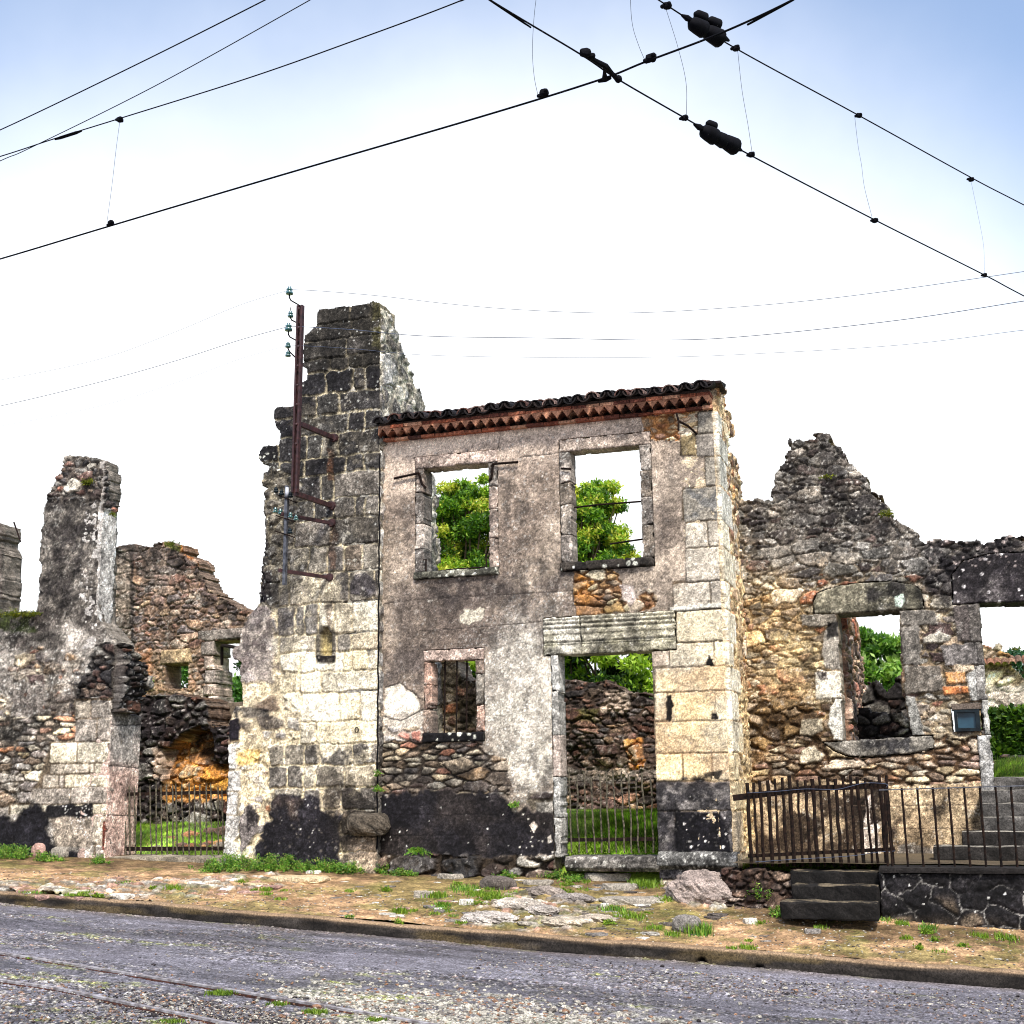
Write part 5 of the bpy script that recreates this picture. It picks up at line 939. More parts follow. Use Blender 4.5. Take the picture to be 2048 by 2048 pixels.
# wall and rubble behind the main doorway
iw = thing('inner_rubble_wall', 'tall reddish rubble wall standing inside the roofless house behind the open doorway', 'wall', (-4.6, 19, 0.8))
Y = 19.0
W = Wall('Y', Y, PY(1090, 1500, Y)[0], PY(1420, 1500, Y)[0], 0.75, PY(1200, 1350, Y)[2], 0.0145, 0.6, 131)
W.rubble(np.ones(W.A.shape), 0.16, 0.075, pc((122, 86, 72), (102, 80, 72), (140, 104, 84), (94, 86, 82), (150, 124, 98), (82, 70, 64)), C(84, 68, 56), 0.05, 0.4, 0.14, 1)
W.crust(W.m([(1100, 1340), (1420, 1340), (1420, 1420), (1100, 1440)], 8, 20), 0.6, 6, 0.1, C(54, 48, 46), 2); W.crust(W.m([(1100, 1420), (1210, 1420), (1210, 1450), (1100, 1450)], 6, 6), 0.6, 7, 0, C(92, 92, 40), 3)
W.paint(W.m([(1205, 1380), (1255, 1378), (1262, 1420), (1210, 1425)], 8, 5), C(176, 158, 140), amt=0.7); W.rubble(W.m([(1250, 1480), (1285, 1475), (1290, 1540), (1260, 1545)], 7, 4), 0.2, 0.1, P_OCHRE, C(160, 100, 50), 0.06, seed=5)
W.h += 0.18*W.n(1.2, 5, 3); W.paint(W.m([(1130, 1538), (1330, 1538), (1330, 1562), (1130, 1564)], 5, 4), C(150, 140, 128), amt=0.6)
W.outline([(1080, 1368), (1205, 1364), (1225, 1364), (1250, 1370), (1262, 1382), (1290, 1388), (1312, 1405), (1330, 1430), (1420, 1440), (1420, 1900), (1080, 1900)], 4, 7); W.grain(); W.build('wall', M_STONE, iw)
# cross wall seen through the little barred window
W = Wall('Y', 16.2, PY(820, 1400, 16.2)[0], PY(1010, 1400, 16.2)[0], 0.75, PY(880, 1295, 16.2)[2], 0.0125, 0.5, 141)
xs_ = thing('partition_wall', 'mottled rubble partition seen behind the little barred window', 'wall', (-6.0, 16.2, 0.8))
W.rubble(np.ones(W.A.shape), 0.19, 0.12, pc((190, 170, 148), (158, 138, 122), (206, 190, 164), (136, 116, 102), (168, 118, 92)), C(160, 142, 118), 0.035, 0.4, 0.16, 1)
W.crust(W.m([(900, 1330), (1010, 1330), (1010, 1480), (920, 1480)], 8, 16), 0.75, 6, 0.15, C(44, 36, 36), 2); W.crust(np.ones(W.A.shape), 0.3, 9, 0, C(66, 70, 36), 3)
W.outline([(820, 1300), (880, 1300), (912, 1318), (922, 1345), (930, 1356), (1010, 1358), (1010, 1900), (820, 1900)], 4, 6); W.grain(); W.build('wall', M_STONE, xs_)
# ================================================================== GROUND
def zroad(x): return -0.084-0.052*np.clip(x, -40, 25)
KY = 12.0
def kerbY(x): return KY+0.05*np.sin(np.asarray(x)*0.55+1.0)+0.02*np.sin(np.asarray(x)*2.1)
bx = np.array([-20, -14, -11.6, -8.3, -5.5, -4.1, -3.0, -2.3, -1.6, -0.75, 0.5, 3, 7]); bz = np.array([1.15, 0.93, 0.82, 0.71, 0.60, 0.575, 0.50, 0.42, 0.36, 0.31, 0.24, 0.12, -0.08])
def zpave(x, y):
    x = np.asarray(x, float); y = np.asarray(y, float); k = zroad(x)+0.125; b = np.interp(x, bx, bz); yb = np.interp(x, [-2.6, -1.7], [14.15, 13.3])
    t = np.clip((y-kerbY(x)-0.14)/(yb-KY-0.14), 0, 1.15)
    out = 0.08*np.exp(-((x+2.62)/0.5)**2-((y-13.75)/0.40)**2)+0.04*np.exp(-((x+4.6)/1.0)**2-((y-12.75)/0.32)**2)
    return k+(b-k)*t**0.92+0.018*fbm(x*1.7, y*1.7, 700, 4)+0.006*fbm(x*9, y*9, 710, 3)+out
# pavement of sandy earth
def grid(x0, x1, y0, y1, st, zf): 
    nx = int((x1-x0)/st)+1; ny = int((y1-y0)/st)+1
    X, Y = np.meshgrid(np.linspace(x0, x1, nx), np.linspace(y0, y1, ny)); Z = zf(X, Y); return X, Y, Z
def gridmesh(name, X, Y, Z, col, mat, smooth=True, mask=None):
    ny, nx = X.shape; idx = np.arange(nx*ny).reshape(ny, nx); q = np.stack([idx[:-1, :-1], idx[:-1, 1:], idx[1:, 1:], idx[1:, :-1]], -1).reshape(-1, 4)
    if mask is not None:
        m = (mask[:-1, :-1] & mask[1:, :-1] & mask[:-1, 1:] & mask[1:, 1:]).reshape(-1); q = q[m]
    return mesh(name, np.stack([X, Y, Z], -1).reshape(-1, 3), q, mat, None, col.reshape(-1, 3), smooth)
X, Y = np.meshgrid(np.linspace(-15, 7, 1270), np.linspace(0, 1, 130)); Yr = kerbY(X)+0.13+(14.75-kerbY(X)-0.13)*Y; Y = Yr
Z = zpave(X, Y); U, V = proj(X, Y, Z)
col = C(174, 141, 106)*(1+0.25*fbm(X*1.3, Y*2.2, 720, 5)[..., None]); n_ = fbm(X*3, Y*3, 725, 5)[..., None]
def gm(pts, rag, soft, sd=0): d = sdpoly(U, V, pts)+rag*1.6*fbm(X*4, Y*6, 730+sd, 4); return ss(d, -soft/2, soft/2)[..., None]
def gp(m, c, a=1.0):
    global col
    col = col*(1-m*a)+np.asarray(c)*m*a
gp(ss(n_, 0.0, 0.5), C(132, 102, 74), 0.75)
gp(gm([(-200, 1690), (700, 1712), (1200, 1745), (1450, 1745), (1620, 1838), (2200, 1880), (2200, 1910), (1600, 1870), (1300, 1790), (700, 1752), (-200, 1725)], 10, 22, 1), C(84, 68, 44), 0.8)
gp(gm([(760, 1760), (1000, 1750), (1350, 1790), (1420, 1850), (1250, 1870), (1000, 1850), (800, 1830), (740, 1790)], 18, 40, 2), C(122, 110, 66), 0.75)
rocky = gm([(-200, 1762), (230, 1765), (540, 1752), (620, 1765), (430, 1790), (300, 1800), (-200, 1808)], 10, 10, 3)
rocky2 = gm([(930, 1850), (960, 1812), (1030, 1790), (1100, 1785), (1170, 1800), (1215, 1835), (1190, 1868), (1050, 1866)], 9, 8, 4)
rocky3 = gm([(1320, 1748), (1380, 1740), (1450, 1745), (1482, 1790), (1470, 1815), (1420, 1828), (1340, 1800)], 6, 8, 5)
d1, d2, R, S = cells(X/0.15+0.5*fbm(X*6, Y*6, 740, 5, .7), Y/0.085+0.5*fbm(X*6, Y*6, 744, 5, .7), 750, 0.48); e = d2-d1; stc = np.stack([C(206, 196, 180), C(168, 156, 142), C(140, 130, 120), C(214, 206, 194), C(176, 140, 122), C(150, 140, 126)]) [np.minimum((R*6).astype(int), 5)]
rk = np.maximum(np.maximum(rocky, rocky2*0.9), rocky3)*ss(S+0.5*fbm(X*2.5, Y*4, 748, 4), 0.3, 0.45)[..., None]; kk = (ss(e, 0.05, 0.22)[..., None])*rk
gp(rk, C(120, 98, 66), 0.7); col = col*(1-kk)+stc*0.9*np.exp(1.1*fbm(X*13, Y*13, 745, 5, .75))[..., None]*kk
Z = Z+(0.028*ss(e, 0.03, 0.25)*(0.3+S)+0.012*fbm(X*14, Y*14, 747, 4, .7))*rk[..., 0]+0.03*fbm(X*9, Y*9, 746, 4)*np.maximum(rocky2, rocky3)[..., 0]
# mossy green film
g_ = ss(fbm(X*2.3, Y*3.5, 760, 6, .7), 0.0, 0.3)[..., None]; gp(g_*gm([(-200, 1690), (2200, 1880), (2200, 2000), (1400, 1890), (700, 1850), (-200, 1810)], 10, 30, 6), C(96, 104, 44), 0.5)
# small grit
pr = tab(801)[(X*97).astype(int) & 255, (Y*131).astype(int) & 255]; col = col*(0.74+0.52*pr)[..., None]*np.exp(1.5*fbm(X*6, Y*11, 803, 6, .8))[..., None]; Z = Z+0.006*pr
col = col*(1-0.25*(spots(X, Y, 0.09, 820, 0.35)[..., None]))
tag(gridmesh('pavement', X, Y, Z, col, M_EARTH), kind='structure')
# kerb
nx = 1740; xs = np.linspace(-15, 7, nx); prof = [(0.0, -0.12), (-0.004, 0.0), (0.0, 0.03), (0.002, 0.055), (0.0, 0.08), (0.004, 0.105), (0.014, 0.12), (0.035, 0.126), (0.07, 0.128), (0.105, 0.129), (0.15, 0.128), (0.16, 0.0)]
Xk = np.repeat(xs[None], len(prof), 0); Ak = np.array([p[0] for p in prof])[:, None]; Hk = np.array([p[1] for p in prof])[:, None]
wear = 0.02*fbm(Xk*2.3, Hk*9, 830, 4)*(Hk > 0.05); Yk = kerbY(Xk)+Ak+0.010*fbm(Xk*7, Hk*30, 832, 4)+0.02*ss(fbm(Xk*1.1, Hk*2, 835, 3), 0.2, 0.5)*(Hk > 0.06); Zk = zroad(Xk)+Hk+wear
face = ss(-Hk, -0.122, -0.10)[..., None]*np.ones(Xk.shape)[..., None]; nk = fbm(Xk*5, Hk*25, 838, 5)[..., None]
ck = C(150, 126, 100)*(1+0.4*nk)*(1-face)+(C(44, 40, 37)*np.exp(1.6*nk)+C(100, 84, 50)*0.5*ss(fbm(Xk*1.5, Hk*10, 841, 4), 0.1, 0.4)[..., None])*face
jt = np.abs(((Xk+0.35*np.sin(Xk*1.7))/1.05) % 1-0.5) < 0.003; ck[jt] *= 0.6
Uk, Vk = proj(Xk, Yk, Zk)
for u_, v_ in ((1402, 1926), (1518, 1941)): hk = ss(-np.hypot(Uk-u_, (Vk-v_)*1.3), -12, -8); Yk = Yk+0.09*hk; ck = ck*(1-hk[..., None])+C(12, 11, 11)*hk[..., None]  # drain holes pushed in, with the shade inside tinted into the colour
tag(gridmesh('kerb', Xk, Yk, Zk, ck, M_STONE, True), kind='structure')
# road
X, Y, _ = grid(-15, 7, 5.2, 12.06, 0.0165, lambda x, y: x)
Y = np.where(Y > 11.9, Y+0.06*0, Y)
U, V = proj(X, Y, zroad(X))
n1_ = fbm(X*0.7, Y*1.6, 850, 5); n2_ = fbm(X*3.0, Y*7, 855, 5)
Z = zroad(X)+0.012*fbm(X*0.6, Y*1.2, 860, 3)+0.003*fbm(X*18, Y*18, 862, 3)
col = C(126, 123, 131)*np.exp(0.5*n1_+0.5*n2_+0.7*fbm(X*6, Y*14, 858, 6, .8))[..., None]
gp(ss(n2_, 0.05, 0.4)[..., None], C(92, 88, 96), 0.6)
# worn strips with exposed gravel
d1, d2, R, S = cells(X/0.034, Y/0.034, 870); grav = np.stack([C(196, 190, 178), C(142, 134, 128), C(96, 90, 92), C(206, 200, 188), C(170, 140, 118), C(84, 78, 80), C(120, 112, 108)])[np.minimum((R*7).astype(int), 6)]
g1 = gm([(-100, 1928), (200, 1962), (500, 2005), (800, 2070), (-100, 2080)], 10, 14, 11)*0.9
g2 = gm([(540, 1978), (700, 1970), (900, 1992), (1150, 2020), (1420, 2058), (1500, 2200), (760, 2200), (640, 2020)], 30, 60, 12)*ss(fbm(X*2.2, Y*6, 882, 5, .7), -0.28, 0.1)[..., None]*0.9
g3 = gm([(1000, 1910), (1250, 1935), (1600, 1975), (2048, 2010), (2048, 2040), (1500, 2000), (1100, 1950)], 8, 20, 13)*ss(fbm(X*1.5, Y*6, 880, 4), -0.2, 0.2)[..., None]*0.75
g4 = gm([(-100, 1865), (130, 1870), (280, 1880), (120, 1895), (-100, 1890)], 8, 10, 14)*0.8; g5 = ss(fbm(X*0.8, Y*3, 884, 5), 0.0, 0.3)[..., None]*0.75
gg = np.clip(g1+g2+g3+g4+g5, 0, 1)*(ss(fbm(X*6, Y*9, 886, 4), -0.45, 0.0)[..., None]); sel = ss(S, 0.35, 0.4)[..., None]*ss(-d1, -0.48, -0.3)[..., None]*gg
col = col*(1-0.35*gg); col = col*(1-sel*.85)+grav*0.8*sel*0.85; Z = Z+0.010*sel[..., 0]
col = col*(1-0.7*g2)+(C(214, 208, 186)*(0.5+0.7*R[..., None]))*0.7*g2*ss(S, 0.2, 0.5)[..., None]+0.7*g2*C(120, 122, 84)*(1-ss(S, 0.2, 0.5)[..., None])
moss = ss(fbm(X*1.8, Y*5, 890, 5), 0.2, 0.42)[..., None]*np.clip(gg+g2, 0, 1)+ss(-np.abs(Y-kerbY(X)+0.03), -0.07, 0)[..., None]*ss(fbm(X*1.3, Y*2, 893, 4), 0.0, 0.3)[..., None]*0.8
gp(np.clip(moss, 0, 1)*ss(fbm(X*15, Y*15, 895, 3), -0.3, 0.2)[..., None], C(134, 140, 62), 0.75)
d1c, d2c, Rc, Sc = cells(X/1.5+0.5*fbm(X*1.6, Y*1.6, 920, 5, .7), Y/0.9+0.5*fbm(X*1.6, Y*1.6, 924, 5, .7), 930); kc = ss(-(d2c-d1c), -0.014, -0.004)[..., None]*(ss(fbm(X*0.9, Y*0.9, 935, 3), -0.1, 0.15)[..., None]); col = col*(1-0.65*kc); Z = Z-0.006*kc[..., 0]
col = col*(1+0.22*(Rc-0.5))[..., None]; gut = ss(-(kerbY(X)-Y), -0.35, 0.0)[..., None]; col = col*(1-0.25*gut)+C(140, 118, 88)*0.25*gut
line = ss(-np.abs(V-(1908+0.069*(U-1340))-3*fbm(X*3, Y*3, 897, 3)), -3.5, -1.5)[..., None]*gm([(1290, 1890), (1620, 1920), (1620, 1945), (1290, 1920)], 6, 12, 16)
gp(line*ss(fbm(X*8, Y*8, 898, 3), -0.2, 0.1)[..., None], C(206, 198, 168), 0.6)
pr = np.random.RandomState(3).rand(*X.shape); gq = (0.30+0.9*np.clip(gg[..., 0]+g2[..., 0]+0.5*ss(fbm(X*0.9, Y*2.6, 941, 5, .7), 0.0, 0.3), 0, 1)); col = col*np.exp(gq*(1.5*(pr-0.55)+0.9*(tab(77)[(X*31).astype(int) & 255, (Y*47).astype(int) & 255]-0.5)))[..., None]; Z = Z+0.008*pr*gq
wl = ss(fbm(X*0.35+2, Y*2.2, 945, 5, .6), 0.05, 0.3)[..., None]; col = col*(1-0.35*wl)
mask = np.ones(X.shape, bool)
tag(gridmesh('road', X, Y, Z, col, M_ROAD), kind='structure')
def zback(x, y):
    x = np.asarray(x, float); return 0.74+0.02*fbm(x*0.6, np.asarray(y)*0.6, 902, 3)+np.where(x > -2.2, 0.05*np.clip(y-16, 0, 8)+0.78*ss(np.asarray(y, float), 15.75, 16.3)*ss(x, 0.0, 0.6), 0.2*np.clip(y-14.75, 0, 2.1))
# ground sheet reaching the horizon: street beyond the strip, grass plots behind the houses
gx = np.concatenate([[-700, -300, -120, -60], np.linspace(-40, 25, 140), [60, 120, 300, 700]]); gy = np.concatenate([[-600, -200, -60, -20], np.linspace(-6, 40, 140), [60, 100, 250, 800]])
X, Y = np.meshgrid(gx, gy)
zb = zroad(X)-0.05; t = ss(Y, 13.6, 14.6); Z = np.where(Y < 12.1, zb, np.where(Y < 13.6, zb+0.0, zb*(1-t)+t*zback(X, Y)))
gcol = np.where((Y > 13.4)[..., None], C(128, 156, 54), C(110, 106, 112))*(1+0.3*fbm(X*2, Y*2, 905, 4)[..., None])
tag(gridmesh('ground', X, Y, Z, gcol, M_EARTH), kind='structure')
# terrace floor
X, Y, Z = grid(XR+0.05, 4.2, 13.62, 15.65, 0.03, lambda x, y: 0.80+0.012*fbm(x*3, y*3, 910, 3)); tc2 = C(96, 84, 66)*(1+0.4*fbm(X*4, Y*4, 912, 4)[..., None]); tag(gridmesh('terrace', X, Y, Z, tc2, M_EARTH), kind='structure')

# tram rails
def PR(u, v):
    d = ray(u, v); t = (-.084-1.6)/(d[2]+.052*d[0]); return EYE+d*t
def catmull(pts, n=12):
    p = [np.array(q, float) for q in pts]; p = [2*p[0]-p[1]]+p+[2*p[-1]-p[-2]]; out = []
    for i in range(1, len(p)-2):
        for k in range(n):
            t = k/n; out.append(0.5*((2*p[i])+(-p[i-1]+p[i+1])*t+(2*p[i-1]-5*p[i]+4*p[i+1]-p[i+2])*t*t+(-p[i-1]+3*p[i]-3*p[i+1]+p[i+2])*t**3))
    out.append(p[-2]); return out
def railobj(pix, label):
    pts = catmull([PR(*p) for p in pix], 10)
    r = thing('tram_rail', label, 'rail', tuple(pts[len(pts)//2]), 'street tram rails sunk in the asphalt')
    for nm, o0, o1, z0, z1, mt in (('rail_head', -0.016, 0.012, -0.06, 0.016, M_RAILTOP), ('guard_lip', 0.043, 0.050, -0.06, 0.006, M_RAILSIDE), ('groove', 0.0125, 0.0425, -0.06, 0.000, M_CABLE_GAP)):
        v = []; f = []
        for i, p in enumerate(pts):
            d = pts[min(i+1, len(pts)-1)]-pts[max(i-1, 0)]; d = d/np.linalg.norm(d); nrm = np.array([d[1], -d[0], 0]); z = float(zroad(p[0]))+0.009
            for o_, h_ in ((o0, z0), (o0, z1-0.003), (o0+0.004, z1), (o1-0.004, z1), (o1, z1-0.003), (o1, z0)): v.append(np.array([p[0], p[1], z+h_])+nrm*o_)
        for i in range(len(pts)-1):
            for k in range(5): f.append((i*6+k, i*6+k+1, (i+1)*6+k+1, (i+1)*6+k))
        mesh(nm, np.array(v), [q[::-1] for q in f], mt, r)
railobj([(-260, 1872), (0, 1910), (210, 1944), (420, 1978), (620, 2012), (840, 2050), (1000, 2078), (1200, 2112)], 'farther tram rail from the kerb side running across the lower left road')
railobj([(-260, 1922), (0, 1965), (110, 1981), (230, 2006), (400, 2041), (600, 2082), (800, 2122)], 'nearer tram rail cutting the lower left corner of the road')

# ------------------------------------------------------------------ stones lying in the verge
def onpave(u, v):
    d = ray(u, v); t0 = 12.2/d[1]; best = None
    for k in range(300):
        y = 12.1+k*0.008; p = EYE+d*(y/d[1])
        if p[2] <= float(zpave(p[0], p[1])): return p
    return p
rng = random.Random(77)
STN = {'w': C(214, 208, 196), 't': C(206, 186, 150), 'g': C(134, 128, 122), 'd': C(100, 92, 86), 'p': C(176, 142, 130), 'm': C(156, 148, 136)}
special = [(992, 1768, 74, 26, 'd', 'block of dark brown squared stone on the verge left of the doorway'), (592, 1757, 130, 13, 't', 'long low tan slab curving along the verge in front of the stack'),
           (1212, 1752, 92, 20, 'm', 'uppermost flat slab below the doorway threshold'), (1238, 1773, 70, 15, 'm', 'middle flat slab below the doorway threshold'), (1262, 1800, 122, 15, 'm', 'lowest long flat slab below the doorway, nearest the kerb'),
           (1372, 1852, 58, 34, 'g', 'lumpy grey boulder beside a bright weed near the kerb'), (898, 1752, 54, 14, 'm', 'low flat grey stone behind the small weeds left of the dark block'), (846, 1788, 42, 20, 'm', 'tilted pale stone left of the dark squared block'),
           (932, 1804, 30, 16, 'w', 'small bright white stone among weeds in the verge centre'), (240, 1791, 64, 11, 'w', 'broad chalky flat stone nearest the kerb at left'), (390, 1767, 44, 13, 'w', 'bright white flat stone in the verge under the left gate'),
           (162, 1778, 44, 10, 'p', 'pinkish flat stone in the paved strip at left'), (1072, 1764, 60, 12, 'm', 'flat mossy stone right of the dark squared block'), (1208, 1812, 16, 14, 'w', 'small pale upright stone below the slabs'),
           (625, 1744, 30, 10, 'w', 'small pale stone behind the long tan slab'), (118, 1706, 44, 26, 'm', 'pale boulder against the foot of the left house'), (20, 1690, 32, 20, 'm', 'grey boulder at the foot of the left house at the frame edge'),
           (75, 1702, 34, 30, 'p', 'reddish boulder leaning on the left house foot'), (980, 1700, 24, 62, 'm', 'pointed upright slab leaning on the black tarred wall'), (955, 1722, 34, 34, 'p', 'reddish wedge stone at the foot of the black wall'),
           (1010, 1722, 24, 28, 'd', 'small square grey stone beside the pointed slab'), (805, 1710, 34, 34, 'd', 'dark squared stone under the fern at the black wall'), (1093, 1722, 80, 28, 'd', 'rounded dark footing boulder left of the doorway threshold'),
           (1500, 1842, 26, 14, 'w', 'pale stone left of the black steps'), (1625, 1863, 30, 10, 'g', 'small grey stone on the sand below the black steps')]
for (u, v, w, h, c, lab) in special:
    p = onpave(u, v+h*0.35); sc = (p[1]/math.cos(math.radians(18)))/F; sx = w*sc*1.02; tall = h > 24
    mb = MB(); sz = (h*sc*1.15 if tall else max(0.07, h*sc*1.7)); sy = max(0.12, min(sx*0.55, 0.35))
    rockshape(mb, (p[0], p[1]+sy*0.2, p[2]+(sz*0.28 if tall else sz*0.08)), (sx, sy, sz), STN[c], rng, 4, 0.13, 0.45 if not tall else 0, 0.6)
    tag(mb.build('stone', M_STONE, loc=tuple(p)), lab, 'stone')
# smaller loose stones, one by one
def small(n, box, sizes, cols, lab, grp, seed):
    r = random.Random(seed)
    for i in range(n):
        u, v = r.uniform(box[0], box[1]), 0; f_ = (u-box[0])/(box[1]-box[0]); v = r.uniform(box[2]+(box[4]-box[2])*f_, box[3]+(box[5]-box[3])*f_)
        p = onpave(u, v); s = r.uniform(*sizes); mb = MB(); rockshape(mb, (p[0], p[1], p[2]-s*0.05), (s*1.7, s*1.1, s*0.5), STN[r.choice(cols)]*r.uniform(0.6, 0.95), r, 3, 0.3, 0.35, 1.0)
        tag(mb.build('stone', M_STONE, loc=tuple(p)), lab, 'stone', grp)
small(30, (1040, 1460, 1760, 1850, 1775, 1880), (0.04, 0.13), 'dgmd', 'dark mossy stone among weeds below the doorway and pier', 'dark stones below the doorway and pier', 9)
small(46, (0, 560, 1764, 1798, 1752, 1795), (0.05, 0.15), 'wwtmp', 'pale flat stone bedded in the rough paving strip of the left verge', 'flat stones bedded in the left verge', 1)
small(26, (760, 1040, 1755, 1835, 1750, 1850), (0.04, 0.11), 'wmgp', 'small grey stone among weeds in front of the black wall', 'small stones among weeds before the black wall', 2)
small(34, (1040, 1320, 1775, 1868, 1765, 1880), (0.04, 0.12), 'wmgd', 'small loose stone on the rocky verge below the doorway', 'loose stones below the doorway', 3)
small(40, (560, 1000, 1765, 1830, 1760, 1850), (0.03, 0.08), 'wmgt', 'little grey stone on the trodden earth in front of the stack', 'little stones on the earth before the stack', 6)
small(16, (1480, 2040, 1850, 1880, 1890, 1930), (0.025, 0.06), 'wmg', 'tiny loose stone on the sandy verge at right', 'tiny stones on the right verge', 4)
# bedrock showing through the verge
def outcrop(name, label, parts, seed):
    r = random.Random(seed); mb = MB(); q = None
    for (u, v, w, h, dp, c) in parts:
        p = onpave(u, v); q = p if q is None else q; sc = p[1]/math.cos(0.3)/F; vv, ff = ICO[5]; vv = vv.copy(); sd = r.randrange(3000)
        n_ = fbm(vv[:, 0]*1.3+vv[:, 2]*0.8+9, vv[:, 1]*1.3-vv[:, 2]*0.7+5, sd, 6, 0.62); rid = 1-np.abs(fbm(vv[:, 0]*2.6+vv[:, 2], vv[:, 1]*2.6+vv[:, 2]*1.5, sd+7, 4, 0.6))*2.4
        vv = vv*(1+0.42*n_+0.10*rid)[:, None]*np.array([w*sc/2, dp/2, h*sc/2]); vv += np.array([p[0], p[1], p[2]])
        k = np.exp(1.3*fbm(vv[:, 0]*9+vv[:, 2]*7, vv[:, 1]*9+vv[:, 2]*8, sd+9, 6, 0.78)); mb.add(vv, ff, np.clip(np.asarray(c)*k[:, None], 0.01, 0.8))
    return tag(mb.build(name, M_STONE, loc=tuple(q)), label, 'rock')
outcrop('rock_outcrop', 'large rough bedrock outcrop sloping down under the corner pier foot', [(1408, 1790, 150, 84, 0.55, C(150, 136, 128)), (1368, 1760, 70, 50, 0.3, C(170, 158, 148)), (1452, 1776, 70, 60, 0.3, C(136, 122, 116))], 3)
outcrop('rock_outcrop', 'crumbly pale bedrock ridge rising diagonally from the kerb below the dark block', [(985, 1838, 110, 28, 0.30, C(170, 162, 154)), (1035, 1815, 110, 32, 0.3, C(176, 166, 154)), (1080, 1822, 80, 24, 0.3, C(150, 142, 134))], 5)
outcrop('rock_outcrop', 'dark lumpy bedrock hump between the ridge and the doorway slabs', [(1085, 1788, 80, 26, 0.25, C(126, 116, 108)), (1142, 1800, 90, 26, 0.28, C(138, 130, 124))], 7)
outcrop('rock_outcrop', 'low gravelly bedrock patch nearest the kerb below the doorway', [(1130, 1845, 120, 20, 0.35, C(176, 164, 146)), (1185, 1838, 80, 16, 0.3, C(166, 154, 138))], 8)
# gravel grains on road and verge, countless
mb = MB(); r = random.Random(12); gc = [C(206, 200, 186), C(150, 142, 134), C(96, 90, 90), C(214, 206, 190), C(176, 136, 108), C(76, 70, 72)]
v0, f0 = ICO[1]
def grain_at(p, s, c): 
    q = v0*np.array([s*r.uniform(0.8, 1.4), s*r.uniform(0.7, 1.1), s*0.55])*np.array([[r.uniform(0.7, 1.25)] for _ in range(len(v0))]); a = r.uniform(0, 6.3)
    q = np.stack([q[:, 0]*math.cos(a)-q[:, 1]*math.sin(a), q[:, 0]*math.sin(a)+q[:, 1]*math.cos(a), q[:, 2]], -1)+np.array([p[0], p[1], p[2]]); mb.add(q, f0, c)
for i in range(8500):
    z_ = r.random()
    if z_ < 0.42: u, v = r.uniform(0, 760), 0; v = r.uniform(1935+0.17*u, 2060)
    elif z_ < 0.72: u = r.gauss(930, 190); v = r.gauss(1995+0.085*(u-560), 24)
    elif z_ < 0.9: u = r.uniform(950, 2048); v = r.gauss(1925+0.09*(u-950), 14)
    else: u = r.uniform(0, 2048); v = r.uniform(1830+0.08*u, 2048)
    if v < 1815+0.085*u or v > 2075: continue
    p = PR(u, v); grain_at((p[0], p[1], p[2]+0.008), r.uniform(0.004, 0.011)*(2.0 if r.random() < 0.05 else 1)*(1.9 if 0.42 <= z_ < 0.72 else 1), gc[(0, 3, 1, 0, 3, 4)[r.randrange(6)] if 0.42 <= z_ < 0.72 else r.randrange(6)]*(r.uniform(0.45, 0.85) if 0.42 <= z_ < 0.72 else r.uniform(0.45, 0.8)))
for i in range(2600):
    u = r.uniform(0, 2048); v = r.uniform(1740+0.06*u, 1800+0.085*u); p = onpave(u, v) if r.random() < 0.25 else None
    if p is None: x = r.uniform(-11.5, 1.2); y = r.uniform(12.2, 13.3); p = (x, y, float(zpave(x, y)))
    grain_at((p[0], p[1], p[2]+0.004), r.uniform(0.005, 0.014), gc[r.randrange(6)]*r.uniform(0.6, 1.0))
tag(mb.build('gravel', M_STONE), 'loose gravel scattered over the old road and sandy verge', 'gravel', kind='stuff')
# ================================================================== FENCES
def lumpy(mb, a, b, w, rng, n=6, c=(0.3,)*3, wob=0.006):
    a = np.array(a, float); b = np.array(b, float); pts = [a+(b-a)*i/n+np.array([rng.uniform(-wob, wob), rng.uniform(-wob, wob)*0.5, 0])*(0 < i < n) for i in range(n+1)]
    mb.tube([tuple(p) for p in pts], [w*rng.uniform(0.85, 1.12) for _ in pts], 6, c)
rng = random.Random(21)
# left gate
YG = 14.62
g = thing('iron_gate', 'weathered spiked iron bar gate closing the gap between the left house and the stack', 'gate', tuple(PY(340, 1715, YG)))
us = [228, 240, 251, 260, 271, 282, 303, 313, 324, 335, 346, 355, 367, 379, 391, 402, 413, 425, 437, 447, 455]
for i, u in enumerate(us):
    t = rng.uniform(-6, 6); mb = MB(); a = PY(u, 1716, YG-0.012); b = PY(u-2+rng.uniform(-2, 2), 1572+t, YG-0.012); lumpy(mb, a, b, 0.0100, rng); tip = b+np.array([0, 0, 0.03]); mb.tube([tuple(b), tuple(tip)], [0.008, 0.002], 6)
    mb.build('bar', M_IRON2, g)
mb = MB(); mb.bar(PY(223, 1589, YG), PY(462, 1584, YG), 0.014, 0.045); mb.build('top_rail', M_IRON, g)
mb = MB(); mb.bar(PY(220, 1698, YG), PY(462, 1697, YG), 0.014, 0.05); mb.build('bottom_rail', M_IRON, g)
mb = MB()
for q in ([(222, 1572), (226, 1560), (234, 1555)], [(222, 1655), (228, 1650), (232, 1648)]): mb.tube([tuple(PY(u, v, YG)) for u, v in q], 0.007, 6)
mb.build('hinge_hook', M_IRON, g)
mb = MB(); rough_box(mb, tuple(PY(214, 1734, 14.22)), tuple(PY(462, 1714, 14.22)+np.array([0, 0.55, 0])), 0.05, 0.02, C(138, 128, 112), rng, 0.5); tag(mb.build('threshold_stone', M_STONE), 'long worn stone threshold slab under the left iron gate', 'stone')
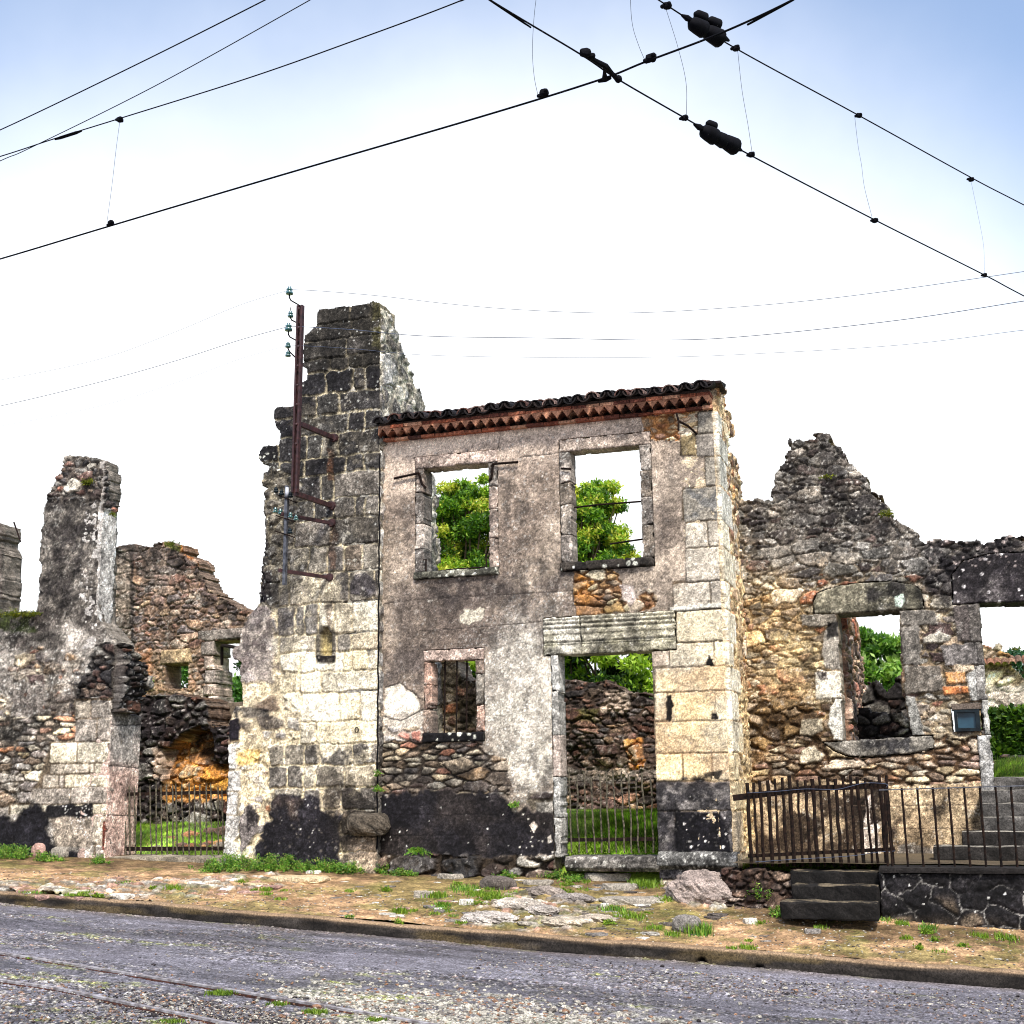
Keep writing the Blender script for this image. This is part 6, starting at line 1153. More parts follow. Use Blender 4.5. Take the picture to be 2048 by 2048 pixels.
# doorway gate
YD = 14.34
g = thing('iron_gate', 'low leaning iron bar gate standing in the open house doorway', 'gate', tuple(PY(1225, 1708, YD)))
ub = [1143, 1158, 1174, 1190, 1203, 1218, 1233, 1249, 1263, 1278, 1291, 1307]; ut = [1139, 1153, 1167, 1182, 1199, 1212, 1226, 1243, 1257, 1272, 1284, 1301]
for i in range(12):
    mb = MB(); a = PY(ub[i], 1706, YD); b = PY(ut[i], 1552+rng.uniform(-10, 10), YD); lumpy(mb, a, b, 0.0100, rng, wob=0.010); mb.tube([tuple(b), tuple(b+np.array([0, 0, .03]))], [0.008, 0.002], 6); mb.build('bar', M_IRON2, g)
mb = MB(); mb.bar(PY(1136, 1680, YD+0.014), PY(1311, 1678, YD+0.014), 0.012, 0.04); mb.build('bottom_rail', M_IRON, g)
mb = MB(); mb.tube([tuple(PY(1134, 1565, YD+.02)), tuple(PY(1190, 1561, YD+.015)), tuple(PY(1250, 1563, YD+.015)), tuple(PY(1311, 1557, YD+.02))], 0.005, 6); mb.build('top_wire', M_IRON, g)
# rusty gate in front of the right ruin
YS = 13.72
g = thing('iron_fence', 'rusty sagging iron bar fence panel above the black steps, right of the corner pier', 'fence', tuple(PY(1630, 1738, YS)))
tu = [1494, 1507, 1519, 1535, 1549, 1564, 1578, 1594, 1610, 1624, 1638, 1655, 1670, 1685, 1700, 1714, 1730, 1742, 1758, 1772]
for i, u in enumerate(tu):
    mb = MB(); topv = 1556+rng.uniform(-6, 6)+(12 if i < 2 else 0); ubt = u+9+i*0.35; a = PY(ubt, 1733+4*(i < 2), YS-0.014); b = PY(u, topv, YS-0.014)
    lumpy(mb, a, b, [0.021, 0.014, 0.017][i % 3], rng, wob=0.006); mb.build('bar', M_IRON, g)
mb = MB(); mb.bar(PY(1466, 1596, YS), PY(1620, 1577, YS), 0.02, 0.062); mb.bar(PY(1620, 1577, YS), PY(1775, 1571, YS), 0.02, 0.056); mb.build('top_rail', M_IRON, g)
mb = MB(); mb.bar(PY(1496, 1712, YS), PY(1790, 1698, YS), 0.016, 0.035); mb.build('bottom_rail', M_IRON, g)
w_ = thing('fence_wire', 'loose strands of pale wire wound along the rusty fence panel', 'wire', tuple(PY(1630, 1600, YS-.03)))
for k, pix in enumerate(([(1494, 1586), (1550, 1583), (1610, 1578), (1670, 1579), (1700, 1573), (1730, 1566), (1772, 1568), (1772, 1576)], [(1510, 1724), (1600, 1718), (1700, 1712), (1750, 1705), (1790, 1702)])):
    mb = MB(); mb.tube([tuple(p) for p in catmull([PY(u, v, YS-0.035) for u, v in pix], 5)], 0.003, 5); mb.build('strand', M_THIN, w_)
# railing on the parapet
YL = 13.42
g = thing('iron_railing', 'thin rusty baluster railing on the black parapet wall at the right edge', 'railing', tuple(PY(1900, 1735, YL)))
for i in range(12):
    ub_ = 1779+i*31.2; mb = MB(); b0 = PY(ub_+6, 1735, YL); b0[2] = CZ-0.01; t0 = PY(ub_-7, 1576-0.02*(ub_-1779), YL); lumpy(mb, b0, t0, 0.0125, rng, wob=0.002); mb.build('baluster', M_IRON, g)
mb = MB(); mb.bar(PY(1758, 1580, YL), PY(2160, 1568, YL), 0.035, 0.010); mb.build('top_rail', M_STEEL, g)
mb = MB(); a = PY(1776, 1735, YL); a[2] = CZ-0.01; lumpy(mb, a, PY(1770, 1574, YL), 0.014, rng, wob=.003); mb.build('end_post', M_IRON, g)

# window irons
def iron(name, label, cat, parts, r=0.011):
    base = PY(*parts[0][1][0]); t = thing(name, label, cat, tuple(base))
    for nm, pix in parts:
        mb = MB(); mb.tube([tuple(PY(*p)) for p in pix], r, 6); mb.build(nm, M_IRON, t)
    return t
y1, y2 = YF-0.04, YF+0.10
iron('shutter_stay', 'rusty bent iron shutter stay reaching left from the left upper window', 'iron stay', [('arm', [(788, 957, y1), (838, 946, y1), (841, 955, y1+.01)]), ('hook', [(838, 947, y1+.01), (844, 968, y1+.02), (852, 976, y1+.06)])], 0.015)
iron('shutter_stay', 'rusty iron shutter stay reaching right from the left upper window', 'iron stay', [('arm', [(1036, 924, y1), (986, 928, y1), (982, 934, y1)]), ('hook', [(986, 928, y1+.01), (983, 955, y1+.02), (979, 962, y1+.04)])], 0.015)
iron('window_guard', 'rusty square iron guard bar low in the left upper window', 'iron bar', [('rail', [(851, 1146, y1+.02), (900, 1139, y1+.02), (973, 1134, y1+.02)]), ('upright', [(852, 1146, y1+.02), (852, 1118, y1+.02), (846, 1120, y1+.02)]), ('upright', [(973, 1135, y1+.02), (972, 1107, y1+.02), (980, 1108, y1+.02)])], 0.010)
iron('window_bar', 'upper of two rusty iron bars across the right upper window', 'iron bar', [('bar', [(1141, 1016, y2), (1200, 1009, y2), (1282, 1003, y2)])], 0.011)
iron('window_bar', 'lower of two rusty iron bars across the right upper window', 'iron bar', [('bar', [(1220, 1088, y2), (1260, 1082, y2), (1288, 1078, y2)])], 0.011)
iron('lamp_bracket', 'short rusty iron lever and rod fixed under the eaves near the corner', 'iron bracket', [('arm', [(1357, 842, YF-0.30), (1376, 852, YF-.16), (1394, 868, YF-.0)]), ('rod', [(1353, 826, YF-.3), (1357, 842, YF-.3), (1357, 861, YF-.3)])], 0.013)
iron('hinge_pin', 'small black hinge pin on the left side of the right upper window', 'hinge', [('pin', [(1122, 937, y1), (1142, 938, y1)])], 0.014)
g = thing('window_grille', 'three upright rusty bars in the small ground floor window', 'grille', tuple(PY(908, 1467, YF+.1)))
for u in (890, 914, 934):
    mb = MB(); a = PY(u-1, 1469, YF+.1); b = PY(u, 1330, YF+.1); b[2] = aWS[3]+0.01; a[2] = aWS[2]-0.01; lumpy(mb, a, b, 0.010, rng, wob=0.002); mb.build('bar', M_IRON, g)

# ================================================================== BRACKET MAST WITH INSULATORS
YM = 13.3
m_ = thing('bracket_mast', 'tall dark red steel mast bracketed off the stone stack, carrying green glass insulators', 'utility mast', tuple(PY(590, 985, YM)))
a = PY(590, 985, YM); b = PY(604, 611, YM); b[0] = a[0]+0.02
mb = MB()
for dx in (-0.028, 0.028): mb.bar((a[0]+dx, YM, a[2]), (b[0]+dx, YM, b[2]), 0.022, 0.06)
mb.bar((a[0], YM+0.02, a[2]), (b[0], YM+0.02, b[2]), 0.034, 0.012); mb.build('pole', M_POLE, m_)
mb = MB()
for k in range(8): z = b[2]-0.05-k*0.24; mb.lathe((b[0], YM-0.035, z), (0, -1, 0), [(0.014, 0), (0.014, 0.012), (0.004, 0.016)], 8)
mb.build('bolt_row', M_POLE, m_)
for (u0_, v0, u1_, v1) in ((600, 842, 668, 876), (592, 982, 664, 1012)):
    mb = MB(); p = PY(u0_, v0, YM); q = PY(u1_, v1, YT-0.01); p[2] = q[2]+0.0; mb.bar((a[0], YM, q[2]), (q[0], YT+0.03, q[2]), 0.045, 0.055); mb.lathe((q[0], YT-0.045, q[2]), (0, 1, 0), [(0.05, 0), (0.06, 0.03), (0.06, 0.09)], 10); mb.build('wall_bracket', M_POLE, m_)
def insul(mb, p, s=1.0, ax=(0, 0, 1)): mb.lathe(p, ax, [(0.012*s, -0.045*s), (0.040*s, -0.04*s), (0.044*s, -0.015*s), (0.022*s, -0.005*s), (0.034*s, 0.006*s), (0.036*s, 0.022*s), (0.018*s, 0.032*s), (0.022*s, 0.045*s), (0.010*s, 0.055*s)], 12)
INS = []
for (ui, vi, uj, vj, s) in ((579, 582, 601, 612, 1.1), (581, 629, 599, 648, 0.85), (577, 655, 598, 684, 1.1), (576, 690, 596, 720, 0.8)):
    i_ = PY(ui, vi, YM-0.02); j_ = PY(uj, vj, YM); k_ = i_+np.array([0, 0, -0.085 if s > 1 else -0.04]); mb = MB(); mb.tube([tuple(i_), tuple(k_), tuple(k_+(j_-k_)*0.15+np.array([0, 0, -0.02])), tuple(j_)], 0.009, 6); hk = mb.build('insulator_arm', M_CABLE_GAP, m_)
    mb = MB(); insul(mb, tuple(i_), s); attach(mb.build('insulator', M_GLASS, None, True), hk); INS.append(i_)
i_ = PY(576, 708, YM-0.02); mb = MB(); insul(mb, tuple(i_), 0.8); mb.build('insulator', M_GLASS, m_, True)
mb = MB(); p = PY(581, 629, YM-.02); mb.tube([tuple(p), tuple(p+np.array([0, 0, .09]))], 0.005, 5); mb.build('pin', M_CABLE_GAP, m_)
YN = 13.42
m2 = thing('bracket_mast', 'shorter grey mast with small insulator crossarms, bracketed just below the dark red one', 'utility mast', tuple(PY(569, 1170, YN)))
a2 = PY(569, 1170, YN); b2 = PY(573, 972, YN); b2[0] = a2[0]+0.005
mb = MB(); mb.bar(a2, (b2[0], YN, b2[2]), 0.035, 0.05); mb.build('pole', M_STEEL, m2)
for (u0_, v0, u1_, v1) in ((572, 1008, 664, 1046), (570, 1120, 660, 1155)):
    mb = MB(); q = PY(u1_, v1, YT-0.01); mb.bar((a2[0]-0.05, YN-0.045, q[2]), (q[0], YT+0.03, q[2]), 0.035, 0.04); mb.lathe((q[0], YT-0.045, q[2]), (0, 1, 0), [(0.045, 0), (0.055, 0.03), (0.055, 0.09)], 10); mb.build('wall_bracket', M_POLE, m2)
for j, (uL, vL, uR, vR, us_) in enumerate(((556, 990, 594, 1006, [(552, 980), (563, 985), (581, 990)]), (552, 1031, 592, 1044, [(551, 1021), (561, 1024), (581, 1031), (592, 1036)]), (550, 1062, 590, 1075, [(580, 1062)]))):
    mb = MB(); mb.bar(PY(uL, vL, YN-.03), PY(uR, vR, YN-.03), 0.014, 0.014)
    if j == 2: mb.tube([tuple(PY(590, 1075, YN-.03)), tuple(PY(590, 1052, YN-.03))], 0.005, 5)
    ca = mb.build('crossarm', M_IRON, m2)
    for (uu, vv) in us_:
        p = PY(uu, vv, YN-.03); mb = MB(); insul(mb, tuple(p), 0.72); o = mb.build('insulator', M_GLASS if j == 1 else (M_CERAM if uu == 999 else M_BLUEF), None, True); attach(o, ca)
mb = MB(); p = PY(574, 985, YN-.03); mb.lathe(tuple(p), (0, 0, 1), [(0.02, -.05), (0.024, 0), (0.02, .06)], 10); mb.build('fuse_tube', M_CERAM, m2, True)

# ================================================================== OVERHEAD WIRES
def wpts(pix, z0, z1=None): return [PZ(u, v, z0 if z1 is None else z0+(z1-z0)*i/(len(pix)-1)) for i, (u, v) in enumerate(pix)]
def wire(pts, r, name, label, cat, mat=M_CABLE_GAP, n=8, grp=None):
    if 'dropper' not in name:
        e0 = pts[0]-pts[1]; e1 = pts[-1]-pts[-2]; pts = ([] if 'telephone' in name else [pts[0]+e0/np.linalg.norm(e0)*9])+list(pts)+[pts[-1]+e1/np.linalg.norm(e1)*9]
    mb = MB(); mb.tube([tuple(p) for p in catmull(pts, n)], r, 6); o = mb.build(name, mat, None, True, loc=tuple(pts[0])); return tag(o, label, cat, grp)
W1 = wire(wpts([(-200, 345), (0, 260), (265, 133), (530, 0), (800, -140)], 6.5), 0.0042, 'overhead_wire', 'uppermost dark wire crossing the top left corner of the sky', 'wire')
W2 = wire(wpts([(-160, 398), (0, 322), (60, 296), (310, 172), (620, 0), (900, -160)], 6.1), 0.0030, 'overhead_wire', 'thin dark wire meeting the messenger wire at the far left', 'wire')
W3p = wpts([(-200, 372), (0, 313), (110, 277), (236, 238), (500, 155), (720, 77), (925, 0), (1200, -115)], 6.4)
wire(W3p, 0.0042, 'overhead_wire', 'messenger wire with one dropper above the long tramway contact wire at left', 'wire')
mb = MB(); q0, q1 = PZ(110, 279, 6.4), PZ(163, 262, 6.4); mb.tube([q0, q0+(q1-q0)*.2, q0+(q1-q0)*.8, q1], [0.006, 0.012, 0.012, 0.006], 8); tag(mb.build('wire_splice', M_CABLE_GAP), 'dark cable splice sleeve on the left messenger wire', 'wire splice')
W4p = wpts([(-200, 574), (0, 518), (220, 452), (560, 351), (960, 234), (1195, 161), (1290, 124), (1440, 67), (1585, 0), (1760, -95)], 5.6)
wire(W4p, 0.0060, 'overhead_wire', 'long tramway contact wire rising from the left edge to the top right', 'wire')
W5p = wpts([(860, -80), (980, 0), (1160, 108), (1235, 158), (1368, 235), (1500, 310), (1748, 439), (1969, 550), (2048, 592), (2300, 722)], 5.6)
wire(W5p, 0.0050, 'overhead_wire', 'lower tramway contact wire descending steeply to the right edge', 'wire')
W6p = wpts([(1240, -50), (1325, 5), (1470, 96), (1716, 230), (1942, 355), (2048, 410), (2300, 540)], 6.4)
wire(W6p, 0.0048, 'overhead_wire', 'upper messenger wire descending to the right edge above its droppers', 'wire')
dl = [([(240, 240), (232, 300), (224, 370), (214, 444)], 'dropper wire hanging at the far left between messenger and contact wire'), ([(1090, -80), (1072, 0), (1065, 90), (1068, 150), (1077, 196)], 'curved dropper wire ending on the contact wire left of the crossing'),
      ([(1262, -60), (1261, 0), (1265, 50), (1277, 90), (1293, 128)], 'short curved dropper wire right of the wire crossing'), ([(1332, 18), (1356, 95), (1372, 165), (1373, 232)], 'dropper wire joining the upper and lower wires left of the bells insulators'),
      ([(1475, 98), (1484, 180), (1496, 250), (1504, 304)], 'dropper wire hanging right of the insulator pair'), ([(1709, 230), (1716, 290), (1723, 330), (1729, 375), (1744, 434)], 'wavy dropper wire in the right part of the sky'),
      ([(1942, 362), (1956, 430), (1967, 490), (1969, 546)], 'pale thin dropper wire nearest the right edge')]
for pix, lab in dl: wire(wpts(pix, 6.4, 5.6), 0.0014 if 'pale' not in lab else 0.0010, 'dropper_wire', lab, 'wire', M_CABLE_GAP if pix[0][0] > 1000 and pix[0][0] < 1700 else M_THIN, 8, 'droppers between messenger and contact wires')
def clamp(u, v, z, s, lab, dz=0.02):
    p = PZ(u, v, z); t = thing('wire_clamp', lab, 'wire clamp', tuple(p), 'clamps on the overhead wires'); mb = MB(); r_ = random.Random(int(u))
    rockshape(mb, tuple(p+np.array([0, 0, dz])), (0.06*s, 0.045*s, 0.045*s), (0.02,)*3, r_, 2, 0.12); rockshape(mb, tuple(p+np.array([-0.02*s, 0, dz*0.2])), (0.05*s, 0.03*s, 0.025*s), (0.02,)*3, r_, 2, 0.1); mb.build('clamp_body', M_CABLE_GAP, t)
    mb = MB(); mb.lathe(tuple(p+np.array([0.012*s, 0, dz])), (0.3, -1, 0.2), [(0.009*s, -0.03*s), (0.012*s, 0.0), (0.012*s, 0.022*s), (0.006*s, 0.028*s)], 8); mb.build('bolt', M_CABLE_GAP, t)
for (u, v, z, s, lab, dz) in ((240, 239, 6.4, 0.9, 'round clamp on the left messenger wire at the top of its dropper', 0), (222, 450, 5.6, 0.9, 'clamp on the contact wire at the foot of the left dropper', .016), (1088, 191, 5.6, 1.0, 'rounded clamp on the contact wire left of the crossing', .018),
                     (1302, 121, 5.6, 1.1, 'rounded clamp on the contact wire right of the crossing', .018), (1334, 11, 6.4, 1.0, 'clamp at the very top of the upper right wire', 0), (1369, 236, 5.6, 0.8, 'clamp on the lower wire just left of its insulator', 0), (1472, 96, 6.4, 0.9, 'clamp on the upper wire right of the upper insulator', 0),
                     (1503, 309, 5.6, 0.8, 'clamp on the lower wire right of its insulator', 0), (1718, 231, 6.4, 0.8, 'clamp on the upper right wire at the wavy dropper', 0), (1750, 440, 5.6, 0.8, 'clamp on the lower wire at the foot of the wavy dropper', -.004), (1942, 357, 6.4, 0.8, 'clamp on the upper wire nearest the right edge', -.008), (1969, 550, 5.6, 0.7, 'clamp on the lower wire nearest the right edge', 0)): clamp(u, v, z, s, lab, dz)
# crossing fitting
cf = thing('wire_crossing', 'dark cast fitting carrying the two tram wires across each other', 'wire fitting', tuple(PZ(1210, 150, 5.62)))
mb = MB(); P5 = lambda u, v, dz=0: tuple(PZ(u, v, 5.6+dz))
mb.tube([P5(1160, 108), P5(1172, 110), P5(1190, 121), P5(1212, 133), P5(1224, 147), P5(1234, 158), P5(1242, 160)], [0.006, 0.018, 0.013, 0.017, 0.013, 0.016, 0.006], 8); mb.build('arm', M_CABLE_GAP, cf)
mb = MB(); rockshape(mb, P5(1170, 106), (0.07, 0.045, 0.05), (0.02,)*3, rng, 2, 0.14); rockshape(mb, P5(1182, 113), (0.05, 0.04, 0.035), (0.02,)*3, rng, 2, 0.12); mb.build('clamp', M_CABLE_GAP, cf); mb = MB(); rockshape(mb, P5(1237, 158), (0.045, 0.04, 0.04), (0.02,)*3, rng, 2, 0.1); mb.build('clamp', M_CABLE_GAP, cf)
mb = MB(); mb.tube([P5(1211, 135), P5(1209, 146), P5(1210, 156)], [0.014, 0.010, 0.018], 8); mb.tube([P5(1197, 164), P5(1210, 158), P5(1222, 155)], [0.006, 0.019, 0.010], 8); mb.build('saddle', M_CABLE_GAP, cf)
# bell insulators
def bells(c0, c1, z, offs, lab):
    a = PZ(c0[0], c0[1], z); b = PZ(c1[0], c1[1], z); d = (b-a)/np.linalg.norm(b-a); L = np.linalg.norm(b-a)
    t = thing('wire_insulator', lab, 'insulator', tuple((a+b)/2), 'strain insulators on the overhead wires')
    mb = MB(); mb.tube([a-d*0.05, a, a+d*L*0.25, a+d*L*0.75, b, b+d*0.05], [0.008, 0.02, 0.010, 0.010, 0.022, 0.008], 8); mb.build('strap', M_CABLE_GAP, t)
    up3 = np.cross(np.cross(d, [0, 0, 1.0]), d); up3 = up3/np.linalg.norm(up3)
    for (f_, o_, s) in offs:
        mb = MB(); p = a+d*L*f_+up3*o_; mb.lathe(tuple(p-d*0.045*s), tuple(d), [(0.014*s, -0.012*s), (0.024*s, 0.0), (0.040*s, 0.018*s), (0.044*s, 0.05*s), (0.047*s, 0.085*s), (0.049*s, 0.105*s), (0.036*s, 0.106*s), (0.014*s, 0.09*s), (0.012*s, 0.125*s)], 14); mb.build('bell', M_CABLE_GAP, t, True)
bells((1374, 36), (1448, 76), 6.4, ((0.24, -0.02, 1.15), (0.66, -0.022, 1.25), (0.34, 0.065, 0.8), (0.70, 0.07, 0.85)), 'upper pair of dark bell insulators just right of the top centre')
bells((1398, 254), (1474, 296), 5.6, ((0.22, -0.01, 1.1), (0.48, -0.005, 1.0), (0.76, 0.0, 1.15), (0.30, 0.06, 0.65)), 'lower dark bell insulator below and right of the wire crossing')
# thin telephone wires
def tw(pix, lab, r=0.0022, ys=YM-0.02): return wire([PY(u, v, ys) for u, v in pix], r, 'telephone_wire', lab, 'wire', M_THIN, 8, 'thin wires strung from the bracket mast')
tw([(579, 579), (640, 582), (760, 592), (900, 608), (1050, 620), (1240, 626), (1450, 616), (1700, 592), (2048, 543), (2250, 512)], 'uppermost thin pale wire sagging to the right from the mast top insulator', 0.0030)
tw([(577, 652), (700, 659), (850, 672), (1080, 676), (1330, 680), (1500, 672), (1800, 640), (2048, 602), (2250, 570)], 'middle thin wire sagging to the right from the mast', 0.0038)
tw([(576, 690), (700, 697), (850, 710), (1100, 715), (1330, 714), (1500, 708), (1800, 690), (2048, 660), (2250, 634)], 'lowest and palest thin wire sagging to the right from the mast', 0.0024)
tw([(579, 580), (480, 610), (350, 664), (200, 718), (0, 760), (-200, 790)], 'uppermost faint wire running left from the mast top insulator', 0.0022)
tw([(577, 653), (480, 680), (350, 722), (200, 764), (0, 812), (-200, 850)], 'middle faint wire running left from the mast', 0.0035)
tw([(576, 691), (480, 718), (350, 766), (200, 812), (0, 852), (-200, 880)], 'lowest faint wire running left from the mast', 0.0018)

# ================================================================== VEGETATION
def leaves(centers, size, cols, seed, upb=0.3, wid=0.5, droop=0.0):
    """many small folded leaves: centers (n,3), size array, cols (n,3)"""
    r = np.random.RandomState(seed); n = len(centers); a = r.normal(size=(n, 3)); a[:, 2] -= droop; a /= np.linalg.norm(a, axis=1)[:, None]
    b = r.normal(size=(n, 3)); b[:, 2] += upb*3; b -= (b*a).sum(1)[:, None]*a; nn = b/np.linalg.norm(b, axis=1)[:, None]; s = np.cross(a, nn); L = np.asarray(size).reshape(-1, 1)*np.ones((n, 1))
    p0 = centers; p1 = centers+a*L*0.5+s*L*wid*0.5-nn*L*0.06; p2 = centers+a*L; p3 = centers+a*L*0.5-s*L*wid*0.5-nn*L*0.06
    V = np.stack([p0, p1, p2, p3], 1).reshape(-1, 3); i = np.arange(n)*4; f = np.stack([i, i+1, i+2, i+3], -1); Cc = np.repeat(cols, 4, 0); return V, f, Cc
def tree(name, label, base, H, blobs, nleaf, lsize, pal, seed, group=None, droop=0.2, r0_=0.18):
    """blobs: (x,y,z,rx,rz) crown masses; each is filled with leafy clumps"""
    r = np.random.RandomState(seed); t = thing(name, label, 'tree', tuple(base), group); base = np.array(base, float); mb = MB(); cs = []
    tot = sum(b[3]*b[3]*b[4] for b in blobs)
    for (x, y, z, rx, rz) in blobs:
        k = max(8, int(0.9*nleaf/260*rx*rx*rz/tot))
        for _ in range(k):
            d = r.normal(size=3); d /= np.linalg.norm(d); rad = r.uniform(0.35, 1.0)**0.5; cs.append((np.array([x, y, z])+d*rad*np.array([rx, rx, rz]), r.uniform(0.14, 0.28)*(rx**0.3)))
    top = base+np.array([0, 0, H*0.45]); mb.tube([base-np.array([0, 0, .1]), base+np.array([0.05, 0, H*0.2]), top], [r0_, r0_*0.8, r0_*0.6], 8)
    for i in range(0, len(cs), 3):
        c = cs[i][0]; m1 = top+(c-top)*0.5+np.array([0, 0, 0.12])+r.normal(size=3)*0.1; mb.tube([top, m1, c], [r0_*0.25, r0_*0.14, 0.012], 5)
    mb.build('trunk', M_BARK, t)
    per = nleaf//len(cs); P = []; Q = []
    for c, s in cs:
        d = r.normal(size=(per, 3)); d /= np.linalg.norm(d, axis=1)[:, None]; P.append(c+d*s*(r.rand(per, 1)**0.4)*np.array([1.25, 1.25, 0.8])); tone = r.uniform(0, 1); Q.append(np.clip(tone+r.normal(size=per)*0.22, 0, 0.999))
    P = np.concatenate(P); Q = np.concatenate(Q); pal = np.asarray(pal); pal = pal[np.argsort(pal.sum(1))]; cols = pal[(Q*len(pal)).astype(int)]*(0.6+0.55*r.rand(len(P), 1))*(0.7+0.5*Q)[:, None]
    V, f, Cc = leaves(P, lsize*(0.6+0.8*r.rand(len(P))), cols, seed+1, 0.35, 0.42, droop); mesh('crown', V, f, M_LEAF, t, Cc)
    return t
G_CH = pc((128, 172, 50), (150, 190, 58), (100, 150, 44), (176, 200, 70), (76, 120, 38), (190, 190, 80))*1.1
G_BR = pc((150, 190, 90), (110, 160, 60), (176, 206, 120), (84, 132, 52)); G_DK = pc((60, 92, 34), (44, 74, 28), (84, 118, 40), (104, 136, 44))
def B(u, v, Y, rx, rz): p = PY(u, v, Y); return (p[0], p[1], p[2], rx, rz)
YTt = 27.0
tree('chestnut_tree', 'dense bright green tree filling the left upper window', tuple(PY(925, 1640, YTt)*[1, 1, 0]+np.array([0, 0, 1.0])), 7.2, [B(940, 1040, YTt, 0.9, 0.7), B(890, 1060, YTt, 0.9, 0.7), B(890, 1010, YTt, 0.75, 0.55), (B(950, 1000, YTt, 0.7, 0.5)), B(925, 1070, YTt, 1.15, 0.9), B(860, 1110, YTt, 0.8, 0.8), B(985, 1100, YTt, 0.7, 0.8), B(925, 1200, YTt, 1.3, 0.9), B(915, 980, YTt, 0.35, 0.3)], 70000, 0.09, G_CH, 5, 'trees behind the house')
tree('chestnut_tree', 'green tree with a ragged peaked crown half filling the right upper window', tuple(PY(1165, 1640, YTt)*[1, 1, 0]+np.array([0, 0, 1.0])), 7.2, [B(1196, 972, YTt, 0.30, 0.32), B(1160, 1010, YTt, 0.5, 0.4), B(1200, 1005, YTt, 0.42, 0.32), B(1170, 1040, YTt, 0.75, 0.45), B(1170, 1075, YTt, 0.85, 0.6), B(1140, 1110, YTt, 0.9, 0.7), B(1195, 1105, YTt, 0.75, 0.5), B(1232, 1130, YTt, 0.6, 0.4), B(1160, 1190, YTt, 1.2, 0.7), B(1225, 1010, YTt, 0.22, 0.15)], 66000, 0.09, G_CH, 6, 'trees behind the house')
tree('leafy_tree', 'low dark and lime green foliage seen through the open doorway above the rubble', tuple(PY(1215, 1600, 22.5)*[1, 1, 0]+np.array([0, 0, 1.0])), 3.6, [B(1160, 1340, 22.5, 0.8, 0.5), B(1230, 1330, 22.5, 0.8, 0.55), B(1290, 1350, 22.5, 0.6, 0.7), B(1200, 1390, 22.3, 0.9, 0.35), B(1280, 1410, 22.3, 0.6, 0.4), B(1180, 1270, 22.8, 1.1, 0.4), B(960, 1330, 22.8, 1.0, 0.5), B(1060, 1340, 22.8, 1.0, 0.5)], 26000, 0.12, pc((70, 100, 30), (50, 80, 26), (120, 156, 44), (150, 176, 60), (40, 66, 24))*1.25, 7)
tree('bay_shrub', 'pale green upright leaved bush seen through the gabled ruin window', tuple(PY(1760, 1600, 23)*[1, 1, 0]+np.array([0, 0, .9])), 4.0, [B(1735, 1300, 23, 0.28, 0.35), B(1760, 1330, 23, 0.5, 0.45), B(1800, 1320, 23, 0.5, 0.4), B(1775, 1370, 23, 0.7, 0.5), B(1730, 1280, 23, 0.16, 0.25), B(1840, 1340, 23, 0.6, 0.5)], 17000, 0.11, G_BR, 8, None, -0.8)
tree('garden_tree', 'green bushy tree in the gap between the left inner wall and the stack', tuple(PY(462, 1600, 24)*[1, 1, 0]+np.array([0, 0, .9])), 4.2, [B(462, 1370, 24, 0.5, 0.5), B(480, 1400, 24, 0.6, 0.5), B(445, 1400, 24, 0.5, 0.5), B(350, 1360, 23, 0.6, 0.5), B(355, 1340, 23, .5, .4)], 11000, 0.10, pc((70, 120, 44), (100, 150, 60), (54, 92, 36), (130, 170, 80)), 9)
tree('distant_tree', 'bluish green tree tips at the right edge beyond the doorway', tuple(PY(2045, 1600, 34)*[1, 1, 0]+np.array([0, 0, .9])), 5.5, [B(2040, 1320, 34, 0.5, 0.4), B(2060, 1345, 34, 0.8, 0.6), B(2048, 1390, 33, 0.5, 0.6)], 5000, 0.12, pc((96, 140, 120), (70, 112, 90), (60, 100, 70)), 10)
# ivy on the outbuilding wall
r = np.random.RandomState(4); P = []
for _ in range(5200): P.append(PY(r.uniform(1975, 2075), min(1508, 1428+abs(r.normal())*42+12*math.sin(r.uniform(0, 6))), YB-0.15-r.uniform(0, 0.3)))
P = np.array(P); V, f, Cc = leaves(P, 0.10*(0.6+0.8*r.rand(len(P))), G_DK[r.randint(0, 4, len(P))]*(0.6+0.6*r.rand(len(P), 1)), 3, .3, .8)
tag(mesh('ivy', V, f, M_LEAF, None, Cc), 'dark ivy mass hanging on the outbuilding wall beyond the right doorway', 'ivy')
# grass
def blades(pts, h, cols, seed, lean=0.5, w=0.006):
    r = np.random.RandomState(seed); n = len(pts); a = r.uniform(0, 6.283, n); hh = h*(0.5+r.rand(n)); d = np.stack([np.cos(a), np.sin(a), 0*a], -1); s = np.stack([-np.sin(a), np.cos(a), 0*a], -1)*w
    ln = lean*hh*r.rand(n); m = pts+d*(ln*0.35)[:, None]+np.array([0, 0, 1])*(hh*0.55)[:, None]; t = pts+d*ln[:, None]+np.array([0, 0, 1])*hh[:, None]
    V = np.stack([pts-s, pts+s, m+s*.8, m-s*.8, t], 1).reshape(-1, 3); i = np.arange(n)*5
    f = np.concatenate([np.stack([i, i+1, i+2, i+3], -1), np.stack([i+3, i+2, i+4, -1+0*i], -1)]); return V, f, np.repeat(cols, 5, 0)
r = np.random.RandomState(8); G_GR = pc((150, 200, 60), (176, 216, 76), (128, 180, 50), (184, 210, 96), (150, 160, 80), (96, 130, 44))*0.95
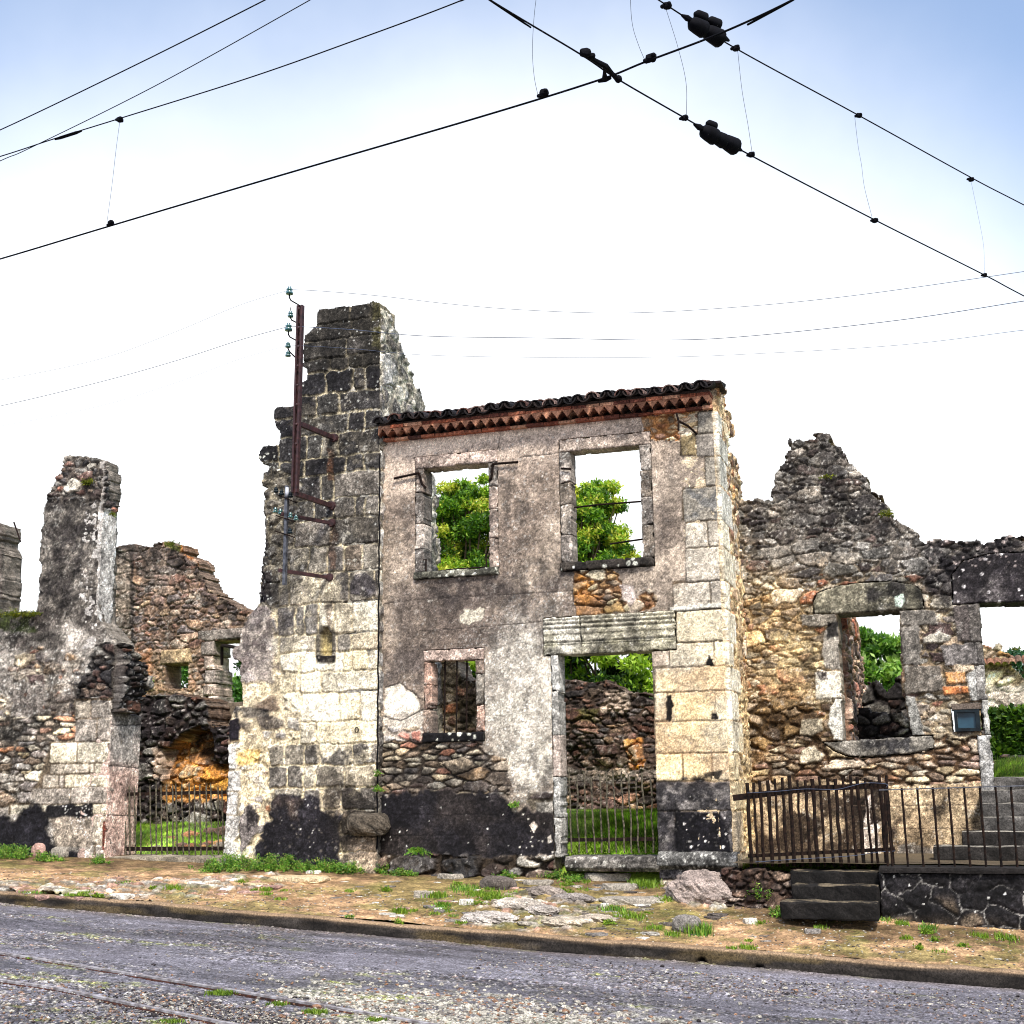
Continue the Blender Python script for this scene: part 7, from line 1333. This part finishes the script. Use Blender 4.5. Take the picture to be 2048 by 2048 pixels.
def plot(x0, x1, y0, y1, n, h, name, lab, seed, zf=zback):
    r = np.random.RandomState(seed); x = r.uniform(x0, x1, n); y = r.uniform(y0, y1, n); z = zf(x, y)-0.01; c = G_GR[r.randint(0, 6, n)]*(0.48*np.exp(3.2*fbm(x*2.5, y*2.5, 950, 6, .75))+0.3*r.rand(n))[:, None]
    V, f, Cc = blades(np.stack([x, y, z], -1), h, np.clip(c, .01, .8), seed, 0.8, 0.008); tag(mesh(name, V, f, M_LEAF, None, Cc), lab, 'grass', kind='stuff')
plot(-11.2, -7.8, 14.95, 18.6, 26000, 0.07, 'grass', 'bright green lawn behind the left iron gate', 1); plot(-6.2, -3.0, 14.8, 18.7, 20000, 0.08, 'grass', 'bright grass floor inside the roofless house behind the doorway', 2)
plot(0.3, 3.4, 16.3, 19.3, 9000, 0.16, 'grass', 'tall grass at the head of the doorway stair', 3)
# weeds
G_W = pc((108, 160, 60), (82, 134, 50), (134, 180, 70), (156, 188, 80), (66, 106, 44), (150, 150, 84))*1.1; G_Y = pc((128, 160, 50), (150, 176, 60), (104, 140, 44))
def weed(u, v, w, h, seed, pal, label, grp=None, kind_='leaf', Yp=None, name='weed_clump'):
    p = onpave(u, v) if Yp is None else PY(u, v, Yp); sc = p[1]/math.cos(0.3)/F; W_, H_ = w*sc/2, h*sc; r = np.random.RandomState(seed); n = max(60, int(w*h*(0.95 if kind_ == 'leaf' else 0.3))); 
    if kind_ == 'leaf':
        ns = max(4, int(w*0.5)+int(h*0.12)); X_ = []; S_ = []; CI = []
        for k in range(ns):
            sx_ = r.normal()*0.42; bx_ = p[0]+sx_*W_*1.2; by_ = p[1]+r.normal()*W_*0.25-0.02; hh = H_*math.exp(-sx_*sx_*0.7)*r.uniform(0.2, 1.0); ln = r.normal(size=2)*0.25; m = max(10, int(n/ns)); tt = r.rand(m)**0.7; tone = r.uniform(0.55, 1.25)
            X_.append(np.stack([bx_+ln[0]*hh*tt+r.normal(size=m)*0.016, by_+ln[1]*hh*tt+r.normal(size=m)*0.016, p[2]+hh*tt], -1)); S_.append((0.026 if r.rand() < 0.6 else 0.038)*(1.1-0.5*tt)*(0.6+0.8*r.rand(m))); CI.append(pal[r.randint(0, len(pal), m)]*tone*(0.75+0.5*r.rand(m, 1)))
        V, f, Cc = leaves(np.concatenate(X_), np.concatenate(S_), np.concatenate(CI), seed, 0.4, 0.45)
    else:
        pts = np.stack([p[0]+(r.normal(size=n)*0.28+r.choice([-.7, -.2, .3, .8], n)*0.8)*W_*0.9, p[1]+r.normal(size=n)*W_*0.35, 0*r.rand(n)], -1); pts[:, 2] = zpave(pts[:, 0], pts[:, 1]); V, f, Cc = blades(pts, H_*0.55, pal[r.randint(0, len(pal), n)]*(0.7+0.5*r.rand(n, 1)), seed, 0.9, 0.005)
    return tag(mesh(name, V, f, M_LEAF, None, Cc, loc=tuple(p)), label, 'weed', grp)
# fern on the black wall
def fern(u, v, Yp, label):
    p = PY(u, v, Yp); r = np.random.RandomState(3); V = []; F_ = []; Cc = []; 
    for k in range(26):
        a = r.uniform(-1.5, 1.5); L = r.uniform(0.10, 0.22); dirn = np.array([math.sin(a)*0.8, -r.uniform(0.15, 0.7), r.uniform(0.2, 1.0)]); dirn /= np.linalg.norm(dirn)
        for i in range(1, 8):
            t = i/7; c = p+dirn*L*t+np.array([0, -0.01, -0.10*t*t])
            for s in (-1, 1):
                sd = np.cross(dirn, [0, -1, 0.3]); sd /= np.linalg.norm(sd)+1e-6; tip = c+sd*s*0.035*(1-0.6*t)+dirn*0.012; n0 = len(V); V += [c-dirn*0.006, tip, c+dirn*0.008]; F_.append((n0, n0+1, n0+2)); Cc += [list(G_W[(k+i) % 5]*1.1)]*3
    return tag(mesh('fern', np.array(V), F_, M_LEAF, None, np.array(Cc)), label, 'fern')
fern(838, 1706, YF-0.03, 'bright green fern tuft growing out of the black tarred wall')
tg = [(20, 1716, 120, 34, 'leafy weeds massed at the foot of the left house at the frame edge'), (95, 1722, 60, 20, 'low weeds between boulders at the left house foot'), (178, 1706, 32, 30, 'dark leafy weed growing on the foot of the left house'), (200, 1726, 34, 22, 'weed at the left end of the gate threshold'),
      (470, 1738, 130, 34, 'thick weeds left end of the green strip under the stack'), (560, 1740, 120, 36, 'thick weeds in the middle of the green strip under the stack'), (640, 1742, 110, 30, 'weeds at the right end of the green strip under the stack'), (700, 1744, 90, 26, 'light weeds under the boulder base of the stack'), (760, 1744, 70, 28, 'light weeds at the joint of stack and house'),
      (842, 1742, 44, 34, 'weeds below the fern'), (900, 1744, 40, 28, 'feathery weeds at the black wall foot, left of the wedge stone'), (978, 1736, 50, 50, 'rounded leafy weed below the pointed slab'), (966, 1700, 26, 24, 'small weed high beside the pointed slab'), (1040, 1748, 60, 26, 'weeds left of the doorway footing boulder'), (1110, 1756, 60, 18, 'low weeds before the doorway footing boulder'),
      (1270, 1745, 60, 34, 'weeds at the right end of the doorway threshold'), (1320, 1742, 70, 26, 'grassy weeds in front of the corner pier foot'), (1490, 1765, 60, 46, 'leafy weeds at the rubble bank beside the pier'), (1520, 1808, 56, 40, 'bright weed clump left of the black steps'), (1560, 1832, 34, 22, 'small weed at the left foot of the black steps'),
      (1663, 1832, 12, 18, 'small weed sprig against the middle of the lowest black step'), (1716, 1838, 22, 22, 'small weed against the right of the lowest black step')]
for i, (u, v, w, h, lab) in enumerate(tg): weed(u, v, w, h, 100+i, G_W, lab)
for i, (u, v, w, h, lab) in enumerate(((800, 1750, 60, 16, 'low weeds under the dark footing stones right of the fern'), (935, 1752, 56, 18, 'low weeds between the feathery weeds and the pointed slab'), (1010, 1756, 50, 16, 'low weeds in front of the square grey stone'), (1150, 1762, 40, 14, 'low weeds against the left front of the threshold'), (430, 1744, 60, 22, 'low weeds at the right end of the left gate threshold'), (1440, 1748, 50, 20, 'weeds on top of the bedrock under the pier'), (1560, 1760, 30, 26, 'weed in front of the rubble bank'))): weed(u, v, w, h, 150+i, G_W, lab)
tg2 = [(930, 1780, 70, 14), (965, 1792, 80, 14), (870, 1795, 50, 18), (880, 1815, 40, 12), (800, 1826, 36, 16), (1000, 1800, 60, 12), (1040, 1788, 40, 10), (1290, 1775, 60, 20), (1330, 1800, 50, 12), (1225, 1822, 50, 16), (1260, 1835, 60, 14), (1310, 1858, 40, 12), (1395, 1868, 50, 30), (1345, 1872, 30, 14), (170, 1790, 40, 14), (60, 1806, 60, 8), (140, 1806, 50, 8), (345, 1778, 40, 14), (250, 1768, 40, 10), (530, 1782, 30, 12), (560, 1800, 30, 8), (700, 1835, 24, 8), (1640, 1856, 30, 8), (1806, 1850, 26, 12), (1856, 1858, 34, 14), (1960, 1874, 30, 12), (2010, 1878, 40, 14), (1770, 1842, 30, 10), (1690, 1842, 30, 8), (1880, 1905, 30, 6)]
for i, (u, v, w, h) in enumerate(tg2): weed(u, v, w, h, 200+i, G_Y if i % 3 else G_W, 'low yellow green weed tuft growing between stones of the verge', 'low weed tufts on the verge', 'blade')
rg = random.Random(55)
for i in range(46):
    if i < 26: u = rg.uniform(740, 1400); v = rg.uniform(1762, 1850)
    elif i < 36: u = rg.uniform(20, 700); v = rg.uniform(1765, 1800)
    else: u = rg.uniform(1450, 2040); v = 1840+0.06*(u-1450)+rg.uniform(0, 60)
    weed(u, v, rg.uniform(14, 34), rg.uniform(5, 11), 500+i, G_Y, 'tiny sprig of weed on the bare earth of the verge', 'tiny weed sprigs on the verge', 'blade' if i % 2 else 'leaf')
# weeds along the rail and in the road
for i, (u, v, w, h, lab) in enumerate(((440, 1990, 60, 14, 'mossy weed tuft on the farther tram rail'), (630, 2028, 50, 14, 'weed tuft beside the tram rail at the bottom centre left'), (555, 2012, 40, 12, 'small weed tuft beside the farther rail'), (750, 2044, 40, 12, 'weed tuft near the bottom edge right of the rail'), (60, 1920, 20, 8, 'tiny weed against the farther rail at left'), (338, 2046, 60, 10, 'low weeds at the bottom edge between the rails'))):
    p = PR(u, v); r = np.random.RandomState(300+i); n = int(w*h*0.45); sc = p[1]/F; pts = np.stack([p[0]+(r.normal(size=n)*0.5+r.choice([-1., -.3, .5, 1.1], n))*w*sc*0.28, p[1]+r.normal(size=n)*w*sc*0.16, zroad(p[0])+0.006+0*r.rand(n)], -1)
    V, f, Cc = blades(pts, h*sc*0.5, G_Y[r.randint(0, 3, n)]*(0.5+0.5*r.rand(n, 1)), 310+i, 0.9, 0.004); tag(mesh('weed_clump', V, f, M_LEAF, None, Cc, loc=tuple(p)), lab, 'weed')
# moss cushions on the wall tops and small plants in joints
for i, (u, v, Yp, w, h, lab) in enumerate(((1775, 1032, YR-.1, 26, 16, 'yellow green moss cushion on the sloping gable edge'), (1660, 955, YR-.06, 22, 8, 'moss patch near the top of the pointed gable'), (176, 968, YF-.03, 26, 14, 'dark moss on the left chimney pier'), (228, 1030, YF, 12, 8, 'yellow moss on the right shoulder of the chimney pier'),
                                          (756, 1550, YT-.06, 12, 12, 'small plant in the upper joint beside the stack'), (757, 1582, YT-.06, 14, 14, 'small plant in the lower joint beside the stack'), (1030, 1612, YF-.04, 18, 16, 'small plant above the black tarred wall'), (2035, 1300, YB-.1, 14, 10, 'moss on the outbuilding wall top'),
                                          (1060, 0, 0, 0, 0, ''), (302, 1372, 18.9, 14, 26, 'creeper climbing by the tiny square window'), (342, 1090, 18.9, 40, 10, 'yellow moss along the top of the reddish inner wall'), (40, 1232, YF-.05, 90, 16, 'moss along the top of the left house wall'))):
    if not w: continue
    weed(u, v, w, h, 400+i, pc((110, 120, 30), (84, 100, 26), (140, 140, 40)) if 'moss' in lab else G_W, lab, None, 'leaf', Yp, 'moss_cushion' if 'moss' in lab else 'wall_plant')
